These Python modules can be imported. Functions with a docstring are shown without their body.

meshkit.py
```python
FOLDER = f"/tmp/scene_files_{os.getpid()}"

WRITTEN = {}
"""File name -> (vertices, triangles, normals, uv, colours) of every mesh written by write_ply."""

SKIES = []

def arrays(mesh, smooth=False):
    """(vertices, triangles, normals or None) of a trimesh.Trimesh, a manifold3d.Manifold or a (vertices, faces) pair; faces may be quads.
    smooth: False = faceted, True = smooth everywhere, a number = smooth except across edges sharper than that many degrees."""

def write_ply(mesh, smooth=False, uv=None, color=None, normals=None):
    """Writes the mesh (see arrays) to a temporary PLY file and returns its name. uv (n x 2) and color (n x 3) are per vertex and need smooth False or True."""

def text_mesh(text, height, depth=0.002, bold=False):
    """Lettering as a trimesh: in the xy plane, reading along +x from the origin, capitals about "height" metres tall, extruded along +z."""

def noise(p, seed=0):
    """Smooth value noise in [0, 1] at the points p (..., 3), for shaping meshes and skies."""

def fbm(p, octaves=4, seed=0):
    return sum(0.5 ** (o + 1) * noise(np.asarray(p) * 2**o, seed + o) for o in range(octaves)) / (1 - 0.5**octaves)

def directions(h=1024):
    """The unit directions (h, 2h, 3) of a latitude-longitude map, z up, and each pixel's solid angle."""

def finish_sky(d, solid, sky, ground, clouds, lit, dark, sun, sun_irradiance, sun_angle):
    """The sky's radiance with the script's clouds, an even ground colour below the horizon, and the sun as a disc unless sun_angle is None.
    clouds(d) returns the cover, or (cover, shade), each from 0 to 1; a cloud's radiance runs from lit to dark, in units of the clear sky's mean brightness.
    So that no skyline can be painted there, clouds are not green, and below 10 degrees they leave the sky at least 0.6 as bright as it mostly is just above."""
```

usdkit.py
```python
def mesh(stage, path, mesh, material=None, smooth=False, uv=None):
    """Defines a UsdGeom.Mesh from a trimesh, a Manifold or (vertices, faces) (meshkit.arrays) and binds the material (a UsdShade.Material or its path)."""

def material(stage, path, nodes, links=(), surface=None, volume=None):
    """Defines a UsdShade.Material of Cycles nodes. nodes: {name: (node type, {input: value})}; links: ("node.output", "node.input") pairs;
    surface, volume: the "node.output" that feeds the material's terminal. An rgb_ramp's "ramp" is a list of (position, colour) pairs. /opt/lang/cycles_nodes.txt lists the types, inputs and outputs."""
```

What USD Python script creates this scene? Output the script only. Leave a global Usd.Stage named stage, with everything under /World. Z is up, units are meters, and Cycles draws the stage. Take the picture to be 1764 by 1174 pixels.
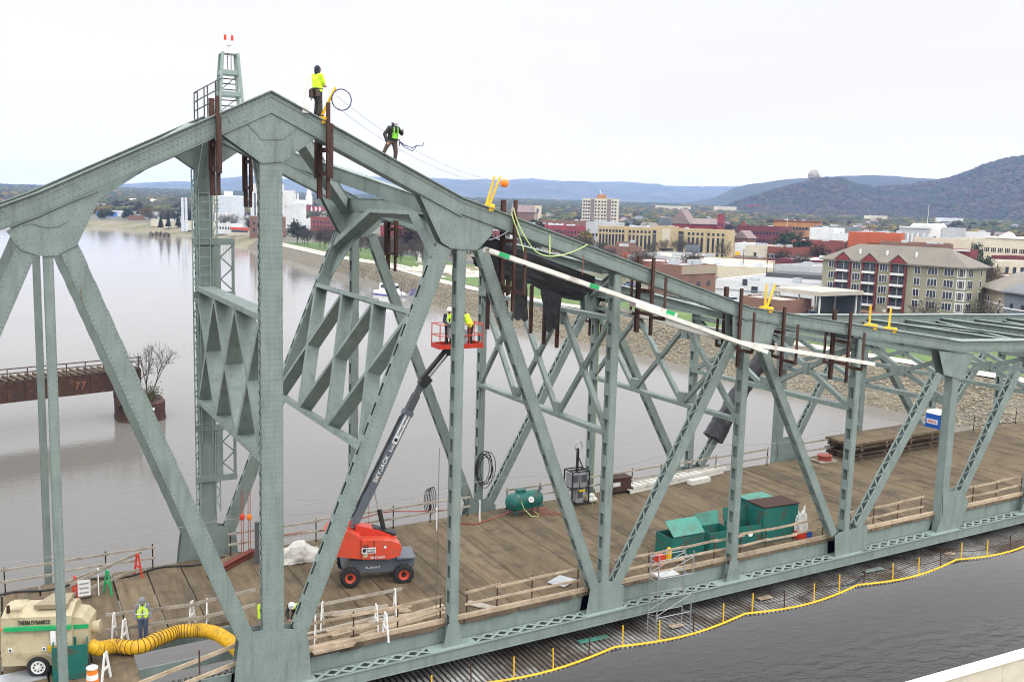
import math, random
import numpy as np, trimesh, manifold3d as m3
from pxr import Usd, UsdGeom, UsdLux, UsdShade, Sdf, Gf, Vt
import usdkit, meshkit

stage = Usd.Stage.CreateInMemory()
UsdGeom.SetStageUpAxis(stage, 'Z'); UsdGeom.SetStageMetersPerUnit(stage, 1.0)
stage.SetDefaultPrim(UsdGeom.Xform.Define(stage, '/World').GetPrim())
UsdGeom.Scope.Define(stage, '/World/Looks')
random.seed(7); rng = np.random.default_rng(7)
V = lambda *a: np.array(a, float)

# ---------------------------------------------------------------- camera, sky, sun
HAZE = 7e-5
L = 7.3                                   # one truss panel, metres
FPX, CX0, CY0 = 1676.2, 882., 587.        # focal length and centre, in pixels of the 1764 px wide photograph
CAM = V(-1.1493, -4.708, 2.4764) * L
YAW, PITCH, ROLL = .4834, .1362, .0284
_cy, _sy, _cp, _sp, _cr, _sr = math.cos(YAW), math.sin(YAW), math.cos(PITCH), math.sin(PITCH), math.cos(ROLL), math.sin(ROLL)
_f = V(_sy*_cp, _cy*_cp, -_sp); _r = V(_cy, -_sy, 0); _u = np.cross(_r, _f)
VIEW = np.array([_cr*_r + _sr*_u, -_sr*_r + _cr*_u, _f])
cam = UsdGeom.Camera.Define(stage, '/World/camera')
_m = Gf.Matrix4d(1)
for i, row in enumerate((VIEW[0], VIEW[1], -VIEW[2])): _m.SetRow3(i, Gf.Vec3d(*row.tolist()))
_m.SetTranslateOnly(Gf.Vec3d(*CAM.tolist()))
cam.AddTransformOp().Set(_m)
cam.CreateHorizontalApertureAttr(36.0); cam.CreateVerticalApertureAttr(36.0*681/1024)
cam.CreateFocalLengthAttr(36.0*FPX/1764); cam.CreateClippingRangeAttr(Gf.Vec2f(.5, 60000))
cam.CreateExposureAttr(EXPOSURE := 0.1)
SUN = V(.40, -.75, .85); SUN /= np.linalg.norm(SUN)
usdkit.material(stage, '/World/Looks/overcast_sky', {
    'sky': ('sky_texture', {'sky_type': 'single_scattering', 'sun_disc': False, 'sun_elevation': math.asin(SUN[2]), 'sun_rotation': math.atan2(SUN[0], SUN[1]), 'aerosol_density': 2.0}),
    'tc': ('texture_coordinate', {}), 'sep': ('separate_xyz', {}),
    'map': ('mapping', {'scale': (1.2, 1.2, 7.0)}), 'noi': ('noise_texture', {'scale': 1.9, 'detail': 4.0, 'roughness': .5}),
    'zr': ('rgb_ramp', {'ramp': [(0, (12.6, 10.9, 9.5)), (.08, (10.3, 9.65, 9.2)), (.22, (9.55, 9.4, 9.3)), (.40, (12.5, 12.6, 12.8)), (1, (33, 33.4, 34))]}),
    'nr': ('rgb_ramp', {'ramp': [(.3, (.945, .95, .955)), (.7, (1.02, 1.02, 1.02))]}),
    'cl': ('mix', {'mix_type': 'multiply', 'fac': 1.0}),
    'mx': ('mix', {'mix_type': 'mix', 'fac': .97}),
    'bg': ('background_shader', {'strength': .1})},
    [('tc.generated', 'sep.vector'), ('sep.z', 'zr.fac'), ('tc.generated', 'map.vector'), ('map.vector', 'noi.vector'), ('noi.fac', 'nr.fac'),
     ('zr.color', 'cl.color1'), ('nr.color', 'cl.color2'), ('sky.color', 'mx.color1'), ('cl.color', 'mx.color2'), ('mx.color', 'bg.color')], surface='bg.background')
dome = UsdLux.DomeLight.Define(stage, '/World/sky')
UsdShade.MaterialBindingAPI.Apply(dome.GetPrim()).Bind(UsdShade.Material.Get(stage, '/World/Looks/overcast_sky'))
sun = UsdLux.DistantLight.Define(stage, '/World/sun')
sun.CreateIntensityAttr(.4); sun.CreateAngleAttr(40.0); sun.CreateColorAttr(Gf.Vec3f(1, .97, .93)); sun.GetPrim().CreateAttribute('inputs:normalize', Sdf.ValueTypeNames.Bool).Set(True)
_z = SUN; _x = np.cross(V(0, 0, 1), _z); _x /= np.linalg.norm(_x); _y = np.cross(_z, _x)
_m = Gf.Matrix4d(1)
for i, row in enumerate((_x, _y, _z)): _m.SetRow3(i, Gf.Vec3d(*row.tolist()))
sun.AddTransformOp().Set(_m)
for p_, lab in ((dome, 'even pale grey overcast sky'),):
    p_.GetPrim().SetCustomDataByKey('label', lab); p_.GetPrim().SetCustomDataByKey('category', 'sky'); p_.GetPrim().SetCustomDataByKey('kind', 'structure')

# ---------------------------------------------------------------- where things stand: survey of the place from the photograph's viewpoint
W = 1.754*L; GR = .0334
ZW = CAM[2] - 26.0; ZG = CAM[2] - 21.5    # water, town ground
def ray(px, py): return VIEW.T @ V((px-CX0)/FPX, -(py-CY0)/FPX, 1)
def on(px, py, ax, v):
    d = ray(px, py); return CAM + d*((v-CAM[ax])/d[ax])
def N(px, py, y=0.0): return on(px, py, 1, y)                # on the upright plane y
def plane_hit(px, py, z0, slope):                            # on z = z0 + slope*x
    d = ray(px, py); t = (z0 + slope*CAM[0] - CAM[2])/(d[2] - slope*d[0]); return CAM + d*t
DECK0 = .0999*L + .15
def dk(px, py, h=0.0): return plane_hit(px, py, DECK0+h, GR)
def dz(x): return DECK0 + GR*x
def G(px, py, z=None): return on(px, py, 2, ZG if z is None else z)
def at_d(px, py, d): return CAM + ray(px, py)*d
def gd(px, d):                                               # ground point at picture column px and distance d
    k = (px-CX0)/FPX*d; a = CAM + VIEW[2]*d + VIEW[0]*k; return a + VIEW[1]*((ZG-a[2])/VIEW[1][2])

# ---------------------------------------------------------------- helpers
ORI, USED = {}, {}
def numbered(base):
    n = USED.get(base, -1) + 1; USED[base] = n
    return base if n == 0 else f'{base}_{n:03d}'
def _tags(p, label=None, cat=None, group=None, kind=None):
    for k, v in (('label', label), ('category', cat), ('group', group), ('kind', kind)):
        if v: p.SetCustomDataByKey(k, v)
    return p
def thing(name, label, cat, loc=(0, 0, 0), rotz=0.0, group=None, kind=None, local=False):
    path = numbered('/World/' + name); x = UsdGeom.Xform.Define(stage, path)
    x.AddTranslateOp().Set(Gf.Vec3d(*map(float, loc)))
    if rotz: x.AddRotateZOp().Set(math.degrees(rotz))
    ORI[path] = None if (local or rotz) else np.array(loc, float)
    _tags(x.GetPrim(), label, cat, group, kind); return path
def origin_of(path):
    while path not in ORI: path = path.rsplit('/', 1)[0]
    return ORI[path]
def part(name, mb, mat, parent, smooth=False, label=None, kind=None):
    v, f = mb.arrays() if isinstance(mb, MB) else mb
    o = origin_of(parent)
    if o is not None: v = v - o
    path = numbered(parent + '/' + name)
    m = usdkit.mesh(stage, path, (v, f), MAT[mat] if isinstance(mat, str) else mat, smooth=smooth)
    _tags(m.GetPrim(), label, None, None, kind); return path
def solo(name, mb, mat, label, cat, group=None, kind=None, smooth=False):
    v, f = mb.arrays() if isinstance(mb, MB) else mb
    path = numbered('/World/' + name)
    o = np.array([(v[:, 0].min()+v[:, 0].max())/2, (v[:, 1].min()+v[:, 1].max())/2, v[:, 2].min()])
    m = usdkit.mesh(stage, path, (v-o, f), MAT[mat] if isinstance(mat, str) else mat, smooth=smooth)
    m.AddTranslateOp().Set(Gf.Vec3d(*map(float, o)))
    _tags(m.GetPrim(), label, cat, group, kind); return path
def copy_of(src, name, loc, rotz=0.0, scale=None, label=None, cat=None, group=None):
    path = numbered('/World/' + name); x = UsdGeom.Xform.Define(stage, path); p = x.GetPrim()
    p.GetReferences().AddInternalReference(src)
    x.ClearXformOpOrder(); x.AddTranslateOp().Set(Gf.Vec3d(*map(float, loc))); ops = [x.GetOrderedXformOps()[0]]
    if True: r = x.AddRotateZOp(); r.Set(math.degrees(rotz)); ops.append(r)
    if scale is not None: s = x.AddScaleOp(); s.Set(Gf.Vec3f(*map(float, np.broadcast_to(scale, 3)))); ops.append(s)
    x.SetXformOpOrder(ops); p.SetInstanceable(True); _tags(p, label, cat, group); return path

def frame(d, up=(0, 0, 1)):
    d = np.array(d, float); d /= np.linalg.norm(d); u = np.array(up, float)
    if abs(d @ u) > .999: u = V(1, 0, 0) if abs(d[0]) < .9 else V(0, 1, 0)
    s = np.cross(d, u); s /= np.linalg.norm(s); return d, s, np.cross(s, d)
_BF = np.array([[0, 2, 1], [0, 3, 2], [4, 5, 6], [4, 6, 7], [0, 1, 5], [0, 5, 4], [1, 2, 6], [1, 6, 5], [2, 3, 7], [2, 7, 6], [3, 0, 4], [3, 4, 7]])
_BV = np.array([[-1, -1, -1], [1, -1, -1], [1, 1, -1], [-1, 1, -1], [-1, -1, 1], [1, -1, 1], [1, 1, 1], [-1, 1, 1]])*.5
class MB:
    def __init__(s): s.v, s.f, s.n = [], [], 0
    def add(s, v, f):
        s.v.append(np.asarray(v, float)); s.f.append(np.asarray(f, int)+s.n); s.n += len(v); return s
    def arrays(s): return np.vstack(s.v), np.vstack(s.f)
    def box(s, c, size, axes=None):
        q = _BV*np.array(size, float)
        if axes is not None: q = q @ np.array(axes)
        return s.add(q + np.array(c, float), _BF)
    def bb(s, lo, hi): lo, hi = np.array(lo, float), np.array(hi, float); return s.box((lo+hi)/2, hi-lo)
    def bar(s, p, q, w, h, up=(0, 0, 1)):               # w sideways, h along up
        p, q = np.array(p, float), np.array(q, float); d, a, b = frame(q-p, up)
        return s.box((p+q)/2, (np.linalg.norm(q-p), w, h), (d, a, b))
    def cyl(s, p, q, r0, r1=None, n=8, cap=True):
        p, q = np.array(p, float), np.array(q, float); r1 = r0 if r1 is None else r1; d, a, b = frame(q-p)
        t = np.arange(n)*2*math.pi/n; ring = np.cos(t)[:, None]*a + np.sin(t)[:, None]*b
        v = np.vstack([p+ring*r0, q+ring*r1, [p, q]]); i = np.arange(n); j = (i+1) % n
        f = [np.stack([i, i+n, j], 1), np.stack([j, i+n, j+n], 1)]
        if cap: f += [np.stack([i, j, np.full(n, 2*n)], 1), np.stack([i+n, np.full(n, 2*n+1), j+n], 1)]
        return s.add(v, np.vstack(f))
    def tube(s, pts, r, n=6):
        P = np.array(pts, float); T = np.gradient(P, axis=0); T /= np.linalg.norm(T, axis=1, keepdims=True)+1e-12
        u = V(0, 0, 1) if abs(T[0][2]) < .9 else V(1, 0, 0); t = np.arange(n)*2*math.pi/n; vs = []
        r = np.broadcast_to(r, len(P))
        for k in range(len(P)):
            a = np.cross(T[k], u); a /= np.linalg.norm(a)+1e-12; b = np.cross(a, T[k]); u = b
            vs.append(P[k] + r[k]*(np.cos(t)[:, None]*a + np.sin(t)[:, None]*b))
        v = np.vstack(vs+[[P[0]], [P[-1]]]); f = []; i = np.arange(n); j = (i+1) % n
        for k in range(len(P)-1): f += [np.stack([k*n+i, k*n+n+i, k*n+j], 1)[:, ::-1], np.stack([k*n+j, k*n+n+i, k*n+n+j], 1)[:, ::-1]]
        e = len(P)*n; m = (len(P)-1)*n
        f += [np.stack([i, j, np.full(n, e)], 1)[:, ::-1], np.stack([m+i, np.full(n, e+1), m+j], 1)[:, ::-1]]
        return s.add(v, np.vstack(f))
    def lathe(s, prof, o, n=16, axis=(0, 0, 1), ring=False):       # prof: (r, h) pairs; ring: closed on itself
        d, a, b = frame(axis, (0, 1, 0) if abs(axis[2]) > .9 else (0, 0, 1)); t = np.arange(n)*2*math.pi/n
        circ = np.cos(t)[:, None]*a + np.sin(t)[:, None]*b; prof = list(prof)
        if ring: prof = prof+[prof[0]]
        if not ring and prof[0][0] > 0: prof = [(0, prof[0][1])]+prof
        if not ring and prof[-1][0] > 0: prof = prof+[(0, prof[-1][1])]
        v = np.vstack([np.array(o)+d*h+circ*r for r, h in prof]); i = np.arange(n); j = (i+1) % n; f = []
        for k in range(len(prof)-1): f += [np.stack([k*n+i, k*n+j, k*n+n+i], 1), np.stack([k*n+j, k*n+n+j, k*n+n+i], 1)]
        return s.add(v, np.vstack(f))
    def prism(s, poly, o, u, v, t):                     # polygon in the (u, v) plane at o, thickness t along u x v
        P = np.array(poly, float); u, v = np.array(u, float), np.array(v, float); n = np.cross(u, v)
        if sum(P[i][0]*P[(i+1) % len(P)][1]-P[(i+1) % len(P)][0]*P[i][1] for i in range(len(P))) < 0: P = P[::-1]
        from shapely.geometry import Polygon
        tv, tf = trimesh.creation.triangulate_polygon(Polygon(P), engine='earcut')
        k = len(P); lo = np.array(o)+P[:, :1]*u+P[:, 1:]*v; idx = np.array([np.argmin(((P-q)**2).sum(1)) for q in tv])
        tf = idx[tf]; a, b, c = P[tf[:, 0]], P[tf[:, 1]], P[tf[:, 2]]
        neg = ((b-a)[:, 0]*(c-a)[:, 1]-(b-a)[:, 1]*(c-a)[:, 0]) < 0; tf[neg] = tf[neg][:, ::-1]
        i = np.arange(k); j = (i+1) % k
        return s.add(np.vstack([lo, lo+n*t]), np.vstack([tf[:, ::-1], tf+k, np.stack([i, j, j+k], 1), np.stack([i, j+k, i+k], 1)]))
    def ball(s, c, r, sub=1):
        m = trimesh.creation.icosphere(sub); return s.add(m.vertices*np.array(r)+np.array(c), m.faces)
    def quad(s, a, b, c, d): return s.add([a, b, c, d], [[0, 1, 2], [0, 2, 3]])
    def mesh(s, m): return s.add(*meshkit.arrays(m)[:2])
    def xf(s, rot=None, t=None):
        for k in range(len(s.v)):
            if rot is not None: s.v[k] = s.v[k] @ np.array(rot).T
            if t is not None: s.v[k] = s.v[k]+np.array(t)
        return s
def rz(a): c, s_ = math.cos(a), math.sin(a); return np.array([[c, -s_, 0], [s_, c, 0], [0, 0, 1]])

# ---------------------------------------------------------------- materials
MAT = {}
def mat(name, col, rough=.6, metal=0.0, var=.12, scale=3.0, col2=None, amount=.0, ascale=1.5, bump=0.0, bscale=20.0, rnd=0.0, coat=0.0, spec=.4, streak=False):
    n = {'p': ('principled_bsdf', {'roughness': rough, 'metallic': metal, 'specular_ior_level': spec, 'coat_weight': coat}), 'g': ('geometry', {}),
         'n1': ('noise_texture', {'scale': scale, 'detail': 5.0, 'roughness': .6}),
         'r1': ('rgb_ramp', {'ramp': [(.25, tuple(np.array(col)*(1-var))), (.5, col), (.75, tuple(np.minimum(np.array(col)*(1+var), .95)))]})}
    l = [('n1.fac', 'r1.fac')]; src = 'g.position'
    if streak:
        n['mp'] = ('mapping', {'scale': (1, 1, .15)}); l += [('g.position', 'mp.vector')]; src = 'mp.vector'
    l.append((src, 'n1.vector')); out = 'r1.color'
    if col2 is not None:
        n['n2'] = ('noise_texture', {'scale': ascale, 'detail': 6.0, 'roughness': .65}); n['r2'] = ('rgb_ramp', {'ramp': [(max(0, .62-amount), (0, 0, 0)), (.74-amount*.6, (1, 1, 1))]})
        n['m2'] = ('mix', {'color2': col2}); l += [(src, 'n2.vector'), ('n2.fac', 'r2.fac'), ('r2.color', 'm2.fac'), (out, 'm2.color1')]; out = 'm2.color'
    if rnd:
        n['oi'] = ('object_info', {}); n['mr'] = ('map_range', {'from_min': 0., 'from_max': 1., 'to_min': 1-rnd, 'to_max': 1+rnd}); n['hs'] = ('hsv', {})
        l += [('oi.random', 'mr.value'), ('mr.result', 'hs.value'), (out, 'hs.color')]; out = 'hs.color'
    if bump:
        n['n3'] = ('noise_texture', {'scale': bscale, 'detail': 4.0}); n['b'] = ('bump', {'strength': bump, 'distance': .05})
        l += [('g.position', 'n3.vector'), ('n3.fac', 'b.height'), ('b.normal', 'p.normal')]
    l.append((out, 'p.base_color'))
    MAT[name] = usdkit.material(stage, '/World/Looks/'+name, n, l, surface='p.BSDF'); return name
STEEL = (.195, .238, .217)
def steel(name, c):
    c = np.array(c)
    MAT[name] = usdkit.material(stage, '/World/Looks/'+name, {
    'g': ('geometry', {}), 'ms': ('mapping', {'scale': (1, 1, .13)}), 'n1': ('noise_texture', {'scale': 1.1, 'detail': 6., 'roughness': .62}), 'c1': ('rgb_ramp', {'ramp': [(.25, tuple(c*.80)), (.5, tuple(c)), (.75, tuple(c*1.17))]}),
    'n2': ('noise_texture', {'scale': 3.4, 'detail': 7., 'roughness': .68}), 'r2': ('rgb_ramp', {'ramp': [(.50, (0, 0, 0)), (.72, (.62, .62, .62))]}), 'm2': ('mix', {'color2': tuple(c*np.array((.56, .56, .53)))}),
    'n3': ('noise_texture', {'scale': .9, 'detail': 9., 'roughness': .78}), 'r3': ('rgb_ramp', {'ramp': [(.655, (0, 0, 0)), (.70, (.85, .85, .85))]}), 'm3': ('mix', {'color2': (.13, .062, .03)}),
    'n4': ('noise_texture', {'scale': 9., 'detail': 4.}), 'b': ('bump', {'strength': .07, 'distance': .03}), 'rr': ('map_range', {'from_min': .3, 'from_max': .7, 'to_min': .42, 'to_max': .66}), 'p': ('principled_bsdf', {'specular_ior_level': .4})},
    [('g.position', 'ms.vector'), ('ms.vector', 'n2.vector'), ('g.position', 'n1.vector'), ('n1.fac', 'c1.fac'), ('n2.fac', 'r2.fac'), ('r2.color', 'm2.fac'), ('c1.color', 'm2.color1'), ('ms.vector', 'n3.vector'), ('n3.fac', 'r3.fac'), ('r3.color', 'm3.fac'), ('m2.color', 'm3.color1'),
     ('m3.color', 'p.base_color'), ('g.position', 'n4.vector'), ('n4.fac', 'b.height'), ('b.normal', 'p.normal'), ('n2.fac', 'rr.value'), ('rr.result', 'p.roughness')], surface='p.BSDF')
steel('steel', STEEL)
mat('steel_rivet', (.085, .12, .105), .5, var=.2)
mat('steel_light', (.26, .33, .30), .5, var=.12, col2=(.2, .25, .23), amount=.1)
mat('steel_floor', (.13, .165, .15), .6, var=.2, col2=(.1, .085, .06), amount=.1)
mat('rust', (.07, .033, .024), .8, var=.35, scale=4, col2=(.055, .028, .02), amount=.18, bump=.2)
mat('rust_dark', (.045, .022, .016), .85, var=.3, scale=4, col2=(.1, .04, .02), amount=.1)
usdkit.material(stage, '/World/Looks/deck', {
    'g': ('geometry', {}), 'oi': ('object_info', {}), 'mp': ('mapping', {'scale': (1, .12, 1)}),
    'n1': ('noise_texture', {'scale': 3.2, 'detail': 6., 'roughness': .65}), 'c1': ('rgb_ramp', {'ramp': [(.3, (.10, .072, .042)), (.5, (.155, .114, .068)), (.72, (.215, .165, .105))]}),
    'n2': ('noise_texture', {'scale': .8, 'detail': 7., 'roughness': .7}), 'r2': ('rgb_ramp', {'ramp': [(.5, (0, 0, 0)), (.68, (1, 1, 1))]}), 'm2': ('mix', {'color2': (.06, .05, .04)}), 'k2': ('math', {'math_type': 'multiply', 'value2': .75}),
    'w': ('wave_texture', {'wave_type': 'bands', 'bands_direction': 'x', 'profile': 'saw', 'scale': .62, 'distortion': .3, 'detail': 1.}), 'rw': ('rgb_ramp', {'ramp': [(0, (.45, .45, .45)), (.06, (1, 1, 1)), (1, (.92, .92, .92))]}), 'm3': ('mix', {'mix_type': 'multiply', 'fac': .45}),
    'mr': ('map_range', {'from_min': 0., 'from_max': 1., 'to_min': .78, 'to_max': 1.2}), 'hs': ('hsv', {}), 'b': ('bump', {'strength': .35, 'distance': .03}), 'p': ('principled_bsdf', {'roughness': .85, 'specular_ior_level': .3})},
    [('g.position', 'mp.vector'), ('mp.vector', 'n1.vector'), ('n1.fac', 'c1.fac'), ('g.position', 'n2.vector'), ('n2.fac', 'r2.fac'), ('r2.color', 'k2.value1'), ('k2.value', 'm2.fac'), ('c1.color', 'm2.color1'),
     ('g.position', 'w.vector'), ('w.fac', 'rw.fac'), ('m2.color', 'm3.color1'), ('rw.color', 'm3.color2'), ('oi.random', 'mr.value'), ('mr.result', 'hs.value'), ('m3.color', 'hs.color'), ('hs.color', 'p.base_color'), ('n1.fac', 'b.height'), ('b.normal', 'p.normal')], surface='p.BSDF')
MAT['deck'] = UsdShade.Material.Get(stage, '/World/Looks/deck')
mat('timber', (.42, .33, .23), .8, var=.22, scale=5, col2=(.27, .2, .135), amount=.14, bump=.15, rnd=.15)
mat('timber_grey', (.40, .36, .30), .85, var=.2, scale=5, col2=(.26, .22, .17), amount=.14, rnd=.12)
mat('timber_dark', (.12, .085, .055), .85, var=.3, scale=3, col2=(.07, .05, .035), amount=.18, rnd=.15)
mat('plank_white', (.68, .66, .60), .6, var=.1, scale=3, col2=(.42, .39, .33), amount=.1)
mat('white', (.78, .78, .76), .5, var=.05)
mat('white_dirty', (.66, .66, .63), .6, var=.08, col2=(.45, .43, .4), amount=.06)
mat('black', (.018, .018, .02), .5, var=.2)
mat('rubber', (.022, .022, .023), .8, var=.2)
mat('tarp', (.03, .03, .033), .55, var=.3, scale=3, bump=.6, bscale=5)
mat('yellow', (.78, .47, .02), .5, var=.1, col2=(.5, .26, .03), amount=.06)
mat('yellow_duct', (.70, .39, .012), .55, var=.14, scale=4, col2=(.42, .25, .04), amount=.12, ascale=3)
mat('hivis', (.62, .95, .03), .7, var=.06)
mat('hivis_green', (.22, .62, .05), .7, var=.08)
mat('silver_tape', (.75, .76, .76), .4)
mat('red', (.62, .05, .025), .4, var=.08, col2=(.3, .05, .03), amount=.02)
mat('red_orange', (.66, .075, .035), .42, var=.1, scale=2, col2=(.42, .11, .065), amount=.12, ascale=2.2, coat=.12)
mat('faded_orange', (.20, .075, .035), .8)
mat('orange', (.85, .22, .02), .5)
mat('slate', (.12, .145, .175), .45, var=.1, scale=2, col2=(.15, .135, .11), amount=.1, ascale=2.5)
mat('grey', (.3, .3, .31), .6, var=.12)
mat('grey_dark', (.09, .095, .1), .6, var=.15)
mat('galv', (.47, .49, .5), .45, .5, var=.15)
mat('tan', (.49, .42, .27), .45, var=.07, scale=2, col2=(.33, .28, .18), amount=.12, ascale=1.8)
mat('tan_dark', (.3, .25, .16), .6, var=.1)
mat('green', (.012, .15, .1), .45, var=.12, col2=(.02, .12, .08), amount=.08)
mat('green_bin', (.010, .125, .10), .5, var=.12, scale=2, col2=(.07, .06, .04), amount=.12, ascale=2)
mat('green_mint', (.08, .30, .235), .5, var=.1, col2=(.10, .2, .15), amount=.16, ascale=2)
mat('green_tag', (.02, .36, .12), .5)
mat('blue', (.02, .11, .46), .4, var=.08)
mat('blue_dark', (.03, .045, .14), .7, var=.15)
mat('purple', (.085, .07, .3), .5)
mat('jeans', (.06, .085, .15), .85, var=.2)
mat('trouser_brown', (.09, .06, .05), .85, var=.2)
mat('trouser_dark', (.05, .045, .04), .85, var=.2)
mat('navy', (.02, .022, .05), .8)
mat('hoodie_grey', (.22, .23, .26), .9)
mat('skin', (.42, .24, .17), .55)
mat('concrete', (.46, .42, .34), .85, var=.1, scale=2, bump=.15)
mat('concrete_white', (.8, .79, .77), .7, var=.04)
mat('sign_white', (.8, .8, .8), .5)
mat('ink', (.02, .02, .02), .5)
mat('lime_rope', (.5, .62, .22), .7)
mat('rope_grey', (.35, .35, .38), .7)
mat('hose_red', (.32, .07, .05), .6)
# ---------------------------------------------------------------- the setting: river, banks, ground, hills, haze
usdkit.material(stage, '/World/Looks/river', {
    'g': ('geometry', {}), 'mp': ('mapping', {'scale': (.55, 1.0, 1.0), 'rotation': (0, 0, .5)}), 'sp': ('separate_xyz', {}),
    'n1': ('noise_texture', {'scale': 1.5, 'detail': 5.0, 'roughness': .62, 'distortion': .5}), 'n2': ('noise_texture', {'scale': .045, 'detail': 4.0}),
    'r2': ('rgb_ramp', {'ramp': [(.35, (.55, .55, .55)), (.65, (1, 1, 1))]}), 'yr': ('map_range', {'range_type': 'smoothstep', 'from_min': 2., 'from_max': 75., 'to_min': 1., 'to_max': .13}),
    'mu': ('math', {'math_type': 'multiply'}), 'mv': ('math', {'math_type': 'multiply'}),
    'b': ('bump', {'strength': .7, 'distance': .16}), 'nc': ('rgb_ramp', {'ramp': [(.3, (.080, .076, .068)), (.7, (.094, .088, .080))]}),
    'p': ('principled_bsdf', {'roughness': .06, 'specular_ior_level': .5, 'ior': 1.333})},
    [('g.position', 'mp.vector'), ('mp.vector', 'n1.vector'), ('g.position', 'n2.vector'), ('g.position', 'sp.vector'), ('sp.y', 'yr.value'), ('n2.fac', 'r2.fac'), ('n1.fac', 'mu.value1'), ('r2.color', 'mu.value2'), ('mu.value', 'mv.value1'), ('yr.result', 'mv.value2'),
     ('mv.value', 'b.height'), ('b.normal', 'p.normal'), ('n2.fac', 'nc.fac'), ('nc.color', 'p.base_color')], surface='p.BSDF')
MAT['river'] = usdkit.material and UsdShade.Material.Get(stage, '/World/Looks/river')
mat('ground', (.13, .115, .09), .9, var=.25, scale=.03, col2=(.085, .095, .04), amount=.14, ascale=.02)
mat('paving', (.50, .45, .36), .9, var=.1, scale=.4)
mat('asphalt', (.075, .075, .075), .9, var=.2, scale=.3)
mat('lawn', (.085, .14, .036), .95, var=.25, scale=.6, col2=(.2, .2, .07), amount=.05, ascale=.1)
mat('riprap_base', (.15, .128, .09), .95, var=.35, scale=.9, col2=(.12, .105, .08), amount=.2, ascale=.6, bump=.5, bscale=2)
mat('stone', (.205, .175, .122), .9, var=.25, scale=1.1, rnd=.3)
mat('sandbank', (.22, .185, .12), .95, var=.25, scale=.1, col2=(.11, .12, .05), amount=.2, ascale=.05)
mat('forest_hill', (.045, .034, .034), 1, var=.4, scale=.012, col2=(.024, .034, .022), amount=.22, ascale=.006)

def structure(name, mb, m, label=None, smooth=False):
    return solo(name, mb, m, label or name.replace('_', ' '), name.replace('_', ' '), kind='structure', smooth=smooth)

BANK = np.array([(-400, 116), (-100, 108), (50, 100), (80, 96), (119, 93.5), (158, 90), (194, 91), (254, 100), (294, 105), (343, 101), (430, 105), (499, 109), (657, 109), (776, 87), (864, 56), (1000, -30), (1200, -230), (1500, -640), (1900, -1500), (2300, -3200)], float)
wm = lambda y: np.interp(y, [140, 225, 500, 520], [1.0, .42, .42, 1.6])
edge = lambda y: bank_x(y)+13*wm(y)
def bank_x(y): return np.interp(y, BANK[:, 0], BANK[:, 1])
ys = np.concatenate([np.arange(-400, 500, 6.0), np.arange(500, 1000, 20), np.arange(1000, 2301, 100)])
us = np.array([-6, 0, 3, 6, 9, 11.5, 14, 17])
hs = np.array([-2.5, 0, 1.3, 2.6, 3.8, 4.4, 4.5, 4.46])
def sheet(xs, ys_, zf):
    mb = MB(); nx, ny = len(xs[0]), len(ys_)
    v = np.array([(xs[j][i], ys_[j], zf(i, j)) for j in range(ny) for i in range(nx)])
    f = [(j*nx+i, j*nx+i+1, (j+1)*nx+i+1, (j+1)*nx+i) for j in range(ny-1) for i in range(nx-1)]
    f = np.array(f); return mb.add(v, np.vstack([f[:, [0, 1, 2]], f[:, [0, 2, 3]]]))
near_ys = ys[ys <= 500]; far_ys = ys[ys >= 494]
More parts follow.
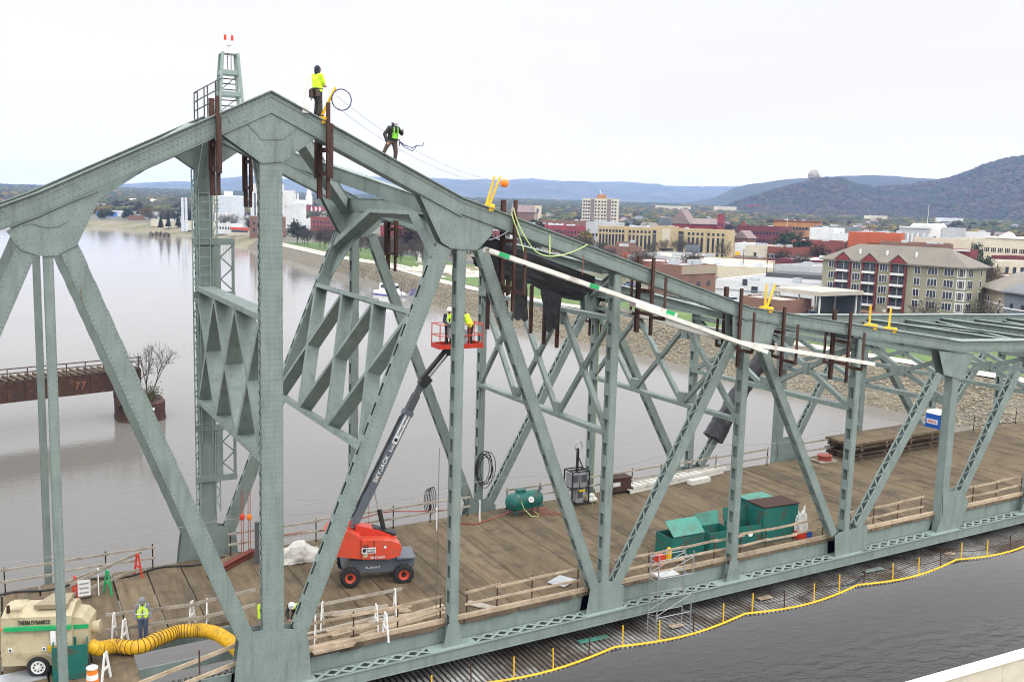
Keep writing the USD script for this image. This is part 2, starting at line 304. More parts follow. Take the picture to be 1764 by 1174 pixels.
def bank_sheet(yy):
    xs = [bank_x(y)+us*wm(y) for y in yy]
    return sheet(xs, yy, lambda i, j: ZW+hs[i] + .35*(meshkit.noise([[yy[j]*.2, us[i]*.3, 3]])[0]-.5)*(0 < us[i] < 12))
structure('riprap_bank', bank_sheet(near_ys), 'riprap_base', 'stone riprap slope of the riverbank below the path')
structure('sandy_bank', bank_sheet(far_ys[far_ys >= 494]), 'sandbank', 'sandy grassy far shore of the river bend')
gy = ys[ys <= 2300]
gx = lambda y: np.array([bank_x(y)+16.5*wm(y), bank_x(y)+60, bank_x(y)+200, bank_x(y)+800, bank_x(y)+3000, bank_x(y)+9000])
gz = [0, 0, 0, 0, 0, 0]
g = sheet([gx(y) for y in gy], gy, lambda i, j: ZG)
g.add([(-9000, 2300, ZG), (9000, 2300, ZG), (9500, 11000, ZG), (-9500, 11000, ZG)], [[0, 1, 2], [0, 2, 3]])
structure('ground', g, 'ground', 'flat ground of the town')
w = MB(); w.add([(-9000, -3000, ZW), (200, -3000, ZW), (200, 2400, ZW), (-9000, 2400, ZW)], [[0, 1, 2], [0, 2, 3]])
structure('river', w, 'river', 'wide grey river')
# riverside path, road and lawns, each a sheet above the one below
def strip(u0, u1, y0, y1, h):
    yy = np.arange(y0, y1+.1, 6.0); return sheet([edge(y)+V(u0, u1) for y in yy], yy, lambda i, j: ZG+h)
structure('lawn', strip(5.0, 30, -100, 236, .05), 'lawn', 'bright green lawn beside the riverside path')
structure('lawn', strip(9, 36, 280, 480, .05), 'lawn', 'strip of lawn under the row of bare park trees')
structure('riverside_path', strip(-.3, 4.0, -100, 490, .09), 'paving', 'pale riverside path along the top of the bank')
structure('promenade', strip(5.0, 8.0, 236, 480, .06), 'paving', 'pale promenade in the riverside park')
structure('road', strip(38, 45, -100, 480, .04), 'asphalt', 'street between the park and the town')
def patch(pts, h): mb = MB(); mb.prism([(p[0], p[1]) for p in pts], (0, 0, ZG), (1, 0, 0), (0, 1, 0), h); return mb
structure('parking_lot', patch([(116, 236), (150, 236), (150, 282), (118, 276)], .055), 'paving', 'pale gravel lot beside the lawn')

def instancer(name, protos, pos, idx, scl, label, cat, rotz_=None, parent=None, kind='stuff'):
    path = numbered((parent or '/World')+'/'+name); pi = UsdGeom.PointInstancer.Define(stage, path)
    for k, (mb, m) in enumerate(protos):
        v, f = mb.arrays(); pp = f'{path}/shape_{k}'; usdkit.mesh(stage, pp, (v, f), MAT[m]); pi.CreatePrototypesRel().AddTarget(pp)
    pi.CreatePositionsAttr(Vt.Vec3fArray.FromNumpy(np.asarray(pos, np.float32))); pi.CreateProtoIndicesAttr(Vt.IntArray.FromNumpy(np.asarray(idx, np.int32)))
    s = np.asarray(scl, np.float32); s = np.repeat(s[:, None], 3, 1) if s.ndim == 1 else s
    pi.CreateScalesAttr(Vt.Vec3fArray.FromNumpy(s))
    a = (rng.random(len(pos))*6.283 if rotz_ is None else rotz_)/2
    pi.CreateOrientationsAttr(Vt.QuathArray([Gf.Quath(float(math.cos(t)), 0, 0, float(math.sin(t))) for t in a]))
    _tags(pi.GetPrim(), label, cat, None, kind); return path
def rock():
    m = trimesh.creation.icosphere(1); v = m.vertices*(1+.5*(rng.random((len(m.vertices), 1))-.5))*V(1, .8, .6); return MB().add(v, m.faces)
n = 26000; yy = rng.uniform(30, 330, n); uu = rng.uniform(-.6, 11.5, n)
zz = ZW+np.interp(uu, us, hs)
instancer('riprap_stones', [(rock(), 'stone') for _ in range(4)], np.stack([bank_x(yy)+uu*wm(yy), yy, zz], 1), rng.integers(0, 4, n), rng.uniform(.12, .30, n), 'loose tan riprap stones covering the bank slope', 'stones')

# hills
def az(px): return YAW+math.atan((px-CX0)/FPX)
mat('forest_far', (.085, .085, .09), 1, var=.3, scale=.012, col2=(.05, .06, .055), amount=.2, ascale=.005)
def ridge(name, prof, d, foot, back, label, seed, amp, nd=26, step=8):
    px = np.arange(prof[0][0], prof[-1][0]+1, step); top = np.interp(px, [p[0] for p in prof], [p[1] for p in prof])
    ts = np.linspace(0, 1.5, nd); vs = []
    for p, t in zip(px, top):
        crest = at_d(p, t, d)[2]-ZG
        for q in ts:
            dd = foot+(d-foot)*q if q <= 1 else d+(back-d)*(q-1)*2
            b = gd(p, dd); h = crest*(math.sin(min(q, 1)*math.pi/2)**1.25 if q <= 1 else math.cos((q-1)*math.pi)**1)
            nz = meshkit.fbm([[b[0]/420, b[1]/420, seed]], 4, seed)[0]-.5; n2 = meshkit.fbm([[b[0]/60, b[1]/60, seed]], 3, seed+9)[0]-.5
            e = min(1, q*4)
            vs.append((b[0], b[1], ZG-3+max(0, h)+e*(nz*amp*(1-.85*math.exp(-((q-1)/.15)**2)) + n2*amp*.12)))
    nx, ny = nd, len(px); f = np.array([(j*nx+i, j*nx+i+1, (j+1)*nx+i+1, (j+1)*nx+i) for j in range(ny-1) for i in range(nx-1)])[:, ::-1]
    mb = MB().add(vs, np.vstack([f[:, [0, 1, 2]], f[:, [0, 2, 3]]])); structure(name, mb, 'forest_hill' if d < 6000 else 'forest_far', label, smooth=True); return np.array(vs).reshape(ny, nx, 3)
R1 = [(-500, 336), (-100, 331), (0, 331), (90, 333), (150, 325), (210, 316), (300, 312), (345, 313), (370, 309), (420, 305), (480, 309), (530, 314), (600, 306), (640, 310), (735, 308), (800, 310), (880, 310), (915, 307), (960, 312), (1000, 313), (1060, 317), (1100, 320), (1200, 320), (1300, 321), (1500, 318), (2000, 316), (2400, 320)]
R2 = [(1150, 352), (1225, 340), (1240, 333), (1264, 322), (1300, 315), (1350, 308), (1400, 304), (1450, 303), (1500, 302), (1560, 306), (1610, 308), (1660, 310), (1800, 312), (2300, 315)]
R3 = [(1190, 374), (1230, 362), (1300, 337), (1340, 325), (1380, 313), (1420, 305), (1445, 307), (1470, 316), (1500, 320), (1560, 318), (1600, 311), (1625, 307), (1660, 295), (1690, 284), (1740, 277), (1764, 273), (1900, 255), (2100, 245), (2500, 250)]
ridge('far_hills', R1, 7000, 4600, 9000, 'long blue wooded hills far behind the town', 1, 90)
ridge('middle_hill', R2, 4200, 3200, 5600, 'paler wooded ridge behind the bluff', 2, 60)
v3 = ridge('bluff', [(a, b+4) for a, b in R3], 2700, 1900, 3400, 'dark wooded bluff rising at the right edge', 3, 70, step=6)
def blob(sub=1, j=.35, fl=1.0):
    m = trimesh.creation.icosphere(sub); v = m.vertices*(1+j*(rng.random((len(m.vertices), 1))-.5)); v[:, 2] *= fl; return MB().add(v, m.faces)
for nm, c in (('wood_brown', (.055, .037, .028)), ('wood_purple', (.05, .036, .036)), ('wood_green', (.022, .034, .016)), ('wood_gold', (.135, .095, .02)), ('wood_grey', (.07, .058, .046)), ('wood_rust', (.085, .038, .02)), ('wood_olive', (.052, .058, .018))):
    mat(nm, c, 1, var=.3, scale=.4, rnd=.25)
for nm, c in (('bluff_brown', (.038, .030, .029)), ('bluff_purple', (.035, .030, .040)), ('bluff_green', (.020, .031, .020)), ('bluff_rust', (.052, .033, .025)), ('bluff_grey', (.055, .046, .04)), ('bluff_olive', (.042, .044, .022))): mat(nm, c, 1, var=.3, scale=.2, rnd=.3)
pts = []
for j in range(v3.shape[0]-1):
    for i in range(1, 19):
        for _ in range(5):
            a, b = rng.random(2); p = v3[j, i]*(1-a)*(1-b)+v3[j+1, i]*a*(1-b)+v3[j, i+1]*(1-a)*b+v3[j+1, i+1]*a*b; pts.append(p+V(0, 0, 2))
pts = np.array(pts)
kinds = ['bluff_brown', 'bluff_purple', 'bluff_green', 'bluff_rust', 'bluff_grey', 'bluff_purple', 'bluff_olive', 'bluff_green']
cl = meshkit.fbm(pts/V(130, 130, 80), 3, 5); cl2 = rng.random(len(pts)); kid = np.clip(((cl-.25)*2*8*.7+cl2*8*.35), 0, 7.9).astype(int)
instancer('bluff_forest', [(blob(), k) for k in kinds], pts, kid, rng.uniform(5, 9, len(pts)), 'leafless and rusty woodland covering the bluff', 'forest')
rk = MB(); c = at_d(1402, 302, 2720)
for sx, sz, h in ((-9, 0, 22), (5, 1, 26), (13, -3, 14)):
    m = trimesh.creation.icosphere(2); vv = m.vertices*(1+.25*(rng.random((len(m.vertices), 1))-.5))*V(11, 11, h*.6); rk.add(vv+c+V(sx*.8, 0, sz), m.faces)
mat('rock', (.36, .30, .23), .9, var=.2, scale=.15); solo('rock_outcrop', rk, 'rock', 'tan rock knob on the crest of the wooded bluff', 'rock')
# gently rising valley floor before the hills
def rise(d): return max(0., d-950)*.0165
mb = MB(); PXS = np.arange(-700, 2500, 40); DS = np.array([900, 950, 1100, 1400, 1800, 2400, 3200, 4200, 5200]); vs = []
for p in PXS:
    for d in DS: a = gd(p, d); vs.append((a[0], a[1], ZG+rise(d)+(.2 if d > 900 else -.5)+(0 if d < 1000 else 3*(meshkit.noise([[a[0]/200, a[1]/200, 1]])[0]-.5))))
nx = len(DS); f = np.array([(j*nx+i, (j+1)*nx+i, (j+1)*nx+i+1, j*nx+i+1) for j in range(len(PXS)-1) for i in range(nx-1)])
vs = np.array(vs); okf = [vs[q][:, 0].min() > np.interp(vs[q][:, 1].max(), BANK[:, 0], BANK[:, 1])+45 for q in f]; f = f[np.array(okf)]
mb.add(vs, np.vstack([f[:, [0, 1, 2]], f[:, [0, 2, 3]]])); structure('valley_floor', mb, 'ground', 'gently rising valley floor before the hills', smooth=True)
# haze
usdkit.material(stage, '/World/Looks/haze', {'v': ('principled_volume', {'color': (.36, .56, .97), 'density': HAZE, 'anisotropy': .0})}, [], volume='v.volume')
if HAZE:
    hz = MB().bb((-9800, -3500, ZW-1.2), (9900, 11500, 262)); hp = usdkit.mesh(stage, '/World/haze', hz.arrays(), '/World/Looks/haze'); _tags(hp.GetPrim(), 'thin blue haze over the valley', 'haze', None, 'stuff')
# ---------------------------------------------------------------- the steel truss bridge
BR = thing('truss_bridge', 'grey-green riveted steel truss bridge under repair', 'bridge', (0, 0, ZW))
XZ = lambda px, py: N(px, py)[[0, 2]]
ZT = {-3: 12.2, -2: 15.05, -1: 18.15, 0: 21.82, 1: 18.42, 2: 16.15, 3: 13.88, 4: 12.8, 5: 11.72, 6: 11.5, 7: 11.35, 8: 11.15, 9: 11.0, 10: 11.0}
def ztop(x):
    k = sorted(ZT); return float(np.interp(x/L, k, [ZT[i] for i in k]))
RIV = MB()
_pyr = np.array([[1, 0, 0], [.3, 0, .95], [-.5, .87, 0], [-.5, -.87, 0]])
def rivets(pts, y, r=.019):
    for x, z in pts:
        RIV.add([(x-r, y, z-r*.6), (x+r, y, z-r*.6), (x+r*.6, y, z+r), (x-r*.6, y, z+r), (x, y-r*.75, z)], [[0, 1, 4], [1, 2, 4], [2, 3, 4], [3, 0, 4]])
def along(p, q, off, sp):                # rivet row parallel to p-q, shifted sideways by off
    p, q = np.array(p), np.array(q); d = q-p; n = np.linalg.norm(d); d /= n; s = V(-d[1], d[0])
    return [p+s*off+d*t for t in np.arange(sp*.6, n-sp*.3, sp)]
def member(name, p, q, w, d, y0, left, right, riv=None, cap=True, near=True):
    """built-up box: two channels p-q in the (x, z) plane, near face at y0, its two edge sides open, battened, laced, perforated or plated"""
    p, q = np.array(p, float), np.array(q, float); P3 = lambda a, y: V(a[0], y, a[1]); t = .028
    D = q-p; ln = np.linalg.norm(D); D /= ln; S = V(-D[1], D[0]); A = (V(D[0], 0, D[1]), V(S[0], 0, S[1]), V(0, 1, 0)); m = (p+q)/2; mb = MB()
    for yy in (y0+t/2, y0+d-t/2): mb.box(P3(m, yy), (ln, w, t), A)
    for sgn in (-1, 1):
        for yy in (y0+.055, y0+d-.055): mb.box(P3(m+S*sgn*(w/2-.012), yy), (ln, .026, .10), A)
    path = part(name, mb, 'steel', BR); lac = MB()
    for sgn, st in ((1, left), (-1, right)):
        e = S*sgn*(w/2+.008)
        if st == 'solid': lac.box(P3(m+e, y0+d/2), (ln, .016, d-.05), A)
        elif st == 'batten':
            for u in np.arange(.5, ln-.2, 1.05): lac.box(P3(p+D*u+e, y0+d/2), (.52, .016, d-.03), A)
        elif st == 'holes':                       # cover plate with long oval holes
            for k_ in (-1, 1): lac.box(P3(m+e, y0+d/2+k_*(d/2-.085)), (ln, .016, .10), A)
            for u in np.arange(.3, ln, .8): lac.box(P3(p+D*u+e, y0+d/2), (.30, .014, d-.25), A)
        elif st in ('lace', 'xlace'):
            sp = d*.85; n = int(ln/sp)
            for k in range(n):
                a, b = P3(p+D*k*sp+e, y0+.05), P3(p+D*(k+1)*sp+e, y0+d-.05)
                if k % 2: a, b = P3(p+D*k*sp+e, y0+d-.05), P3(p+D*(k+1)*sp+e, y0+.05)
                up = V(S[0], 0, S[1]); lac.bar(a, b, .065, .014, up)
                if st == 'xlace':
                    a2, b2 = P3(p+D*k*sp+e*1.02, y0+d-.05 if k % 2 == 0 else y0+.05), P3(p+D*(k+1)*sp+e*1.02, y0+.05 if k % 2 == 0 else y0+d-.05); lac.bar(a2, b2, .065, .014, up)
    if lac.n: part('lacing', lac, 'steel', path, kind='stuff')
    if riv and near:
        for off in riv[0]: rivets(along(p, q, off*w/2, riv[1]), y0)
    return path
def gusset(poly, y, t=.02, riv=True, near=True, name='gusset_plate', sp=.2):
    pl = np.array(poly); mb = MB(); mb.prism(pl, (0, y, 0), (1, 0, 0), (0, 0, 1), t)   # u x v = -y: grows towards -y
    part(name, mb, 'steel', BR)
    if riv and near:
        from shapely.geometry import Polygon, Point
        P = Polygon(pl); inn = P.buffer(-.06); rivets([inn.exterior.interpolate(s).coords[0] for s in np.arange(0, inn.exterior.length, .15)], y-t)
        x0, z0, x1, z1 = P.bounds; I2 = P.buffer(-.16); k = 0
        for zz in np.arange(z0, z1, sp):
            k += 1
            for xx in np.arange(x0+(k % 2)*sp/2, x1, sp):
                if I2.contains(Point(xx, zz)) and rng.random() < .8: rivets([(xx, zz)], y-t)
GUS = {k: [XZ(*p) for p in v] for k, v in {
    'G0': [(412, 1102), (438, 1087), (455, 1084), (486, 1082), (529, 1083), (533, 1120), (537, 1190), (400, 1210), (407, 1139)],
    'G2': [(1017, 1014), (1030, 1004), (1046, 999), (1060, 1001), (1074, 1007), (1073, 1056), (1007, 1068)],
    'G4': [(1438, 922), (1447, 916), (1481, 907), (1494, 903), (1493, 952), (1438, 966)],
    'G5': [(1624, 884), (1624, 850), (1660, 842), (1668, 866), (1653, 909), (1641, 930), (1606, 936)],
    'T0': [(381, 231), (469.5, 176), (545, 238), (486, 279), (450, 281)],
    'T-1': [(11, 399), (90, 360), (178, 329), (133, 422), (99, 439), (75, 442), (37, 431)],
    'T1': [(722, 335), (745, 385), (760, 417), (777, 428), (821, 431), (845, 407), (853, 388), (790, 360)],
    'T3': [(1262, 540), (1262, 592), (1273, 604), (1325, 594), (1336, 560)],
    'T5': [(1617, 604), (1626, 645), (1658, 654), (1678, 609)]}.items()}
P_ = {k: XZ(*v) for k, v in dict(m1a=(118, 425), m1b=(424, 1098), z2a=(48, 425), r0b=(519, 1084), r1t=(767, 425), s1t=(831, 428), s2b=(1025, 1010),
      t2b=(1064, 1006), t3t=(1264, 592), u3t=(1316, 596), u4b=(1438, 920), v4b=(1480, 908), v5t=(1621, 645), w5b=(1657, 856), w6t=(1757, 640)).items()}
B0 = lambda x: GR*x
for y0, near in ((0.0, True), (W, False)):
    cd = .62
    # chords
    for i in range(-3, 9):
        x0, x1 = i*L, (i+1)*L; dp = .74 if i < 1 else (.64 if i < 3 else .58)
        mb = MB(); T0, T1 = ZT[i], ZT[i+1]
        mb.prism([(x0, T0-dp), (x1, T1-dp), (x1, T1-.03), (x0, T0-.03)], (0, y0+cd, 0), (1, 0, 0), (0, 0, 1), cd)
        cp = part('top_chord', mb, 'steel', BR)
        fl = MB()
        for za, zb, dy in ((0, .045, .10), (-dp-.01, -dp+.03, .08)):                      # flanges
            fl.prism([(x0, T0+za-(0 if za else .03)), (x1, T1+za-(0 if za else .03)), (x1, T1+zb-(0 if za else .03)), (x0, T0+zb-(0 if za else .03))], (0, y0+cd+dy, 0), (1, 0, 0), (0, 0, 1), cd+2*dy)
        fl.prism([(x0, T0-dp+.05), (x1, T1-dp+.05), (x1, T1-dp+.2), (x0, T0-dp+.2)], (0, y0-.001, 0), (1, 0, 0), (0, 0, 1), .022)  # flange angle leg
        fl.prism([(x0, T0-.2), (x1, T1-.2), (x1, T1-.06), (x0, T0-.06)], (0, y0-.001, 0), (1, 0, 0), (0, 0, 1), .022)
        part('flange', fl, 'steel_light' if False else 'steel', cp)
        if near and i < 6:
            for off in (-.12, -dp+.12): rivets(along((x0, T0+off), (x1, T1+off), 0, .17), y0-.024)
            if i < 0:
                for off in (-.3, -.42, -dp+.3): rivets(along((x0, T0+off), (x1, T1+off), 0, .17), y0)
        # bottom chord: two webs and a laced top
        z0, z1 = B0(x0), B0(x1); mb = MB()
        for yy in (y0-.22, y0+.47): mb.prism([(x0, z0-.46), (x1, z1-.46), (x1, z1-.02), (x0, z0-.02)], (0, yy+.03, 0), (1, 0, 0), (0, 0, 1), .03)
        for zz in (-.02, -.47):
            for yy in ((y0-.26, y0-.09), (y0+.34, y0+.52)): mb.prism([(x0, z0+zz), (x1, z1+zz), (x1, z1+zz+.02), (x0, z0+zz+.02)], (0, yy[1], 0), (1, 0, 0), (0, 0, 1), yy[1]-yy[0])
        bp = part('bottom_chord', mb, 'steel', BR); lc = MB()
        lo, hi = (.14*L if i != 0 else .22*L), .86*L; nb = 7 if i == 0 else 8
        for k in range(nb):
            xa, xb = x0+lo+(hi-lo)*k/nb, x0+lo+(hi-lo)*(k+1)/nb
            for za_, ya, yb in ((.012, y0-.12, y0+.38), (.028, y0+.38, y0-.12)):
                o_ = MB() if near and -1 < i < 6 else lc
                o_.bar((xa, ya, B0(xa)+za_), (xb, yb, B0(xb)+za_), .12, .016)
                if o_ is not lc: part('lacing_bar', o_, 'steel_light', bp)
        for a, b in ((x0, x0+lo), (x0+hi, x1)): lc.prism([(a, B0(a)+.002), (b, B0(b)+.002), (b, B0(b)+.018), (a, B0(a)+.018)], (0, y0+.45, 0), (1, 0, 0), (0, 0, 1), .64)
        if near or i > -2: part('lacing', lc, 'steel_light', bp, kind='stuff')
        if near and -1 < i < 5: rivets(along((x0, z0-.09), (x1, z1-.09), 0, .15), y0-.22); rivets(along((x0, z0-.36), (x1, z1-.36), 0, .15), y0-.22)
    # posts
    for i in range(-3, 10):
        x = i*L; zt = ZT[i]-.75; zb = B0(x)+.0
        if i == 0: member('tower_post', (x, zb), (x, zt), .78, .44, y0+.02, 'xlace' if near else 'lace', 'xlace', ((-.9, -.62, -.3, .3, .62, .9), .19), near=near)
        elif i == 1: member('vertical_post', (x+.06, zb), (x+.06, zt), .36, .46, y0+.02, 'batten', 'batten', ((-.8, .8), .22), near=near)
        elif i in (-1, -2): member('vertical_post', (x+(.18 if i == -1 else 0), zb), (x+(.18 if i == -1 else 0), zt), .28, .2, y0+.02, 'solid', 'solid', ((-.85, .85), .2), near=near)
        elif i == 5: member('vertical_post', (x, zb), (x, zt), .52, .5, y0+.02, 'solid', 'solid', ((-.8, .8), .2), near=near)
        else: member('vertical_post', (x+.05, zb), (x+.05, zt), .34, .46, y0+.02, 'batten', 'batten', ((-.75, .75), .22), near=near)
    # diagonals
    R2r = ((-.88, -.7, .7, .88), .17)
    dg = 'diagonal'
    member(dg, P_['m1a'], P_['m1b'], .60, .42, y0+.02, 'batten', 'batten', R2r, near=near)
    member(dg, P_['z2a'], (-2*L, B0(-2*L)+.6), .56, .42, y0+.02, 'solid', 'solid', R2r, near=near)
    member(dg, P_['r0b'], P_['r1t'], .60, .46, y0+.02, 'holes', 'holes', R2r, near=near)
    member(dg, P_['s1t'], P_['s2b'], .46, .42, y0+.02, 'batten', 'batten', R2r, near=near)
    member(dg, P_['t2b'], P_['t3t'], .42, .46, y0+.02, 'lace', 'lace', ((-.85, .85), .17), near=near)
    member(dg, P_['u3t'], P_['u4b'], .40, .42, y0+.02, 'batten', 'batten', ((-.85, .85), .2), near=near)
    member(dg, P_['v4b'], P_['v5t'], .42, .46, y0+.02, 'lace', 'lace', ((-.85, .85), .2), near=near)
    member(dg, P_['w5b'], P_['w6t'], .40, .46, y0+.02, 'lace', 'lace', None, near=near)
    for a, b, st in (((6, 1), (7, 0), 'batten'), ((7, 0), (8, 1), 'lace'), ((8, 1), (9, 0), 'batten')):
        f_ = lambda c: (c[0]*L+(.25 if c is a else -.25), ZT[c[0]]-.8 if c[1] else B0(c[0]*L)+.5)
        member(dg, f_(a), f_(b), .42, .46, y0+.02, st, st, None, near=near)
    # gussets on the two faces of each joint
    for k, pl in GUS.items():
        gusset(pl, y0+.002, near=near, sp=.21 if k in ('G0', 'T0') else .19)
        gusset(pl, y0+(.49 if k != 'T0' else .49)+.02, riv=False)
        if k == 'T0':
            pl2 = [XZ(*q) for q in ((420, 207), (469.5, 177), (520, 214), (487, 240), (451, 241))]; gusset(pl2, y0-.021, near=near, name='splice_plate')
        if k == 'T-1':
            gusset([XZ(*q) for q in ((41, 388), (122, 350), (118, 380), (100, 390), (80, 392), (55, 385))], y0-.021, near=near, name='splice_plate')
    for i in (6, 7, 8, 9, -2):
        for top in (0, 1):
            z = ZT[i]-.75 if top else B0(i*L)+.1; s_ = -1 if top else 1
            gusset([(i*L-.7, z), (i*L+.7, z), (i*L+.45, z+.8*s_), (i*L-.45, z+.8*s_)], y0+.002, riv=False)
    for i in (1, 3):                                       # flared feet of the hangers
        z = B0(i*L); gusset([(i*L-.42, z), (i*L+.45, z), (i*L+.27, z+1.0), (i*L-.22, z+1.0)], y0+.002, riv=False, name='post_foot')
    # chord splice plates and their seams
    for px, py in ((426, 190), (560, 232), (50, 372), (170, 312), (870, 390), (1345, 552), (1252, 524)):
        c = XZ(px, py); x = c[0]; d_ = V(1, (ztop(x+.1)-ztop(x-.1))/.2); d_ /= np.linalg.norm(d_); s_ = V(-d_[1], d_[0]); zc = V(x, ztop(x)-.36)
        pl = [zc+d_*a+s_*b for a, b in ((-.7, -.16), (.7, -.16), (.7, .17), (-.7, .17))]; gusset(pl, y0-.001, t=.014, near=near, name='splice_plate', sp=.16)
part('rivets', RIV, 'steel_rivet', BR, kind='stuff')

# lateral and sway bracing between the trusses
def brace(name, p, q, w, h, up=(0, 0, 1), m='steel'):
    mb = MB(); p, q = np.array(p), np.array(q); d, a, b = frame(q-p, up); n = np.linalg.norm(q-p)
    for s_ in (-1, 1): mb.box((p+q)/2+b*s_*(h/2-.015), (n, w, .03), (d, a, b))
    mb.box((p+q)/2, (n, .03 if w < .45 else w-.06, h-.06), (d, a, b)); return part(name, mb, m, BR)
def plate_strut(name, p, q, w, h, up):
    mb = MB(); mb.bar(p, q, w, h, up); return part(name, mb, 'steel', BR)
def lattice(pn_t, pf_t, pn_b, pf_b, deep, nrm, nx, w, wide):
    """sway frame: struts top and bottom and nx crosses in the plane through near/far top and bottom points"""
    pn_t, pf_t, pn_b, pf_b = [np.array(a, float) for a in (pn_t, pf_t, pn_b, pf_b)]; nrm = np.array(nrm, float)/np.linalg.norm(nrm)
    f = (lambda k, top: (pf_t+(pn_t-pf_t)*k/nx) if top else (pf_b+(pn_b-pf_b)*k/nx))
    up = np.cross(pn_t-pf_t, nrm); up /= np.linalg.norm(up)
    st = plate_strut('sway_strut', pf_t, pn_t, w*.9, deep*1.04, nrm); plate_strut('sway_strut', pf_b, pn_b, w*.9, deep*1.04, nrm)
    for k in range(nx):
        plate_strut('sway_brace', f(k, 1), f(k+1, 0), w, deep*(1 if wide else .55), nrm)
        a, b = f(k, 0), f(k+1, 1); plate_strut('sway_brace', a, b, w*.98, deep*(.96 if wide else .5), nrm)
        if not wide:
            c = (f(k, 0)+f(k+1, 1)+f(k+1, 0)+f(k, 1))/4; vv = V(0, 0, 1); yy = (pn_t-pf_t)/np.linalg.norm(pn_t-pf_t)
            for cc, hh, ww in [(c, .62, .32)]+([(f(k+1, 1)-vv*.35, .7, .5)] if k < nx-1 else [])+([(f(k+1, 0)+vv*.3, .6, .5)] if k < nx-1 else []):
                mb = MB(); mb.box(cc, (ww, hh, deep*.55+.03), (yy, vv, nrm)); part('gusset_plate', mb, 'steel', BR)
yn, yf = .30, W+.2
lattice((-.02, yn, 13.95), (-.02, yf, 13.9), (-.02, yn, 8.75), (-.02, yf, 8.5), .74, (1, 0, 0), 3, .24, True)
dv = P_['r1t']-P_['r0b']; dv /= np.linalg.norm(dv); pn = V(dv[1], 0, -dv[0])
def on_diag(z): t = (z-P_['r0b'][1])/dv[1]; return P_['r0b'][0]+dv[0]*t
lattice((on_diag(13.9), yn, 13.9), (on_diag(13.9), yf, 13.9), (on_diag(8.75), yn, 8.75), (on_diag(8.55), yf, 8.55), .60, pn, 3, .22, True)
lattice((2*L, yn, 13.5), (2*L, yf, 13.42), (2*L, yn, 8.5), (2*L, yf, 8.42), .42, (1, 0, 0), 3, .2, False)
lattice((3*L, yn, 12.5), (3*L, yf, 12.5), (3*L, yn, 8.5), (3*L, yf, 8.42), .42, (1, 0, 0), 3, .2, False)
lattice((4*L, yn, 11.7), (4*L, yf, 11.7), (4*L, yn, 8.55), (4*L, yf, 8.45), .42, (1, 0, 0), 2, .24, False)
for i in (5, 6, 7, 8): lattice((i*L, yn, ZT[i]-.9), (i*L, yf, ZT[i]-.9), (i*L, yn, 8.35), (i*L, yf, 8.25), .42, (1, 0, 0), 2, .24, False)
# portal arch under the top strut at the first panel point
arc = [(on_diag(16.1), yf, 15.9), (on_diag(17.75)-.05, .70*W, 17.75), (on_diag(17.75)-.05, .31*W, 17.75), (on_diag(16.2), yn, 16.2)]
arc = [np.array(a, float) for a in arc]
mb = MB()
for a, b in zip(arc[:-1], arc[1:]):
    e = (b-a)/np.linalg.norm(b-a)*.12; mb.bar(a-e, b+e, .42, .62, pn)
part('portal_arch', mb, 'steel', BR)
for a in (arc[0], arc[3]):
    s_ = -1 if a[1] > W/2 else 1
    mb = MB(); mb.prism([(0, 0), (s_*2.6, 1.55), (s_*2.6, 1.2), (s_*.5, -1.4), (0, -1.6)], a-V(0, 0, .1)+pn*.02, (0, 1, 0), (dv[0], 0, dv[1]), .03); part('knee_plate', mb, 'steel', BR)
brace('top_strut', (7.0, yn, 18.0), (7.0, yf, 18.0), .5, .62)
brace('top_strut', (.1, yn, 20.9), (.1, yf, 20.9), .5, .62)
for s_, y_ in ((1, .5), (-1, W+.05)):
    mb = MB(); pts = [V(-.1, y_+s_*t, 20.9-2.6*(1-(t/3.2))**2) for t in np.linspace(0, 3.2, 8)]
    for a, b in zip(pts[:-1], pts[1:]): mb.bar(a, b, .5, .16, (0, 0, 1))
    part('knee_brace', mb, 'steel', BR)
    mb = MB(); mb.prism([(0, 0), (s_*3.2, 0), (s_*1.6, -.75), (0, -2.5)], (-.1, y_, 20.85), (0, 1, 0), (0, 0, 1), .03); part('knee_plate', mb, 'steel', BR)
for i in range(-3, 9):
    a, b = V(i*L, 0, ZT[i]-.5), V((i+1)*L, 0, ZT[i+1]-.5); big = i in (-1, 0)
    w_, h_ = (.45, .62) if big else (.3, .34)
    p1, p2 = a+V(.5, .5, -.1), b+V(-.4, W+.1, -.1); q1, q2 = a+V(.5, W+.1, -.1), b+V(-.4, .5, -.1)
    brace('lateral_brace', p1, p2, w_, h_); m_ = (q1+q2)/2; brace('lateral_brace', q1, q2, w_, h_*.97)
    if i >= 2:
        brace('top_strut', (a[0]+(L if i == 1 else 0), .5, a[2]), (a[0], W+.1, a[2]), .4, .5)
        c = (a+b)/2
        if i >= 4: brace('top_strut', (c[0], .5, c[2]), (c[0], W+.1, c[2]), .3, .36)
for i in (-1, -2):
    brace('top_strut', (i*L, .5, ZT[i]-.5), (i*L, W+.1, ZT[i]-.5), .45, .5)
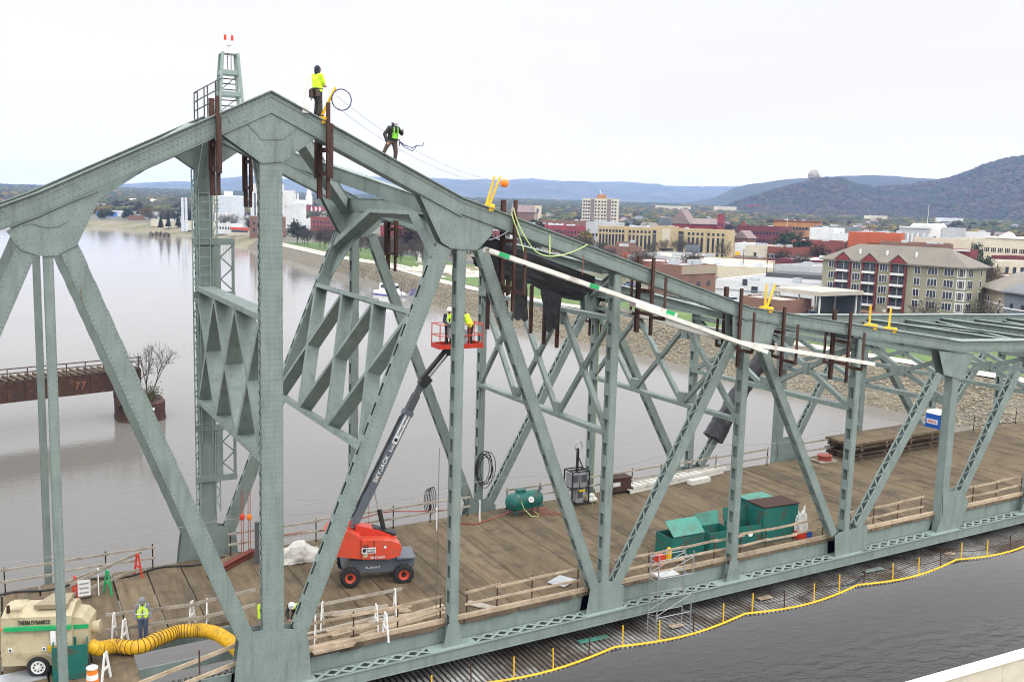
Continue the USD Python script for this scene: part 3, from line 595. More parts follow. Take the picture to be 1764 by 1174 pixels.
# floor beams, fascia stringers, deck panels
for i in range(-2, 10):
    x = i*L; mb = MB(); mb.bb((x-.2, .56, B0(x)-.45), (x+.2, W-.2, dz(x)-.42)); part('floor_beam', mb, 'steel_floor', BR)
mb = MB()
for yy in (.54, 2.4, 4.6, 6.4, 8.2, 10.4, W-.42):
    for i in range(-2, 9):
        if yy in (2.4,) and i == -1: pass
        xa, xb = i*L, (i+1)*L; lo, hi = (.02, .58) if yy in (.54, W-.42) else (.35, .60)
        mb.prism([(xa, B0(xa)+lo), (xb, B0(xb)+lo), (xb, B0(xb)+hi+.12), (xa, B0(xa)+hi+.12)], (0, yy+.05, 0), (1, 0, 0), (0, 0, 1), .1)
part('stringers', mb, 'steel', BR, kind='stuff')
dk_path = '/World/truss_bridge/deck'; UsdGeom.Xform.Define(stage, dk_path); PW = 1.5
k = 0; x = -15.0
while x < 66:
    y0 = .40
    if -5.6 < x+.1 < -.6: y0 = 4.55+(.15 if int(x) % 2 else 0)
    gap = .07 if x < 0 else .035
    mb = MB(); zc = dz(x+PW/2)-.075; dd = V(1, 0, GR); dd /= np.linalg.norm(dd)
    j_ = rng.normal(0, .008)
    mb.box((x+PW/2, (y0+W-.4)/2, zc+j_), (PW-gap, W-.4-y0, .15), (dd, V(0, 1, 0), V(-dd[2], 0, dd[0]))); part('deck_panel', mb, 'deck', dk_path); x += PW
# two piers under the towers
mat('red_oxide', (.17, .045, .03), .8, var=.25)
# ---------------------------------------------------------------- guard rails along the deck
def pipe_rail(name, xs, y, label, post_m, rail_m, hh=(.55, 1.08), gap=(), boards=True, jit=.02, group=None):
    t = thing(name, label, 'guard rail', (xs[0], y, dz(xs[0])), group=group)
    for x in xs:
        mb = MB(); mb.cyl((x, y, dz(x)-.35), (x+rng.normal(0, .015), y, dz(x)+1.2), .032, n=6); mb.box((x, y, dz(x)+.02), (.12, .12, .03)); part('post', mb, post_m, t)
    for k_, (a, b) in enumerate(zip(xs[:-1], xs[1:])):
        for h in hh:
            mb = MB(); j0, j1 = rng.normal(0, jit, 2); yo = y-.06-.05*(k_ % 2); mb.bar((a-.12, yo, dz(a)+h+j0), (b+.12, yo, dz(b)+h+j1), .045, .105); part('rail', mb, rail_m, t)
    return t
pipe_rail('guard_rail', list(np.arange(-15, -.9, 2.05)), W-.62, 'thin timber rail along the far deck edge left of the tower', 'rust_dark', 'timber_grey')
pipe_rail('guard_rail', [.9, 3.0, 5.15, 7.4, 9.3, 11.4, 13.6], W-.62, 'thin timber rail along the far deck edge behind the boom lift', 'rust_dark', 'timber_grey')
pipe_rail('guard_rail', list(np.arange(16, 35, 2.1)), W-.62, 'thin timber rail along the far deck edge behind the green tank', 'rust_dark', 'timber_grey')
pipe_rail('guard_rail', list(np.arange(38, 64, 2.4)), W-.62, 'pale rail along the far deck edge behind the timber mats', 'rust_dark', 'timber_grey')
YR = .62
pipe_rail('guard_rail', [1.4, 3.3, 5.15, 7.0], YR, 'timber rail on rusty posts right of the big tower gusset', 'rust', 'timber')
pipe_rail('guard_rail', [8.2, 9.6, 11.3, 13.6], YR, 'timber rail on rusty posts left of the second bottom gusset', 'rust', 'timber')
pipe_rail('guard_rail', [15.6, 17.4, 19.2, 21.2, 22.8, 24.4, 26.2, 28.2], YR, 'timber rail on rusty posts in front of the green bins', 'rust', 'timber')
pipe_rail('guard_rail', [30.1, 31.8, 33.6, 35.4], YR, 'timber rail on rusty posts in front of the pinned post', 'rust', 'timber')
pipe_rail('guard_rail', [37.6, 39.6, 41.6, 43.8, 46, 48.2, 50.5], YR, 'timber rail on rusty posts at the right picture edge', 'rust', 'timber')
for (a, b, nm) in ((1.1, 7.1, 'first'), (7.5, 14.0, 'second'), (15.1, 28.6, 'third'), (29.6, 50, 'far')):
    mb = MB(); mb.bar((a, .46, dz(a)+.10), (b, .46, dz(b)+.10), .14, .18); solo('kerb_timber', mb, 'timber', {'first': 'kerb timber bolted on the deck edge beside the big tower gusset', 'second': 'kerb timber on the deck edge left of the second bottom gusset', 'third': 'kerb timber on the deck edge below the green bins', 'far': 'kerb timber on the deck edge at the far right'}[nm], 'timber')
for i_, (a, b, m) in enumerate(((1.2, 2.6, 0), (2.7, 3.5, .1), (3.6, 5.2, 0), (5.3, 6.8, .05), (8.0, 10.4, 0), (10.6, 13.2, 0))):
    mb = MB(); mb.bar((a, .41-m*.2, dz(a)-.1), (b, .41-m*.2, dz(b)-.1), .1, .16+m)
    solo('edge_block', mb, 'timber_dark', ['worn edge block nearest the big tower gusset', 'short worn edge block second from the tower gusset', 'worn edge block below the plank pile', 'worn edge block left of the first hanger', 'worn edge block right of the first hanger', 'worn edge block left of the second gusset'][i_], 'timber block')
# rails across the open floor at lower left
t = thing('guard_rail', 'long timber rails across the open floor left of the big gusset', 'guard rail', (-4, 1, dz(-4)))
for a, b, h in (((-6.3, .2, .05), (-.5, .7, .95), 0), ((-6.2, .1, -.55), (-.5, .5, .35), 0)):
    mb = MB(); mb.bar((a[0], a[1], dz(a[0])+a[2]), (b[0], b[1], dz(b[0])+b[2]), .06, .15); part('rail', mb, 'timber', t)
for x in (-2.6, -.6):
    mb = MB(); mb.bar((x, .45, dz(x)-.7), (x, .5, dz(x)+1.0), .05, .05, (1, 0, 0)); part('post', mb, 'rust', t)
mb = MB(); mb.tube([V(x, W-.7, dz(x)+1.62+.25*math.cos(x*.43)) for x in np.arange(-15, 62, 1.2)], .014, 5)
solo('lifeline', mb, 'rope_grey', 'thin wire lifeline strung along the far truss above the rail', 'wire rope')
mb = MB(); mb.tube([V(x, W-1.0+.25*math.sin(x*2), dz(x)+.05) for x in np.arange(-15, 1, .4)], .045, 6); solo('cable', mb, 'black', 'black cable lying along the far deck edge at left', 'cable')
mb = MB(); mb.tube([V(x, W-.7+.04*math.sin(3*x), dz(x)+.75+.2*math.sin(x*.9)-.55*max(0, 4.3-x)*.25) for x in np.arange(2.2, 12.6, .3)], .03, 6); solo('hose', mb, 'hose_red', 'dull red hose draped along the far rail behind the boom lift', 'hose')
mb = MB(); mb.tube([V(12.6, 11.2, dz(12.6)+.06), V(13.3, 10.6, dz(13.3)+.04), V(14.2, 10.9, dz(14.2)+.04), V(15.2, 11, dz(15)+.15), V(15.9, 10.9, dz(16)+.45)], .03, 6); solo('hose', mb, 'hose_red', 'red hose on the deck leading to the green tank', 'hose')

# A-frame barricades
def a_frame(t, p, ang, m, h=1.08, tip=0.0, name='a_frame'):
    d = V(math.cos(ang), math.sin(ang), 0); mb = MB(); top = p+V(0, 0, h)+V(-d[1], d[0], 0)*tip
    for s_ in (-1, 1): mb.bar(p+d*.33*s_, top+d*.05*s_, .045, .10, d)
    mb.bar(p+d*.17+V(0, 0, h*.45), p-d*.17+V(0, 0, h*.45), .04, .09, (0, 0, 1)); part(name, mb, m, t)
def barricade(label, frames, boards, bm='timber_grey'):
    p0 = dk(*frames[0][0]); t = thing('barricade', label, 'barricade', p0)
    for px, ang, m in frames: a_frame(t, dk(*px), ang, m)
    for (a, ha), (b, hb) in boards:
        mb = MB(); mb.bar(dk(*a)+V(0, 0, ha), dk(*b)+V(0, 0, hb), .04, .13); part('board', mb, bm, t)
barricade('barricade of pale boards behind the worker in the yellow vest', [((197, 1100), 1.2, 'white'), ((331, 1078), 1.0, 'white'), ((357, 1075), 1.3, 'white')],
          [(((183, 1098), .95), ((344, 1080), 1.0)), (((183, 1104), .45), ((344, 1083), .5)), (((338, 1081), 1.05), ((440, 1058), 1.1)), (((338, 1086), .5), ((440, 1062), .55))])
barricade('barricade beside the red and black boom lift wheels', [((555, 1080), 1.1, 'white'), ((680, 1056), 1.4, 'white')], [(((548, 1080), .95), ((692, 1052), 1.0)), (((542, 1082), .55), ((668, 1062), .5))])
barricade('barricade with red and green frames left of the trailer hood', [((238, 992), 2.0, 'red'), ((186, 1022), 2.0, 'green_tag'), ((130, 1033), 1.9, 'red')],
          [(((110, 1042), .95), ((245, 986), 1.0)), (((122, 1044), .95), ((192, 1012), 1.05)), (((128, 1036), .35), ((240, 994), .4))])
for k, (px, lb, an) in enumerate((((752, 910), 'left one of two white A-frame stands along the far rail', 1.2), ((826, 896), 'right one of two white A-frame stands along the far rail', 1.2), ((648, 1085), 'white A-frame stand leaning on the plank pile', 1.5), ((664, 1100), 'white A-frame stand behind the near rail by the gusset', 1.6), ((543, 1107), 'white A-frame stand close to the tower gusset', 1.2), ((215, 1112), 'white A-frame stand straddling the yellow duct', 1.0), ((183, 1172), 'white A-frame stand beside the orange drum', 1.0), ((170, 1020), 'small white A-frame stand behind the trailer', 1.5))):
    p = dk(*px); t = thing('a_frame_stand', lb, 'barricade stand', p); a_frame(t, p, an, 'white', 1.1)
p = dk(130, 1040); t = thing('notice_board', 'grey white notice sheet hung on the red barricade', 'sign', p); mb = MB(); mb.box(p+V(.35, -.2, .75), (.5, .02, .7)); part('sheet', mb, 'sign_white', t)
for zz in (.55, .75, .95):
    mb = MB(); mb.box(p+V(.35, -.215, zz), (.36, .01, .06)); part('print', mb, 'grey', t)

# ---------------------------------------------------------------- compressor trailer
A0 = V(-7.85, 3.19, 0); th_ = math.radians(-17.81); A0[2] = dz(A0[0]); Rt = rz(th_)
TR = thing('compressor_trailer', 'tan trailer-mounted compressor with a green stripe', 'trailer', A0)
loc = lambda mb: mb.xf(Rt, A0)
mb = MB(); prof = [(0, .46), (-.03, .95), (.1, 1.78), (.1, 1.92), (.12, 2.24), (.75, 2.5), (1.3, 2.42), (1.55, 2.2), (1.62, .46)]
mb.prism(prof, (-1.2, 0, 0), (0, 1, 0), (0, 0, 1), 2.4); part('body', loc(mb), 'tan', TR)
mb = MB(); mb.prism([(1.2, .9), (1.7, .9), (1.72, 1.83), (1.5, 2.05), (1.2, 2.12)], (0, 1.5, 0), (1, 0, 0), (0, 0, 1), 1.2); part('nose', loc(mb), 'tan', TR)
mb = MB(); mb.bb((-1.08, -.03, 1.78), (1.2, .085, 1.92)); mb.bb((1.2, .28, 1.66), (1.725, .31, 1.82)); part('green_stripe', loc(mb), 'green_tag', TR)
mb = MB(); mb.prism([(-1.18, .96), (.5, .96), (.5, 1.74), (-.95, 1.74)], (0, -.035, 0), (1, 0, 0), (0, .12/.8, 1), .02); part('side_panel', loc(mb), 'tan', TR)
mb = MB(); mb.prism([(-.15, 0), (1.0, 0), (1.0, .95), (.25, .95)], (0, .35, 2.44), (1, 0, 0), (0, 1, .06), .16)
part('top_lid', loc(mb), 'tan_dark', TR)
mb = MB(); mb.prism([(.52, 1.0), (1.1, 1.0), (1.1, 1.72), (.52, 1.72)], (0, -.02, 0), (1, 0, 0), (0, .1, 1), .03); part('control_panel', loc(mb), 'ink', TR)
mb = MB(); mb.bb((.5, -.06, 1.2), (.68, -.03, 1.75)); part('white_notice', loc(mb), 'sign_white', TR)
mb = MB(); mb.bb((.4, -.07, .98), (.66, -.04, 1.22)); part('yellow_notice', loc(mb), 'yellow', TR)
for u in (-.95, .2):
    mb = MB(); mb.bb((u, -.06, 1.02), (u+.14, -.035, 1.16)); dp_ = part('decal', loc(mb), 'sign_white', TR); mb = MB(); mb.bb((u+.04, -.07, 1.05), (u+.1, -.062, 1.13)); part('decal_mark', loc(mb), 'ink', dp_)
mb = MB(); tm = meshkit.text_mesh('THERM DYNAMICS', .15, .012, True); s_ = 1.1/(tm.vertices[:, 0].max()); v = tm.vertices*V(s_, 1, 1)
mb.add(np.stack([v[:, 0]-.63, np.full(len(v), .085)-v[:, 2], v[:, 1]+1.98], 1), tm.faces); part('lettering', loc(mb), 'ink', TR)
mb = MB(); mb.prism([(-.42, 0), (.5, 0), (.42, .3), (.22, .42), (-.2, .42), (-.38, .3)], (.05, .02, .44), (1, 0, 0), (0, 0, 1), .06); part('wheel_arch', loc(mb), 'tan_dark', TR)
for y_ in (-.02, 1.55):
    mb = MB(); mb.lathe([(.24, -.11), (.36, -.11), (.405, -.07), (.405, .07), (.36, .11), (.24, .11)], (.05, y_+.05, .40), 22, (0, -1, 0), ring=True); wp = part('tyre', loc(mb), 'rubber', TR, smooth=40)
    mb = MB(); mb.lathe([(.05, .125), (.07, .12), (.19, .09), (.25, .12), (.25, 0)], (.05, y_+.05, .40), 20, (0, -1, 0)); rp = part('rim', loc(mb), 'white', wp)
    if y_ < 0:
        for k in range(8):
            a = k*math.pi/4; mb = MB(); mb.cyl((.05+.15*math.cos(a), -.10, .4+.15*math.sin(a)), (.05+.15*math.cos(a), -.085, .4+.15*math.sin(a)), .032, n=6); part('rim_hole', loc(mb), 'ink', rp) if False else part('rim_hole', loc(mb), 'ink', wp)
mb = MB(); mb.cyl((1.7, .9, 1.45), (1.98, .9, 1.45), .2, .24, 14); mb.cyl((1.95, .9, 1.45), (2.0, .9, 1.45), .26, .26, 14); part('outlet_pipe', loc(mb), 'tan', TR)
mb = MB(); mb.cyl((1.6, .5, 1.0), (1.95, .45, .9), .14, .14, 10); part('duct_outlet', loc(mb), 'galv', TR)
mb = MB(); mb.bb((-1.1, .35, 2.2), (-.6, 1.3, 2.46)); part('engine_hood', loc(mb), 'tan', TR)
mb = MB(); mb.cyl((-1.02, .35, 2.35), (-1.02, .35, 2.62), .06, n=8); part('exhaust', loc(mb), 'rust_dark', TR)
mb = MB(); mb.bar((-1.2, .5, .55), (-2.6, .75, .5), .1, .1); mb.bar((-1.2, 1.1, .55), (-2.6, .85, .5), .1, .1); mb.cyl((-2.5, .8, .5), (-2.5, .8, 0), .04, n=6); part('drawbar', loc(mb), 'grey_dark', TR)
mb = MB(); mb.bb((-1.22, 0, 1.8), (-1.2, .1, 1.9)); part('marker_lamp', loc(mb), 'orange', TR)
# yellow duct
pts = [dk(*q, .3) for q in ((150, 1100), (175, 1104), (200, 1112), (235, 1114), (265, 1103), (290, 1093), (310, 1087), (335, 1085), (350, 1085), (372, 1090), (388, 1099), (402, 1110), (412, 1135))]
pts[0] = V(-6.05, 3.05, dz(-6)+.85); pts[1] = V(-5.6, 3.3, dz(-5.6)+.55); pts[-1] = pts[-2]+V(.25, -.5, -.4)
from scipy.interpolate import CubicSpline
cs = CubicSpline(np.arange(len(pts)), np.array(pts)); tt = np.linspace(0, len(pts)-1, 260); P = cs(tt)
DU = thing('air_duct', 'fat yellow corrugated air duct from the trailer to the gusset', 'duct', P[120]-V(0, 0, .3))
mb = MB(); mb.tube(P, .265+.016*np.sin(tt*2*math.pi*4.4), 16); part('hose_skin', mb, 'yellow_duct', DU, smooth=True)
for k in range(2, 256, 5):
    mb = MB(); d, a, b = frame(P[min(k+1, 259)]-P[k-1]); r_ = .268
    ring = [P[k]+r_*(math.cos(t)*a+math.sin(t)*b) for t in np.linspace(0, 2*math.pi, 15)]; mb.tube(ring, .011, 4); part('hoop', mb, 'rust', DU)
# green box and orange drum at the trailer
def open_bin(label, px0, px1, hgt, dep, lid, m='green_bin', mark=False, lid_m='green_mint', base=None, z_extra=0, group=None):
    a, b = dk(*px0), dk(*px1); d = b-a; d[2] = 0; w_ = np.linalg.norm(d); d /= w_; n_ = V(-d[1], d[0], 0); o = (a+b)/2+n_*dep/2
    t = thing('job_box', label, 'steel box', o, group=group); A = (d, n_, V(0, 0, 1)); tw = .04
    for nm, c, s_ in (('front_wall', a+d*w_/2+n_*tw/2, (w_, tw, hgt)), ('back_wall', a+d*w_/2+n_*(dep-tw/2), (w_, tw, hgt)), ('side_wall', a+d*tw/2+n_*dep/2, (tw, dep-2*tw, hgt)), ('side_wall', a+d*(w_-tw/2)+n_*dep/2, (tw, dep-2*tw, hgt))):
        mb = MB(); mb.box(c+V(0, 0, hgt/2+.05), s_, A); part(nm, mb, m, t)
    mb = MB(); mb.box(o+V(0, 0, .1), (w_-.1, dep-.1, .04), A); part('floor', mb, 'rust_dark', t)
    for s_ in (-1, 1):
        mb = MB(); mb.box(o+d*s_*w_*.4+V(0, 0, .025), (.1, dep*.96, .05), A); part('skid', mb, 'grey_dark', t)
    mb = MB()
    if lid == 'open': mb.box(a+d*w_/2+n_*(dep+.10)+V(0, 0, hgt+.36), (w_, .05, .66), (d, n_*.97+V(0, 0, -.2), V(0, 0, .97)+n_*.2))
    elif lid == 'front':
        u_ = V(0, 0, .8)-n_*.6; u2 = V(0, 0, .6)+n_*.8; mb.box(a+d*w_/2+n_*.32+V(0, 0, hgt+.42), (w_*.95, .05, .95), (d, np.cross(u_*0+V(0, 0, .62)+n_*.78, d), V(0, 0, .62)+n_*.78))
    elif lid == 'flat': mb.box(o+V(0, 0, hgt+.08), (w_+.06, dep+.06, .05), A)
    if mb.n: part('lid', mb, lid_m, t)
    if mark:
        mb = MB(); mb.cyl(a+d*w_*.42+V(0, 0, hgt*.62)-n_*.012, a+d*w_*.42+V(0, 0, hgt*.62)-n_*.004, .14, n=16); part('white_badge', mb, 'sign_white', t)
    return t
open_bin('tall dark green box standing beside the trailer wheel', (91, 1176), (152, 1166), 1.28, .8, None, mark=False)
open_bin('leftmost green box, its lid sloping open towards the front', (1156, 966), (1212, 953), 1.05, 1.25, 'front')
open_bin('green box with upright lid, second from the left', (1222, 952), (1262, 943), .95, 1.1, 'open')
open_bin('green box with a white badge beside the rusty-topped box', (1268, 943), (1324, 933), 1.0, 1.1, 'open', mark=True, lid_m='green_bin')
open_bin('tallest green box with a rusty flat lid', (1313, 936), (1372, 924), 1.75, 1.3, 'flat', lid_m='rust')
open_bin('green box with a mint lid behind the rusty-topped box', (1290, 895), (1332, 886), .95, 1.0, 'flat')
p = dk(160, 1194); t = thing('channelizer_drum', 'orange and white drum beside the green box', 'traffic drum', p)
for k in range(5):
    mb = MB(); mb.lathe([(.24-.015*k, .19*k), (.235-.015*k, .19*k+.185)], p, 16); part('band', mb, 'orange' if k % 2 == 0 else 'white', t)
mb = MB(); mb.lathe([(.2, .95), (.2, 1.0), (.12, 1.04)], p, 14); part('cap', mb, 'white_dirty', t)

# crumpled heaps
def heap(center, rad, hgt, seed): 
    m = trimesh.creation.icosphere(3); v = m.vertices*1.0; nz = meshkit.fbm(v*2.2+seed, 4, seed)[:, None]; v = v*(0.45+1.05*nz)*V(rad[0], rad[1], hgt)+.0; v = v*(1+.45*np.abs(meshkit.noise(v*5.5, seed)[:, None]-.5)+.2*(meshkit.noise(v*11, seed)[:, None]-.5)); v[:, 2] = np.maximum(v[:, 2], 0); return MB().add(v+np.array(center), m.faces)
# ---------------------------------------------------------------- boom lift
hv = V(2.32, -.56, 0); hv /= np.linalg.norm(hv); nv = V(-hv[1], hv[0], 0); up = V(0, 0, 1)
Wc = V(4.81, 5.67, 0); base = Wc+hv*1.2+nv*1.05; base[2] = dz(base[0]); LF = thing('boom_lift', 'orange-red and slate telescopic boom lift with black tyres', 'boom lift', base)
lp = lambda u, n, z: base+hv*u+nv*n+up*z
Ax = (hv, nv, up)
for u in (-1.2, 1.2):
    for n in (-1.0, 1.0):
        mb = MB(); c = lp(u, n, .44); prof = [(.24, -.17), (.37, -.17), (.44, -.12), (.44, .12), (.37, .17), (.24, .17)]; mb.lathe(prof, c, 24, -nv, ring=True)
        for k in range(22):
            a = k*2*math.pi/22; q = hv*math.cos(a)+up*math.sin(a); mb.box(c+q*.44-nv*(.07 if k % 2 else -.07), (.055, .17, .05), (np.cross(nv, q), nv, q))
        wp = part('tyre', mb, 'rubber', LF)
        s_ = -1 if n < 0 else 1
        mb = MB(); mb.lathe([(.1, .03), (.13, .10), (.2, .12), (.26, .16), (.27, .16), (.27, 0)], c, 18, nv*s_); part('rim', mb, 'red_orange', wp, smooth=30)
        mb = MB(); mb.cyl(c+nv*s_*.02, c+nv*s_*.17, .1, .07, 12); part('hub', mb, 'ink', wp)
    mb = MB(); mb.bar(lp(u, -.85, .46), lp(u, .85, .46), .22, .2, up); part('axle', mb, 'grey_dark', LF)
mb = MB(); mb.prism([(-1.5, .45), (1.45, .42), (1.75, .62), (1.75, 1.02), (1.0, 1.08), (-1.2, 1.0), (-1.55, .8)], base+nv*.55, hv, up, 1.1); part('chassis', mb, 'slate', LF)
mb = MB(); mb.box(lp(1.35, 0, 1.06), (.85, 1.5, .06), Ax); part('chassis_deck', mb, 'slate', LF)
mb = MB(); mb.cyl(lp(0, 0, 1.0), lp(0, 0, 1.18), .55, n=20); part('slew_ring', mb, 'grey_dark', LF)
def shell(nm, u0, u1, n0, n1, prof, m):
    mb = MB(); mb.prism(prof, base+nv*n1, hv, up, n1-n0); return part(nm, mb, m, LF)
shell('engine_hood', 0, 0, -.98, -.32, [(-.7, 1.22), (.55, 1.16), (1.02, 1.3), (1.12, 1.62), (1.0, 1.86), (.55, 2.02), (-.7, 2.1)], 'red_orange')
shell('tank_hood', 0, 0, .34, .98, [(-.7, 1.22), (.9, 1.2), (1.05, 1.7), (.6, 2.0), (-.7, 2.08)], 'red_orange')
shell('counterweight', 0, 0, -.9, .9, [(-2.15, 1.45), (-.72, 1.2), (-.72, 2.2), (-1.3, 2.5), (-1.95, 2.62), (-2.25, 2.2)], 'red_orange')
shell('turret_frame', 0, 0, -.32, .34, [(-.9, 1.18), (.9, 1.18), (.95, 1.9), (.2, 2.28), (-.9, 2.6)], 'red')
mb = MB(); mb.prism([(-.14, 1.2), (-.1, 1.2), (-.14, 2.06), (-.18, 2.06)], base-nv*.98, hv, up, .012); part('hood_seam', mb, 'ink', LF)
for k in range(3):
    mb = MB(); mb.box(lp(-.52, -.99, 1.86-.08*k), (.26, .02, .03), Ax); part('louvre', mb, 'ink', LF)
def letter(txt, h_, o, u_, v_, m, par, maxw=None, bold=True, nm='lettering'):
    tm = meshkit.text_mesh(txt, h_, .008, bold); v = np.array(tm.vertices); w_ = v[:, 0].max()
    if maxw: v[:, 0] *= maxw/w_
    u_, v_ = np.array(u_, float), np.array(v_, float); n_ = np.cross(u_, v_); mb = MB(); mb.add(np.array(o)+v[:, :1]*u_+v[:, 1:2]*v_+v[:, 2:]*n_, tm.faces); return part(nm, mb, m, par)
mb = MB(); mb.box(lp(-.38, -.992, 1.62), (.62, .015, .26), Ax); dp_ = part('label_plate', mb, 'sign_white', LF)
mb = MB(); mb.cyl(lp(-.58, -1.0, 1.62), lp(-.58, -1.012, 1.62), .08, n=14); part('label_mark', mb, 'ink', dp_)
letter('United', .07, lp(-.47, -1.001, 1.64), hv, up, 'ink', dp_, .36); letter('Rentals', .07, lp(-.47, -1.001, 1.53), hv, up, 'ink', dp_, .36)
mb = MB(); mb.box(lp(-.52, -.992, 1.40), (.2, .015, .2), Ax); part('yellow_notice', mb, 'tan', LF)
letter('SKYJACK', .10, lp(-.3, -.986, 1.23), hv, up, 'white', LF, .66)
letter('SJ66T', .09, lp(-.5, -.556, .62), hv, up, 'white', LF, .7)
mb = MB(); mb.cyl(lp(.35, -.985, 1.74), lp(.35, -1.0, 1.74), .06, n=12); part('fuel_cap', mb, 'white', LF)
mb = MB(); mb.box(lp(-1.2, -.6, 2.55), (.05, .05, .5), Ax); mb.cyl(lp(-1.2, -.6, 2.75), lp(-1.2, -.6, 2.95), .07, .05, 8); part('beacon', mb, 'red', LF)
shell('hood_vent', 0, 0, -.25, .3, [(-.2, 2.3), (.9, 1.98), (.95, 2.06), (-.1, 2.42)], 'ink')
# boom
bt = lp(-1.05, .02, 2.45); el = V(8.62, 6.75, 0); el[2] = 10.05; e1 = el-bt; e1 /= np.linalg.norm(e1); bs = np.cross(e1, up); bs /= np.linalg.norm(bs); bu = np.cross(bs, e1)
mid = bt+(el-bt)*.78
bp = MB(); bp.bar(bt, mid, .32, .40, bu); bp = part('boom_outer', bp, 'slate', LF)
mb = MB(); mb.bar(bt+(el-bt)*.755, bt+(el-bt)*.9, .28, .34, bu); part('boom_inner', mb, 'grey_dark', LF)
mb = MB(); mb.bar(bt+(el-bt)*.88, el, .22, .26, bu); part('boom_tip', mb, 'grey_dark', LF)
mb = MB(); mb.bar(mid-e1*.15, mid+e1*.08, .38, .46, bu); part('boom_collar', mb, 'slate', bp)
mb = MB(); mb.tube([bt+(el-bt)*f+bu*(.24+.02*math.sin(f*40))+bs*.1 for f in np.linspace(.05, .76, 24)], .03, 5); part('hydraulic_hose', mb, 'ink', LF)
mb = MB(); mb.bar(bt+(el-bt)*.12+bu*.215-bs*.08, bt+(el-bt)*.74+bu*.215-bs*.08, .1, .05, bu); part('cable_track', mb, 'grey_dark', LF)
c1, c2 = lp(.45, .02, 2.0), bt+(el-bt)*.26-bu*.2
mb = MB(); mb.cyl(c1, c1+(c2-c1)*.55, .11, n=10); part('lift_cylinder', mb, 'ink', LF)
mb = MB(); mb.cyl(c1+(c2-c1)*.5, c2, .055, n=8); part('cylinder_rod', mb, 'galv', LF)
mb = MB(); mb.bar(el-e1*.25, el+V(.28, 0, .15), .34, .4, bu); part('knuckle', mb, 'ink', LF)
sd = -np.sign(bs[1])*bs if bs[1] != 0 else bs; sd = bs if bs[1] < 0 else -bs
fo = lambda s: bt+(el-bt)*s+sd*.166-bu*.07
letter('SKYJACK', .19, fo(.30), e1, np.cross(sd, e1), 'white', bp, 1.35)
letter('SJ66', .15, fo(.51), e1, np.cross(sd, e1), 'white', bp, .45)
pc = bt+(el-bt)*.675+sd*.166; mb = MB(); mb.box(pc, (1.55, .012, .26), (e1, sd, np.cross(sd, e1))); dp_ = part('label_plate', mb, 'sign_white', LF)
letter('United Rentals', .11, pc-e1*.4-np.cross(sd, e1)*.05+sd*.007, e1, np.cross(sd, e1), 'ink', dp_, 1.1)
mb = MB(); mb.cyl(pc-e1*.6, pc-e1*.6+sd*.014, .09, n=14); part('label_mark', mb, 'ink', dp_)
# jib and basket
je = V(9.95, 6.9, 11.42); jd = (je-el)/np.linalg.norm(je-el); js = np.cross(jd, up); js /= np.linalg.norm(js); ju = np.cross(js, jd)
mb = MB(); mb.bar(el+ju*.1, je+ju*.1, .2, .16, ju); part('jib', mb, 'ink', LF)
mb = MB(); mb.cyl(el-ju*.14, je-ju*.14, .05, n=8); part('jib_cylinder', mb, 'grey', LF)
mb = MB(); mb.box(je+V(.1, 0, -.02), (.4, .34, .5), Ax); part('rotator', mb, 'ink', LF)
bc = V(10.42, 7.0, 11.5)   # centre of basket floor
mb = MB(); mb.box(bc+V(0, 0, .02), (2.2, 1.0, .06)); part('basket_floor', mb, 'grey_dark', LF)
for nm, c, s_ in (('toe_board', (0, -.5, .1), (2.24, .03, .22)), ('toe_board', (0, .5, .1), (2.24, .03, .22)), ('toe_board', (-1.11, 0, .1), (.03, .97, .22)), ('toe_board', (1.11, 0, .1), (.03, .97, .22))):
    mb = MB(); mb.box(bc+V(*c), s_); part(nm, mb, 'red', LF)
for u in (-1.1, -.4, .4, 1.1):
    for n in (-.49, .49):
        mb = MB(); mb.cyl(bc+V(u, n, .05), bc+V(u, n, 1.12), .025, n=6); part('basket_post', mb, 'red', LF)
for z_ in (.6, 1.12):
    mb = MB(); q = [bc+V(a, b, z_) for a, b in ((-1.1, -.49), (1.1, -.49), (1.1, .49), (-1.1, .49), (-1.1, -.49))]
    for a, b in zip(q[:-1], q[1:]): mb.cyl(a, b, .024, n=6)
    part('basket_rail', mb, 'red', LF)
mb = MB(); mb.box(bc+V(-.35, -.42, .75), (.62, .2, .5)); part('control_box', mb, 'grey', LF)
mb = MB(); mb.box(bc+V(-.35, -.46, 1.12), (.8, .22, .12)); part('control_hood', mb, 'grey_dark', LF)
mb = MB(); mb.box(bc+V(.1, -.3, .5), (.4, .3, .75)); part('tool_bin', mb, 'grey', LF)

# ---------------------------------------------------------------- other things on the deck
c = V(16.55, 11.15, dz(16.5)+.72); ax = V(1, .06, .0334); ax /= np.linalg.norm(ax); t = thing('air_tank', 'green horizontal air tank with a white dial face', 'air tank', c-V(0, 0, .72))
mb = MB(); mb.lathe([(.02, -1.12), (.25, -1.08), (.42, -.95), (.5, -.75), (.5, .75), (.42, .95), (.25, 1.08), (.02, 1.12)], c, 24, ax); part('tank', mb, 'green_bin', t, smooth=40)
mb = MB(); mb.box(c+V(-.25, 0, .55), (.5, .3, .2)); part('top_box', mb, 'green_bin', t)
mb = MB(); mb.cyl(c+V(.15, -.49, .16), c+V(.15, -.53, .17), .17, n=18); bp = part('badge', mb, 'sign_white', t); mb = MB(); mb.box(c+V(.15, -.535, .17), (.16, .01, .05)); part('badge_mark', mb, 'grey', bp)
mb = MB(); mb.tube([c+V(.75, -.2, .5), c+V(.9, -.1, .75), c+V(1.1, 0, .55), c+V(.8, 0, .5)], .04, 6); part('manifold', mb, 'grey_dark', t)
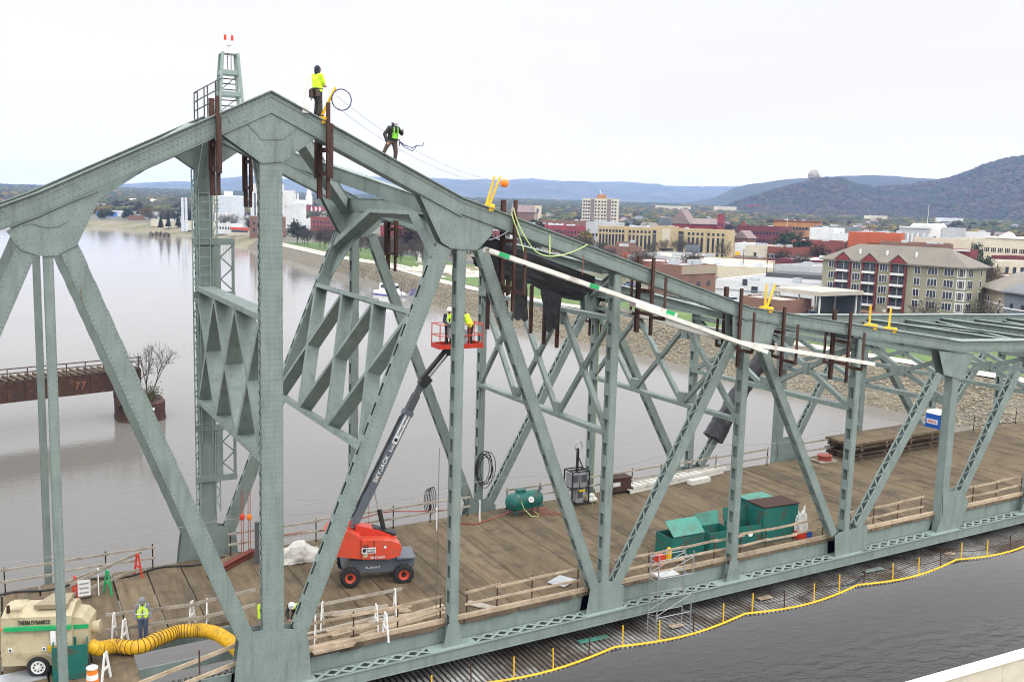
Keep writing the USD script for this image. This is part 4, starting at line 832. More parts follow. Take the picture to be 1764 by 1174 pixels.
for u in (-.7, .7):
    for n in (-.3, .3):
        mb = MB(); mb.bar(c+V(u, n, -.35), c+V(u, n*1.2, -.72), .08, .08, (1, 0, 0)); part('leg', mb, 'green_bin', t)
mb = MB(); mb.bar(c+V(-.8, -.5, -.28), c+V(1.0, -.5, -.24), .05, .05); part('outlet_bar', mb, 'green_bin', t)
for k in range(5):
    mb = MB(); o = c+V(.1+.2*k, -.5, -.3); mb.tube([o, o+V(.05, -.25, -.1), o+V(.3+.1*k, -.3-.1*k, -.36), o+V(.8+.15*k, .2-.12*k, -.40), o+V(1.4+.1*k, .5-.25*k, -.39)], .022, 5); part('air_hose', mb, 'hose_red', t)
mb = MB(); mb.tube([c+V(-.55, -.3, .42), c+V(-.45, -.5, .1), c+V(-.3, -.55, -.3), c+V(0, -.9, -.66), c+V(.4, -.9, -.68), c+V(.55, -.7, -.66), c+V(.3, -.6, -.5)], .025, 6); solo('hose', mb, 'lime_rope', 'yellow green hose looped over the green tank', 'hose')
o = V(19.95, 11.25, dz(20)); t = thing('welder_rack', 'black lifting frame holding grey welding machines', 'machine rack', o)
for u in (-.55, .55):
    for n in (-.45, .45):
        mb = MB(); mb.bar(o+V(u, n, 0), o+V(u, n, 1.95), .06, .06, (1, 0, 0)); part('frame_post', mb, 'ink', t)
for z_ in (.08, 1.0, 1.95):
    for a, b in (((-.55, -.45), (.55, -.45)), ((-.55, .45), (.55, .45)), ((-.55, -.45), (-.55, .45)), ((.55, -.45), (.55, .45))):
        mb = MB(); mb.bar(o+V(*a, z_), o+V(*b, z_), .06, .06); part('frame_bar', mb, 'ink', t)
mb = MB(); mb.bar(o+V(0, 0, 1.0), o+V(0, 0, 3.2), .12, .12, (1, 0, 0)); mb.bar(o+V(-.55, 0, 1.95), o+V(.55, 0, 1.95), .1, .08); part('mast', mb, 'ink', t)
mb = MB(); mb.tube([o+V(0, 0, 3.1)+V(.05+.22*math.cos(a), 0, .2+.32*math.sin(a)) for a in np.linspace(-1.2, 4.6, 14)], .035, 6); part('lifting_eye', mb, 'galv', t)
for u, z_ in ((-.27, 1.42), (.27, 1.40), (.05, .5)):
    mb = MB(); mb.box(o+V(u, 0, z_), (.46, .66, .75)); mp = part('welding_machine', mb, 'grey', t)
    mb = MB(); mb.box(o+V(u, -.335, z_+.1), (.34, .02, .4)); part('machine_panel', mb, 'grey_dark', mp)
mb = MB(); mb.box(o+V(.1, -.46, .85), (.4, .02, .12)); part('yellow_notice', mb, 'yellow', t)
mb = MB(); mb.tube([o+V(.05, 0, 2.7), o+V(.5, .2, 2.0), o+V(.8, .1, 1.2), o+V(.9, 0, .5), o+V(.7, -.3, .1)], .035, 6); part('cable', mb, 'ink', t)
mb = MB()
for k in range(3): mb.ball(o+V(.75+.12*k, -.35+.1*(k % 2), .22+.2*(k % 2)), (.2, .17, .16), 1)
solo('rag_pile', mb, 'white_dirty', 'white rags heaped beside the black machine rack', 'rags')
o = V(23.05, 11.9, dz(23)); t = thing('tool_chest', 'rust brown steel tool chest between the tank and the white planks', 'tool chest', o)
mb = MB(); mb.box(o+V(0, 0, .52), (1.65, .8, .78)); part('chest', mb, 'rust', t); mb = MB(); mb.box(o+V(0, 0, .95), (1.7, .85, .07)); part('lid', mb, 'rust', t)
for u in (-.7, .7): mb = MB(); mb.box(o+V(u, 0, .065), (.1, .75, .13)); part('foot', mb, 'rust_dark', t)
mb = MB(); mb.box(o+V(-.2, -.405, .6), (.5, .015, .25)); part('label', mb, 'white_dirty', t)
# stack of white picks: stringers and rungs
a, b = V(23.6, 11.2, 0), V(31.4, 12.0, 0); d = (b-a)/np.linalg.norm(b-a); n_ = V(-d[1], d[0], 0)
for k in range(2):
    o = a+d*(.25*k); o[2] = dz(a[0])+.02+.22*k; t = thing('walk_plank', ['lower slatted white scaffold walkway lying on the deck', 'upper slatted white scaffold walkway stacked on another'][k], 'walkway', o); sl = V(d[0], d[1], GR)
    for s_ in (0, .7): mb = MB(); mb.bar(o+n_*s_+V(0, 0, .08), o+sl*7.6+n_*s_+V(0, 0, .08), .05, .16); part('side_beam', mb, 'plank_white', t)
    for j in range(18): mb = MB(); mb.box(o+sl*(.2+.425*j)+n_*.35+V(0, 0, .17), (.36, .72, .03), (d, n_, up)); part('slat', mb, 'plank_white', t)
o = dk(1205, 832); t = thing('block_pile', 'short pile of white blocks beside the slatted walkways', 'blocks', o)
for k in range(4): mb = MB(); mb.box(o+V(.42*k-.6, .06*k, .14), (.36, .4, .28)); part('block', mb, 'plank_white', t)
# timber crane mats
for k in range(5):
    o = V(44.6+rng.normal(0, .22), 11.4+rng.normal(0, .1), dz(44.6)+.14+.25*k); t = thing('timber_mat', ['timber mat at the bottom of the stack', 'timber mat second from the bottom of the stack', 'middle timber mat of the stack', 'timber mat just under the top one', 'topmost timber mat of the stack'][k]+' before the blue toilet', 'timber mat', o)
    for j in range(7):
        e = rng.normal(0, .06); mb = MB(); mb.box(o+V(e, -1.05+.35*j, 0)+V(0, 0, 0), (8.3, .335, .165), (V(1, 0, GR)/math.hypot(1, GR), V(0, 1, 0), V(-GR, 0, 1)/math.hypot(1, GR))); part('timber', mb, 'timber_dark' if k < 4 else 'deck', t)
    for e in (-3.4, -1.1, 1.2, 3.3): mb = MB(); mb.box(o+V(e, 0, -.125+GR*e), (.14, 2.4, .08)); part('dunnage', mb, 'timber', t)
o = V(49.6, 11.2, dz(49.6)); t = thing('portable_toilet', 'blue portable toilet with a white roof on the far deck edge', 'portable toilet', o)
mb = MB(); mb.box(o+V(0, 0, 1.05), (1.15, 1.15, 2.0)); part('cabin', mb, 'blue', t); mb = MB(); mb.prism([(-.6, 0), (.6, 0), (.45, .2), (-.45, .2)], o+V(0, .6, 2.05), (1, 0, 0), (0, 0, 1), 1.2); part('roof', mb, 'white', t)
mb = MB(); mb.box(o+V(0, 0, .03), (1.25, 1.25, .06)); part('base', mb, 'grey_dark', t); mb = MB(); mb.box(o+V(.08, -.585, 1.0), (.68, .02, 1.7)); dp_ = part('door', mb, 'blue', t)
mb = MB(); mb.box(o+V(-.585, 0, 1.5), (.02, .9, .34)); sg = part('side_sign', mb, 'sign_white', t); letter('PORTA', .17, o+V(-.6, .36, 1.42), (0, -1, 0), (0, 0, 1), 'red', sg, .72)
mb = MB(); mb.box(o+V(0, -.6, 1.62), (.9, .02, .34)); sg = part('door_sign', mb, 'sign_white', t); letter('PORTA', .16, o+V(-.36, -.612, 1.54), (1, 0, 0), (0, 0, 1), 'blue', sg, .7)
o = dk(1420, 794); t = thing('cable_spool', 'low red spool of cable left of the timber mats', 'spool', o)
mb = MB(); mb.box(o+V(0, 0, .06), (1.5, 1.0, .1)); part('pallet', mb, 'timber_grey', t); mb = MB(); mb.lathe([(.48, .12), (.48, .18), (.42, .2), (.42, .36), (.48, .38), (.48, .44)], o, 16); part('coil', mb, 'hose_red', t)

o = dk(512, 962); solo('canvas_heap', heap(o, (1.15, .7, .5), .62, 3), 'plank_white', 'crumpled pale canvas heap left of the boom lift', 'canvas', smooth=True)
o = dk(496, 958); solo('bucket', MB().lathe([(.14, 0), (.17, .36), (.15, .36), (.14, .3)], o, 14), 'blue', 'blue bucket beside the crumpled canvas heap', 'bucket')
o = dk(443, 968); solo('post', MB().cyl(o, o+V(0, 0, 2.0), .11, n=12), 'grey_dark', 'dark upright pipe at the far rail left of the front tower', 'pipe')
# planks and loose lumber near the rail
def plank_pile(name, label, px, ang, ln, n, m='timber', w_=.25, tier=1):
    o = dk(*px); t = thing(name, label, 'planks', o)
    for k in range(n):
        a = ang+rng.normal(0, .05); d = V(math.cos(a), math.sin(a), GR*math.cos(a)); q = V(-math.sin(a), math.cos(a), 0)
        c = o+q*(w_*1.05)*((k % (n//tier))-(n//tier)/2)+V(0, 0, .035+.055*(k//(n//tier))); l = ln*(1-.15*rng.random()); mb = MB(); mb.bar(c-d*l/2, c+d*l/2, w_, .05); part('plank', mb, m, t)
plank_pile('plank_pile', 'neat small pile of boards left of the first hanger', (603, 1085), .05, 1.9, 12, 'timber', .17, 3)
plank_pile('plank_pile', 'loose long planks behind the near rail', (690, 1068), .12, 4.4, 4, 'timber', .2)
plank_pile('plank_pile', 'crossed long boards on the deck in front of the boom lift', (640, 1052), -.28, 3.6, 3, 'timber', .18)
plank_pile('plank_pile', 'pair of boards lying across the deck right of the first hanger', (832, 1042), -.9, 1.5, 2, 'timber_grey', .2)
plank_pile('plank_pile', 'grey boards lying behind the trailer', (95, 1030), .1, 3.0, 4, 'timber_dark', .25)
plank_pile('plank_pile', 'long plank leaning along the deck behind the vertical post', (600, 1075), .02, 5.2, 2, 'timber_grey', .16)
plank_pile('plank_pile', 'stacked boards at the foot of the big tower gusset', (570, 1112), .05, 1.8, 6, 'timber', .22, 2)
o = dk(968, 1002); t = thing('steel_plate', 'grey steel plate lying on the deck near the second gusset', 'steel plate', o); mb = MB(); mb.box(o+V(0, 0, .05), (1.1, .9, .03), (rz(.5)[:, 0], rz(.5)[:, 1], V(0, 0, 1))); part('plate', mb, 'galv', t)
mb = MB(); mb.box(o+V(0, 0, .018), (.9, .1, .03)); part('batten', mb, 'timber', t)
o = dk(20, 1172); mb = MB(); mb.box(o+V(0, 0, .06), (2.2, 1.0, .05), (rz(.1)[:, 0], rz(.1)[:, 1], V(0, 0, 1))); solo('steel_plate', mb, 'galv', 'pale steel sheet below the trailer wheel at the corner', 'steel sheet')
o = dk(1380, 925); t = thing('sack_pile', 'white sack on a red can beside the tallest green box', 'sack', o); mb = MB(); m_ = heap(o+V(0, .1, .38), (.36, .3, .55), 1.0, 8); part('sack', m_, 'white_dirty', t); mb = MB(); mb.box(o+V(-.1, 0, .2), (.55, .4, .38)); part('can', mb, 'red', t); mb = MB(); mb.box(o+V(.4, -.02, .17), (.3, .3, .3)); part('blue_can', mb, 'blue', t)
o = dk(1068, 985); t = thing('fuel_can', 'red can behind the laced diagonal', 'can', o); mb = MB(); mb.box(o+V(0, 0, .24), (.36, .3, .46)); part('can', mb, 'red', t); mb = MB(); mb.cyl(o+V(.1, 0, .46), o+V(.14, 0, .62), .03, n=6); part('spout', mb, 'yellow', t)
o = dk(1136, 972); t = thing('fuel_can', 'red can with a yellow hose behind the galvanised scaffold', 'can', o); mb = MB(); mb.box(o+V(0, 0, .26), (.4, .35, .5)); part('can', mb, 'red', t); mb = MB(); mb.lathe([(.12, 0), (.14, .6), (.05, .75)], o+V(.6, .1, 0), 10); part('bottle', mb, 'yellow', t)
o = dk(270*.285+350, 905)
o = dk(635, 918); t = thing('hoist', 'small orange hoist hanging behind the lift', 'hoist', o); mb = MB(); mb.box(o+V(0, 0, .25), (.5, .3, .35)); part('drum', mb, 'rust', t); mb = MB(); mb.ball(o+V(.3, 0, .3), .15, 1); part('motor', mb, 'orange', t)
mb = MB(); mb.cyl(o+V(0, 0, .4), o+V(0, 0, 2.3), .012, n=4); part('chain', mb, 'hose_red', t)
for k, px in enumerate((418, 430)):
    o = N(px, 962, 11.6); t = thing('chain_hoist', ['left chain hoist with a red hook block beside the far tower foot', 'right chain hoist with an orange hook block beside the far tower foot'][k], 'chain hoist', o)
    for e in (-.05, .05): mb = MB(); mb.cyl(o+V(e, 0, 0), o+V(e, 0, 3.4), .018, n=5); part('chain', mb, 'hose_red', t)
    mb = MB(); mb.ball(o+V(0, 0, 2.1), (.13, .1, .18), 1); part('hook_block', mb, 'red' if k == 0 else 'orange', t)
mb = MB(); a, b = V(-.6, 9.6, dz(0)+.1), V(1.9, 11.7, dz(2)+.1); mb.bar(a, b, .3, .05); mb.bar(a+V(0, 0, .2), b+V(0, 0, .2), .3, .05); mb.bar(a+V(0, 0, .1), b+V(0, 0, .1), .05, .2); solo('steel_beam', mb, 'red_oxide', 'red oxide beam lying at the far tower foot', 'steel beam')
# cable coil hung on a far post
mb = MB(); c = V(14.75, W-.1, 4.6)
for k in range(7):
    r_ = .55+.1*rng.random(); q = rng.normal(0, .1, 3); mb.tube([c+q+V(r_*math.sin(a)*.8, -.12-.1*k*.3, -.9+r_*1.5*math.cos(a)) for a in np.linspace(0, 6.6, 16)], .022, 5)
solo('cable_coil', mb, 'black', 'loose black cable coil hung on a far post', 'cable coil')
mb = MB(); c = V(11.6, W-.4, dz(11.6)+1.0)
for k in range(4): r_ = .6+.1*k*.3; mb.tube([c+V(-.3+.1*k+.3*r_*math.sin(a), 0, .1+r_*1.1*math.cos(a)) for a in np.linspace(0, 6.4, 16)], .022, 5)
solo('cable_coil', mb, 'black', 'black cable loops on the far rail behind the first hanger', 'cable coil')
for k, (x, y, z0, z1, lb) in enumerate(((6.95, .9, dz(7), 8.4, 'thin hoist rope hanging left of the first hanger'), (20.4, 10.2, dz(20), 12, 'thin yellow rope hanging beside the machine rack'))):
    mb = MB(); mb.cyl((x, y, z0+.1), (x, y, z1), .012, n=5); solo('rope', mb, 'lime_rope' if k else 'grey_dark', lb, 'rope')
# ---------------------------------------------------------------- people
def hullbone(a, ra, b, rb, n=10):
    sp = lambda c, r: m3.Manifold.sphere(r, n).translate(list(map(float, c)))
    return m3.Manifold.batch_hull([sp(a, ra), sp(b, rb)])
def uni(bones): return m3.Manifold.batch_boolean(bones, m3.OpType.Add)
def smooth_mesh(man, ref=.05, it=4):
    man = man.refine_to_length(ref); v, f = meshkit.arrays(man)[:2]; t = trimesh.Trimesh(v, f); trimesh.smoothing.filter_taubin(t, iterations=it); return MB().add(t.vertices, t.faces)
STAND = dict(hl=(-.09, 0, .94), hr=(.09, 0, .94), kl=(-.10, .03, .50), kr=(.10, .03, .50), al=(-.10, -.01, .08), ar=(.10, -.01, .08), tl=(-.12, .17, .04), tr=(.12, .17, .04),
             pel=(0, 0, .97), che=(0, .0, 1.30), nec=(0, .01, 1.49), hed=(0, .04, 1.655), sl=(-.185, 0, 1.44), sr=(.185, 0, 1.44), el=(-.26, -.03, 1.17), er=(.26, -.03, 1.17), wl=(-.25, .12, .95), wr=(.25, .12, .95), face=(0, 1, 0))
def person(label, loc_, yaw, pose, jacket, trouser, boots='black', hat=None, hood=None, vest=None, group=None, scale=1.0, extras=None):
    J = {k: V(*v) for k, v in {**STAND, **pose}.items()}; fc = J.pop('face'); fc /= np.linalg.norm(fc); t = thing('person', label, 'person', loc_, group=group)
    R_ = rz(yaw)*1.0; put = lambda mb: mb.xf(R_*scale, loc_)
    up_h = J['hed']-J['nec']; up_h /= np.linalg.norm(up_h); fw = fc-up_h*(fc@up_h); fw /= np.linalg.norm(fw); sd = np.cross(fw, up_h)
    def limbs(e=0.0, arms=True, legs=True, torso=True):
        B = []
        if torso: B += [hullbone(J['hl'], .105+e, J['che']+(J['sl']-J['che'])*.35-V(0, 0, .02), .115+e), hullbone(J['hr'], .105+e, J['che']+(J['sr']-J['che'])*.35-V(0, 0, .02), .115+e), hullbone(J['pel'], .11+e, J['che'], .125+e), hullbone(J['sl'], .068+e, J['sr'], .068+e), hullbone(J['che'], .12+e, J['sl'], .075+e), hullbone(J['che'], .12+e, J['sr'], .075+e)]
        if arms:
            for s_ in 'lr': B += [hullbone(J['s'+s_], .062+e, J['e'+s_], .048+e), hullbone(J['e'+s_], .048+e, J['w'+s_], .034+e)]
        if legs:
            for s_ in 'lr': B += [hullbone(J['h'+s_], .098+e, J['k'+s_], .066+e), hullbone(J['k'+s_], .064+e, J['a'+s_], .045+e)]
        return B
    body = limbs() + [hullbone(J['nec']-up_h*.06, .062, J['nec']+up_h*.04, .055)]
    hc = J['hed']; body += [hullbone(hc+up_h*.035-fw*.012, .094, hc-up_h*.06+fw*.03, .066), hullbone(hc-up_h*.06+fw*.045, .045, hc+up_h*.04+fw*.03, .075), hullbone(hc+fw*.098+up_h*.005, .014, hc+fw*.115-up_h*.025, .017)]
    for s_ in (-1, 1): body.append(hullbone(hc+sd*s_*.085-up_h*.02, .022, hc+sd*s_*.09+up_h*.02, .02))
    for s_ in 'lr': body += [hullbone(J['a'+s_], .045, J['t'+s_], .035)]
    for s_ in 'lr':                                       # hands: palm, four fingers, thumb
        w_ = J['w'+s_]; d = w_-J['e'+s_]; d /= np.linalg.norm(d); q = np.cross(d, V(0, 1, .2)); q /= np.linalg.norm(q)+1e-9; cl = np.cross(q, d)
        body.append(hullbone(w_, .028, w_+d*.08, .036, 8))
        for k, ln in enumerate((.062, .072, .068, .052)):
            b0 = w_+d*.095+q*(k-1.5)*.021; b1 = b0+d*ln*.55+cl*.006; body += [hullbone(b0, .0105, b1, .0098, 6), hullbone(b1, .0098, b1+d*ln*.35+cl*ln*.4, .0085, 6)]
        b0 = w_+d*.04-q*.034; body.append(hullbone(b0, .0125, b0-q*.03+d*.045+cl*.015, .010, 6))
    part('body', put(smooth_mesh(uni(body), .04, 3)), 'skin', t, smooth=True)
    e = MB()
    for s_ in (-1, 1): e.ball(hc+fw*.088+sd*s_*.033+up_h*.012, (.012, .012, .010), 1)
    part('eyes', put(e), 'ink', t); e = MB(); e.box(hc+fw*.088-up_h*.05, (.045, .014, .010), (sd, fw, up_h)); part('mouth', put(e), 'hose_red', t)
    jm = limbs(.022, True, False) + [hullbone(J['nec']-up_h*.08, .085, J['nec']-up_h*.02, .075)]
    part('jacket', put(smooth_mesh(uni(jm))), jacket, t, smooth=True)
    tm = limbs(.016, False, True, False) + [hullbone(J['hl'], .125, J['hr'], .125)]
    part('trousers', put(smooth_mesh(uni(tm))), trouser, t, smooth=True)
    for s_ in 'lr': part('boot', put(smooth_mesh(uni([hullbone(J['a'+s_]+V(0, 0, .06), .062, J['a'+s_]-V(0, 0, .02), .058), hullbone(J['a'+s_]-V(0, 0, .03), .055, J['t'+s_], .048)]), .05, 2)), boots, t, smooth=True)
    if vest:
        vm = [hullbone(J['hl']+V(0, 0, .08), .136, J['che']+(J['sl']-J['che'])*.3, .146), hullbone(J['hr']+V(0, 0, .08), .136, J['che']+(J['sr']-J['che'])*.3, .146), hullbone(J['sl']*.75+J['sr']*.25, .098, J['sr']*.75+J['sl']*.25, .098)]
        vp = part('vest', put(smooth_mesh(uni(vm))), vest, t, smooth=True)
        ax_ = J['che']-J['pel']; ax_ /= np.linalg.norm(ax_); g = J['pel']+ax_*.16; mb = MB(); mb.lathe([(.235, -.03), (.235, .03)], (0, 0, 0), 16, (0, 0, 1)); f_ = np.linalg.norm(J['hl']-J['hr'])
        st = MB(); st.xf
        ring = [g+V(math.cos(a)*.255, math.sin(a)*.165, 0) for a in np.linspace(0, 2*math.pi, 19)]; st.tube(ring, .02, 5); part('reflective_band', put(st), 'silver_tape', vp)
        for s_ in (-1, 1):
            st = MB(); st.tube([g+V(s_*.1, .165, 0), J['che']+V(s_*.1, .165, .02), J['che']+V(s_*.1, .1, .2)], .018, 5); part('reflective_band', put(st), 'silver_tape', vp)
    if hood:
        hm = [hullbone(hc+up_h*.03-fw*.03, .118, hc-up_h*.10-fw*.035, .10), hullbone(hc-up_h*.1-fw*.03, .095, J['nec']-up_h*.02, .09)]
        part('hood', put(smooth_mesh(uni(hm), .04, 3)), hood, t, smooth=True)
    if hat:
        mb = MB(); mb.lathe([(.122, 0), (.124, .05), (.11, .1), (.075, .135), (.03, .148)], hc+up_h*.045, 16, up_h); mb.lathe([(.145, -.005), (.145, .008)], hc+up_h*.045+fw*.02, 16, up_h); part('hard_hat', put(mb), hat, t, smooth=40)
    if extras: extras(t, put, J)
    return t
cz = lambda x: ztop(x)
# worker standing high on the chord in a yellow jacket
def ex1(t, put, J):
    mb = MB(); mb.tube([J['pel']+V(math.cos(a)*.19, math.sin(a)*.16, .02) for a in np.linspace(0, 6.3, 14)], .035, 6); part('tool_belt', put(mb), 'trouser_dark', t)
    for s_, l in ((-.2, .28), (-.12, .35), (.17, .22)): mb = MB(); mb.box(J['pel']+V(s_, -.12, -.14), (.12, .1, l)); part('pouch', put(mb), 'trouser_brown', t)
    mb = MB(); mb.tube([J['pel']+V(-.2, -.05, 0), V(-.3, -.05, .7), V(-.33, 0, .6)], .02, 5); part('hanging_strap', put(mb), 'lime_rope', t)
person('worker in a bright yellow jacket and dark hood standing near the chord peak', V(1.72, .28, cz(1.72)+.03), -1.15, dict(kl=(-.12, .08, .55), al=(-.12, .02, .16), tl=(-.13, .18, .10), kr=(.09, .05, .48), el=(-.25, .06, 1.2), wl=(.02, .21, 1.13), er=(.25, .08, 1.2), wr=(-.05, .24, 1.17), hed=(.0, .03, 1.665), face=(.3, 1, .05)), 'hivis', 'trouser_dark', hood='navy', extras=ex1)
def ex2(t, put, J):
    for s_ in (-1, 1): mb = MB(); mb.tube([J['che']+V(s_*.08, .16, .17), J['che']+V(s_*.09, .175, -.05), J['pel']+V(s_*.1, .16, .08)], .024, 5); part('harness_strap', put(mb), 'hivis_green', t)
    mb = MB(); mb.box(J['pel']+V(0, .17, .18), (.24, .08, .22)); part('front_pouch', put(mb), 'hivis_green', t)
    mb = MB(); mb.tube([J['pel']+V(math.cos(a)*.19, math.sin(a)*.17, .05) for a in np.linspace(0, 6.3, 14)], .03, 6); part('harness_belt', put(mb), 'ink', t)
    for s_ in (-.25, .28): mb = MB(); mb.tube([V(s_, .1, .92), V(s_*1.05, .12, .78), V(s_, .1, .66)], .018, 5); part('hanging_strap', put(mb), 'ink', t)
    mb = MB(); mb.lathe([(.1, -.02), (.09, .03), (.05, .06)], J['hed']+V(0, .08, 0), 12, (0, 1, .1)); part('face_shield', put(mb), 'white_dirty', t)
person('worker in a black top with a green harness striding up the top chord', V(4.55, .28, cz(4.6)-.12), math.pi+.25, dict(hl=(-.10, 0, .84), hr=(.10, 0, .84), pel=(0, 0, .86), che=(0, .08, 1.18), nec=(0, .12, 1.35), hed=(0, .17, 1.49), sl=(-.19, .09, 1.31), sr=(.19, .09, 1.31), kr=(.33, .12, .62), ar=(.42, .02, .33), tr=(.46, .17, .29), kl=(-.13, .06, .44), al=(-.14, -.02, .08), tl=(-.16, .15, .04), er=(.36, .02, 1.08), wr=(.33, .13, .82), el=(-.40, .05, 1.13), wl=(-.30, .22, 1.22), face=(0, 1, -.2)), 'ink', 'trouser_brown', hood='blue_dark', hat='white', extras=ex2, scale=.98)
person('worker in the red basket half hidden behind the steel post', bc+V(-.42, .05, .05), 2.9, dict(el=(-.25, .1, 1.2), wl=(-.15, .3, 1.1), er=(.25, .1, 1.2), wr=(.15, .3, 1.1), face=(.2, 1, -.1)), 'navy', 'trouser_dark', hat='white', vest='hivis')
person('worker in a yellow jacket bending over the rail of the red basket', bc+V(.72, .1, .05), .65, dict(che=(0, .2, 1.27), nec=(0, .33, 1.40), hed=(0, .44, 1.50), sl=(-.185, .26, 1.37), sr=(.185, .26, 1.37), el=(-.26, .42, 1.2), wl=(-.18, .62, 1.15), er=(.26, .42, 1.2), wr=(.18, .62, 1.15), face=(0, 1, -.6)), 'hivis', 'trouser_dark', hat='white', hood='ink')
person('worker in jeans, grey hood and yellow vest standing on the deck with head down', dk(247, 1102), 2.95, dict(hed=(0, .10, 1.64), nec=(0, .03, 1.49), el=(-.27, -.04, 1.17), wl=(-.28, .06, .93), er=(.27, -.04, 1.17), wr=(.28, .06, .93), face=(0, 1, -.7)), 'hoodie_grey', 'jeans', hood='hoodie_grey', vest='hivis', hat='hoodie_grey')
person('worker in black with a white hard hat crouching behind the inclined end post', V(1.55, 2.6, dz(1.5)), 2.5, dict(hl=(-.1, -.1, .80), hr=(.1, -.1, .80), pel=(0, -.1, .82), kl=(-.12, .18, .5), kr=(.12, .18, .5), che=(0, .16, 1.05), nec=(0, .32, 1.15), hed=(0, .44, 1.23), sl=(-.185, .26, 1.12), sr=(.185, .26, 1.12), el=(-.25, .38, .88), wl=(-.1, .55, .72), er=(.25, .38, .88), wr=(.1, .55, .72), face=(0, 1, -.7)), 'ink', 'trouser_brown', hat='white', vest='hivis')
o = V(.27, 2.9, dz(0)); t = thing('vest', 'yellow safety vest hung on a stand left of the front tower post', 'vest', o)
mb = MB(); mb.cyl(o, o+V(0, 0, 1.2), .03, n=6); part('stand', mb, 'rust_dark', t)
mb = MB(); mb.prism([(-.2, .72), (.16, .68), (.2, 1.25), (.1, 1.32), (0, 1.2), (-.1, 1.33), (-.22, 1.25)], o+V(0, -.05, 0), (1, 0, 0), (0, 0, 1), .07); part('cloth', mb, 'hivis', t)

# ---------------------------------------------------------------- rusty brackets and walkway under the top chord
def bracket(label, x, yb, up_, down, outer, both=True, m='rust', inner=True):
    zc = cz(x)-.35; o = V(x, yb+.3, zc-down); t = thing('bracket', label, 'bracket', o); s_ = .13
    for nm, y, a, b, w_ in (('near_post', yb-.17, zc+up_, zc-down, .12), ('far_post', yb+.88, zc+up_, zc-down, .17)):
        mb = MB(); k = .022
        for e in (-1, 1): mb.box((x, y+e*w_*.42, (a+b)/2), (w_, k, a-b))
        mb.box((x, y, (a+b)/2), (k, w_*.84, a-b)); part('post', mb, m, t)
    for z in (zc-.62, zc-down+.9):
        mb = MB(); mb.bar((x+.02, yb-.25, z), (x+.02, yb+.98, z), .1, .16); part('cross_beam', mb, m, t)
    for y, on_ in ((yb-outer, True), (yb+.88+.5, inner)):
        if on_:
            mb = MB(); mb.bar((x, y, zc-down+.75), (x, y, zc-down+2.6), .09, .09, (1, 0, 0)); part('arm_post', mb, m, t)
            mb = MB(); mb.bar((x, y, zc-down+.8), (x, yb-.17 if y < yb else yb+.88, zc-down+.8), .1, .14); part('arm', mb, m, t)
    return t
bracket('rusty bracket clamped on the chord left of the peak', -1.83, 0, .95, 2.35, .55)
bracket('rusty bracket clamped on the chord right of the peak beside the worker', 1.98, 0, 1.0, 2.35, .6)
bracket('rusty bracket at the upper end of the white walkway', 9.55, 0, 1.0, 3.4, 1.1)
bracket('rusty bracket on the chord above the third green tag of the walkway', 16.3, 0, .85, 2.5, 1.1)
bracket('rusty bracket just left of the chord kink by the yellow posts', 21.25, 0, 1.0, 2.6, 1.1)
bracket('rusty bracket just right of the chord kink', 23.9, 0, .6, 2.7, 1.1)
bracket('rusty bracket at the lower end of the white walkway', 28.2, 0, .9, 2.6, 1.1)
for x, lb in ((2.1, 'dark bracket hanging from the far chord between the towers'), (9.4, 'dark bracket hanging from the far chord above the lawn'), (15.9, 'dark bracket hanging from the far chord behind the walkway'), (22, 'dark bracket hanging from the far chord right of the long white walkway')):
    bracket(lb, x, W, .1, 2.75, .45, m='rust_dark')
def walk_plank(label, a, b, tags, w_=.5):
    a, b = np.array(a), np.array(b); t = thing('walkway', label, 'walkway', a); d, s_, u_ = frame(b-a)
    for e in (-1, 1): mb = MB(); mb.bar(a+s_*e*w_/2, b+s_*e*w_/2, .04, .17); part('side_beam', mb, 'plank_white', t)
    ln = np.linalg.norm(b-a)
    for k in range(int(ln/.5)): mb = MB(); mb.box(a+d*(.25+.5*k)+u_*.075, (.44, w_-.05, .02), (d, s_, u_)); part('slat', mb, 'plank_white', t)
    for f in tags: mb = MB(); mb.box(a+d*ln*f+s_*np.sign(-s_[1])*(w_/2+.025), (.46, .012, .16), (d, s_, u_)); part('green_tag', mb, 'green_tag', t)
walk_plank('long white walkway plank with three green tags below the chord', (7.95, -.95, 16.45), (16.9, -.95, 13.75), (.07, .53, .96))
walk_plank('second white walkway plank overlapping the tagged one', (14.7, -1.05, 14.25), (22.0, -1.05, 11.95), ())
walk_plank('third white walkway plank ending under the pale roof beam', (20.4, -1.0, 12.45), (28.9, -1.0, 11.05), ())
walk_plank('grey walkway plank on the inner side of the chord', (14.9, 1.5, 14.0), (24.5, 1.5, 11.4), ())
# dark shelter sheets under the chord
def sheet_cloth(name, label, p00, p10, p11, p01, sag, m='tarp', n=14, cat='tarpaulin'):
    mb = MB(); A_, B_, C_, D_ = map(np.array, (p00, p10, p11, p01)); vs = []
    for j in range(n+1):
        for i in range(n+1):
            u, v = i/n, j/n; p = A_*(1-u)*(1-v)+B_*u*(1-v)+C_*u*v+D_*(1-u)*v; nz = meshkit.fbm([[u*5, v*5, len(label)]], 3, len(label))[0]-.5
            vs.append(p+V(0, nz*sag, -abs(math.sin(u*math.pi*2.0))*sag*.8*v))
    f = np.array([(j*(n+1)+i, j*(n+1)+i+1, (j+1)*(n+1)+i+1, (j+1)*(n+1)+i) for j in range(n) for i in range(n)]); f = np.vstack([f[:, [0, 1, 2]], f[:, [0, 2, 3]]])
    vs = np.array(vs); k = len(vs); mb.add(np.vstack([vs, vs+V(0, .012, 0)]), np.vstack([f, f[:, ::-1]+k])); return solo(name, mb, m, label, cat, smooth=True)
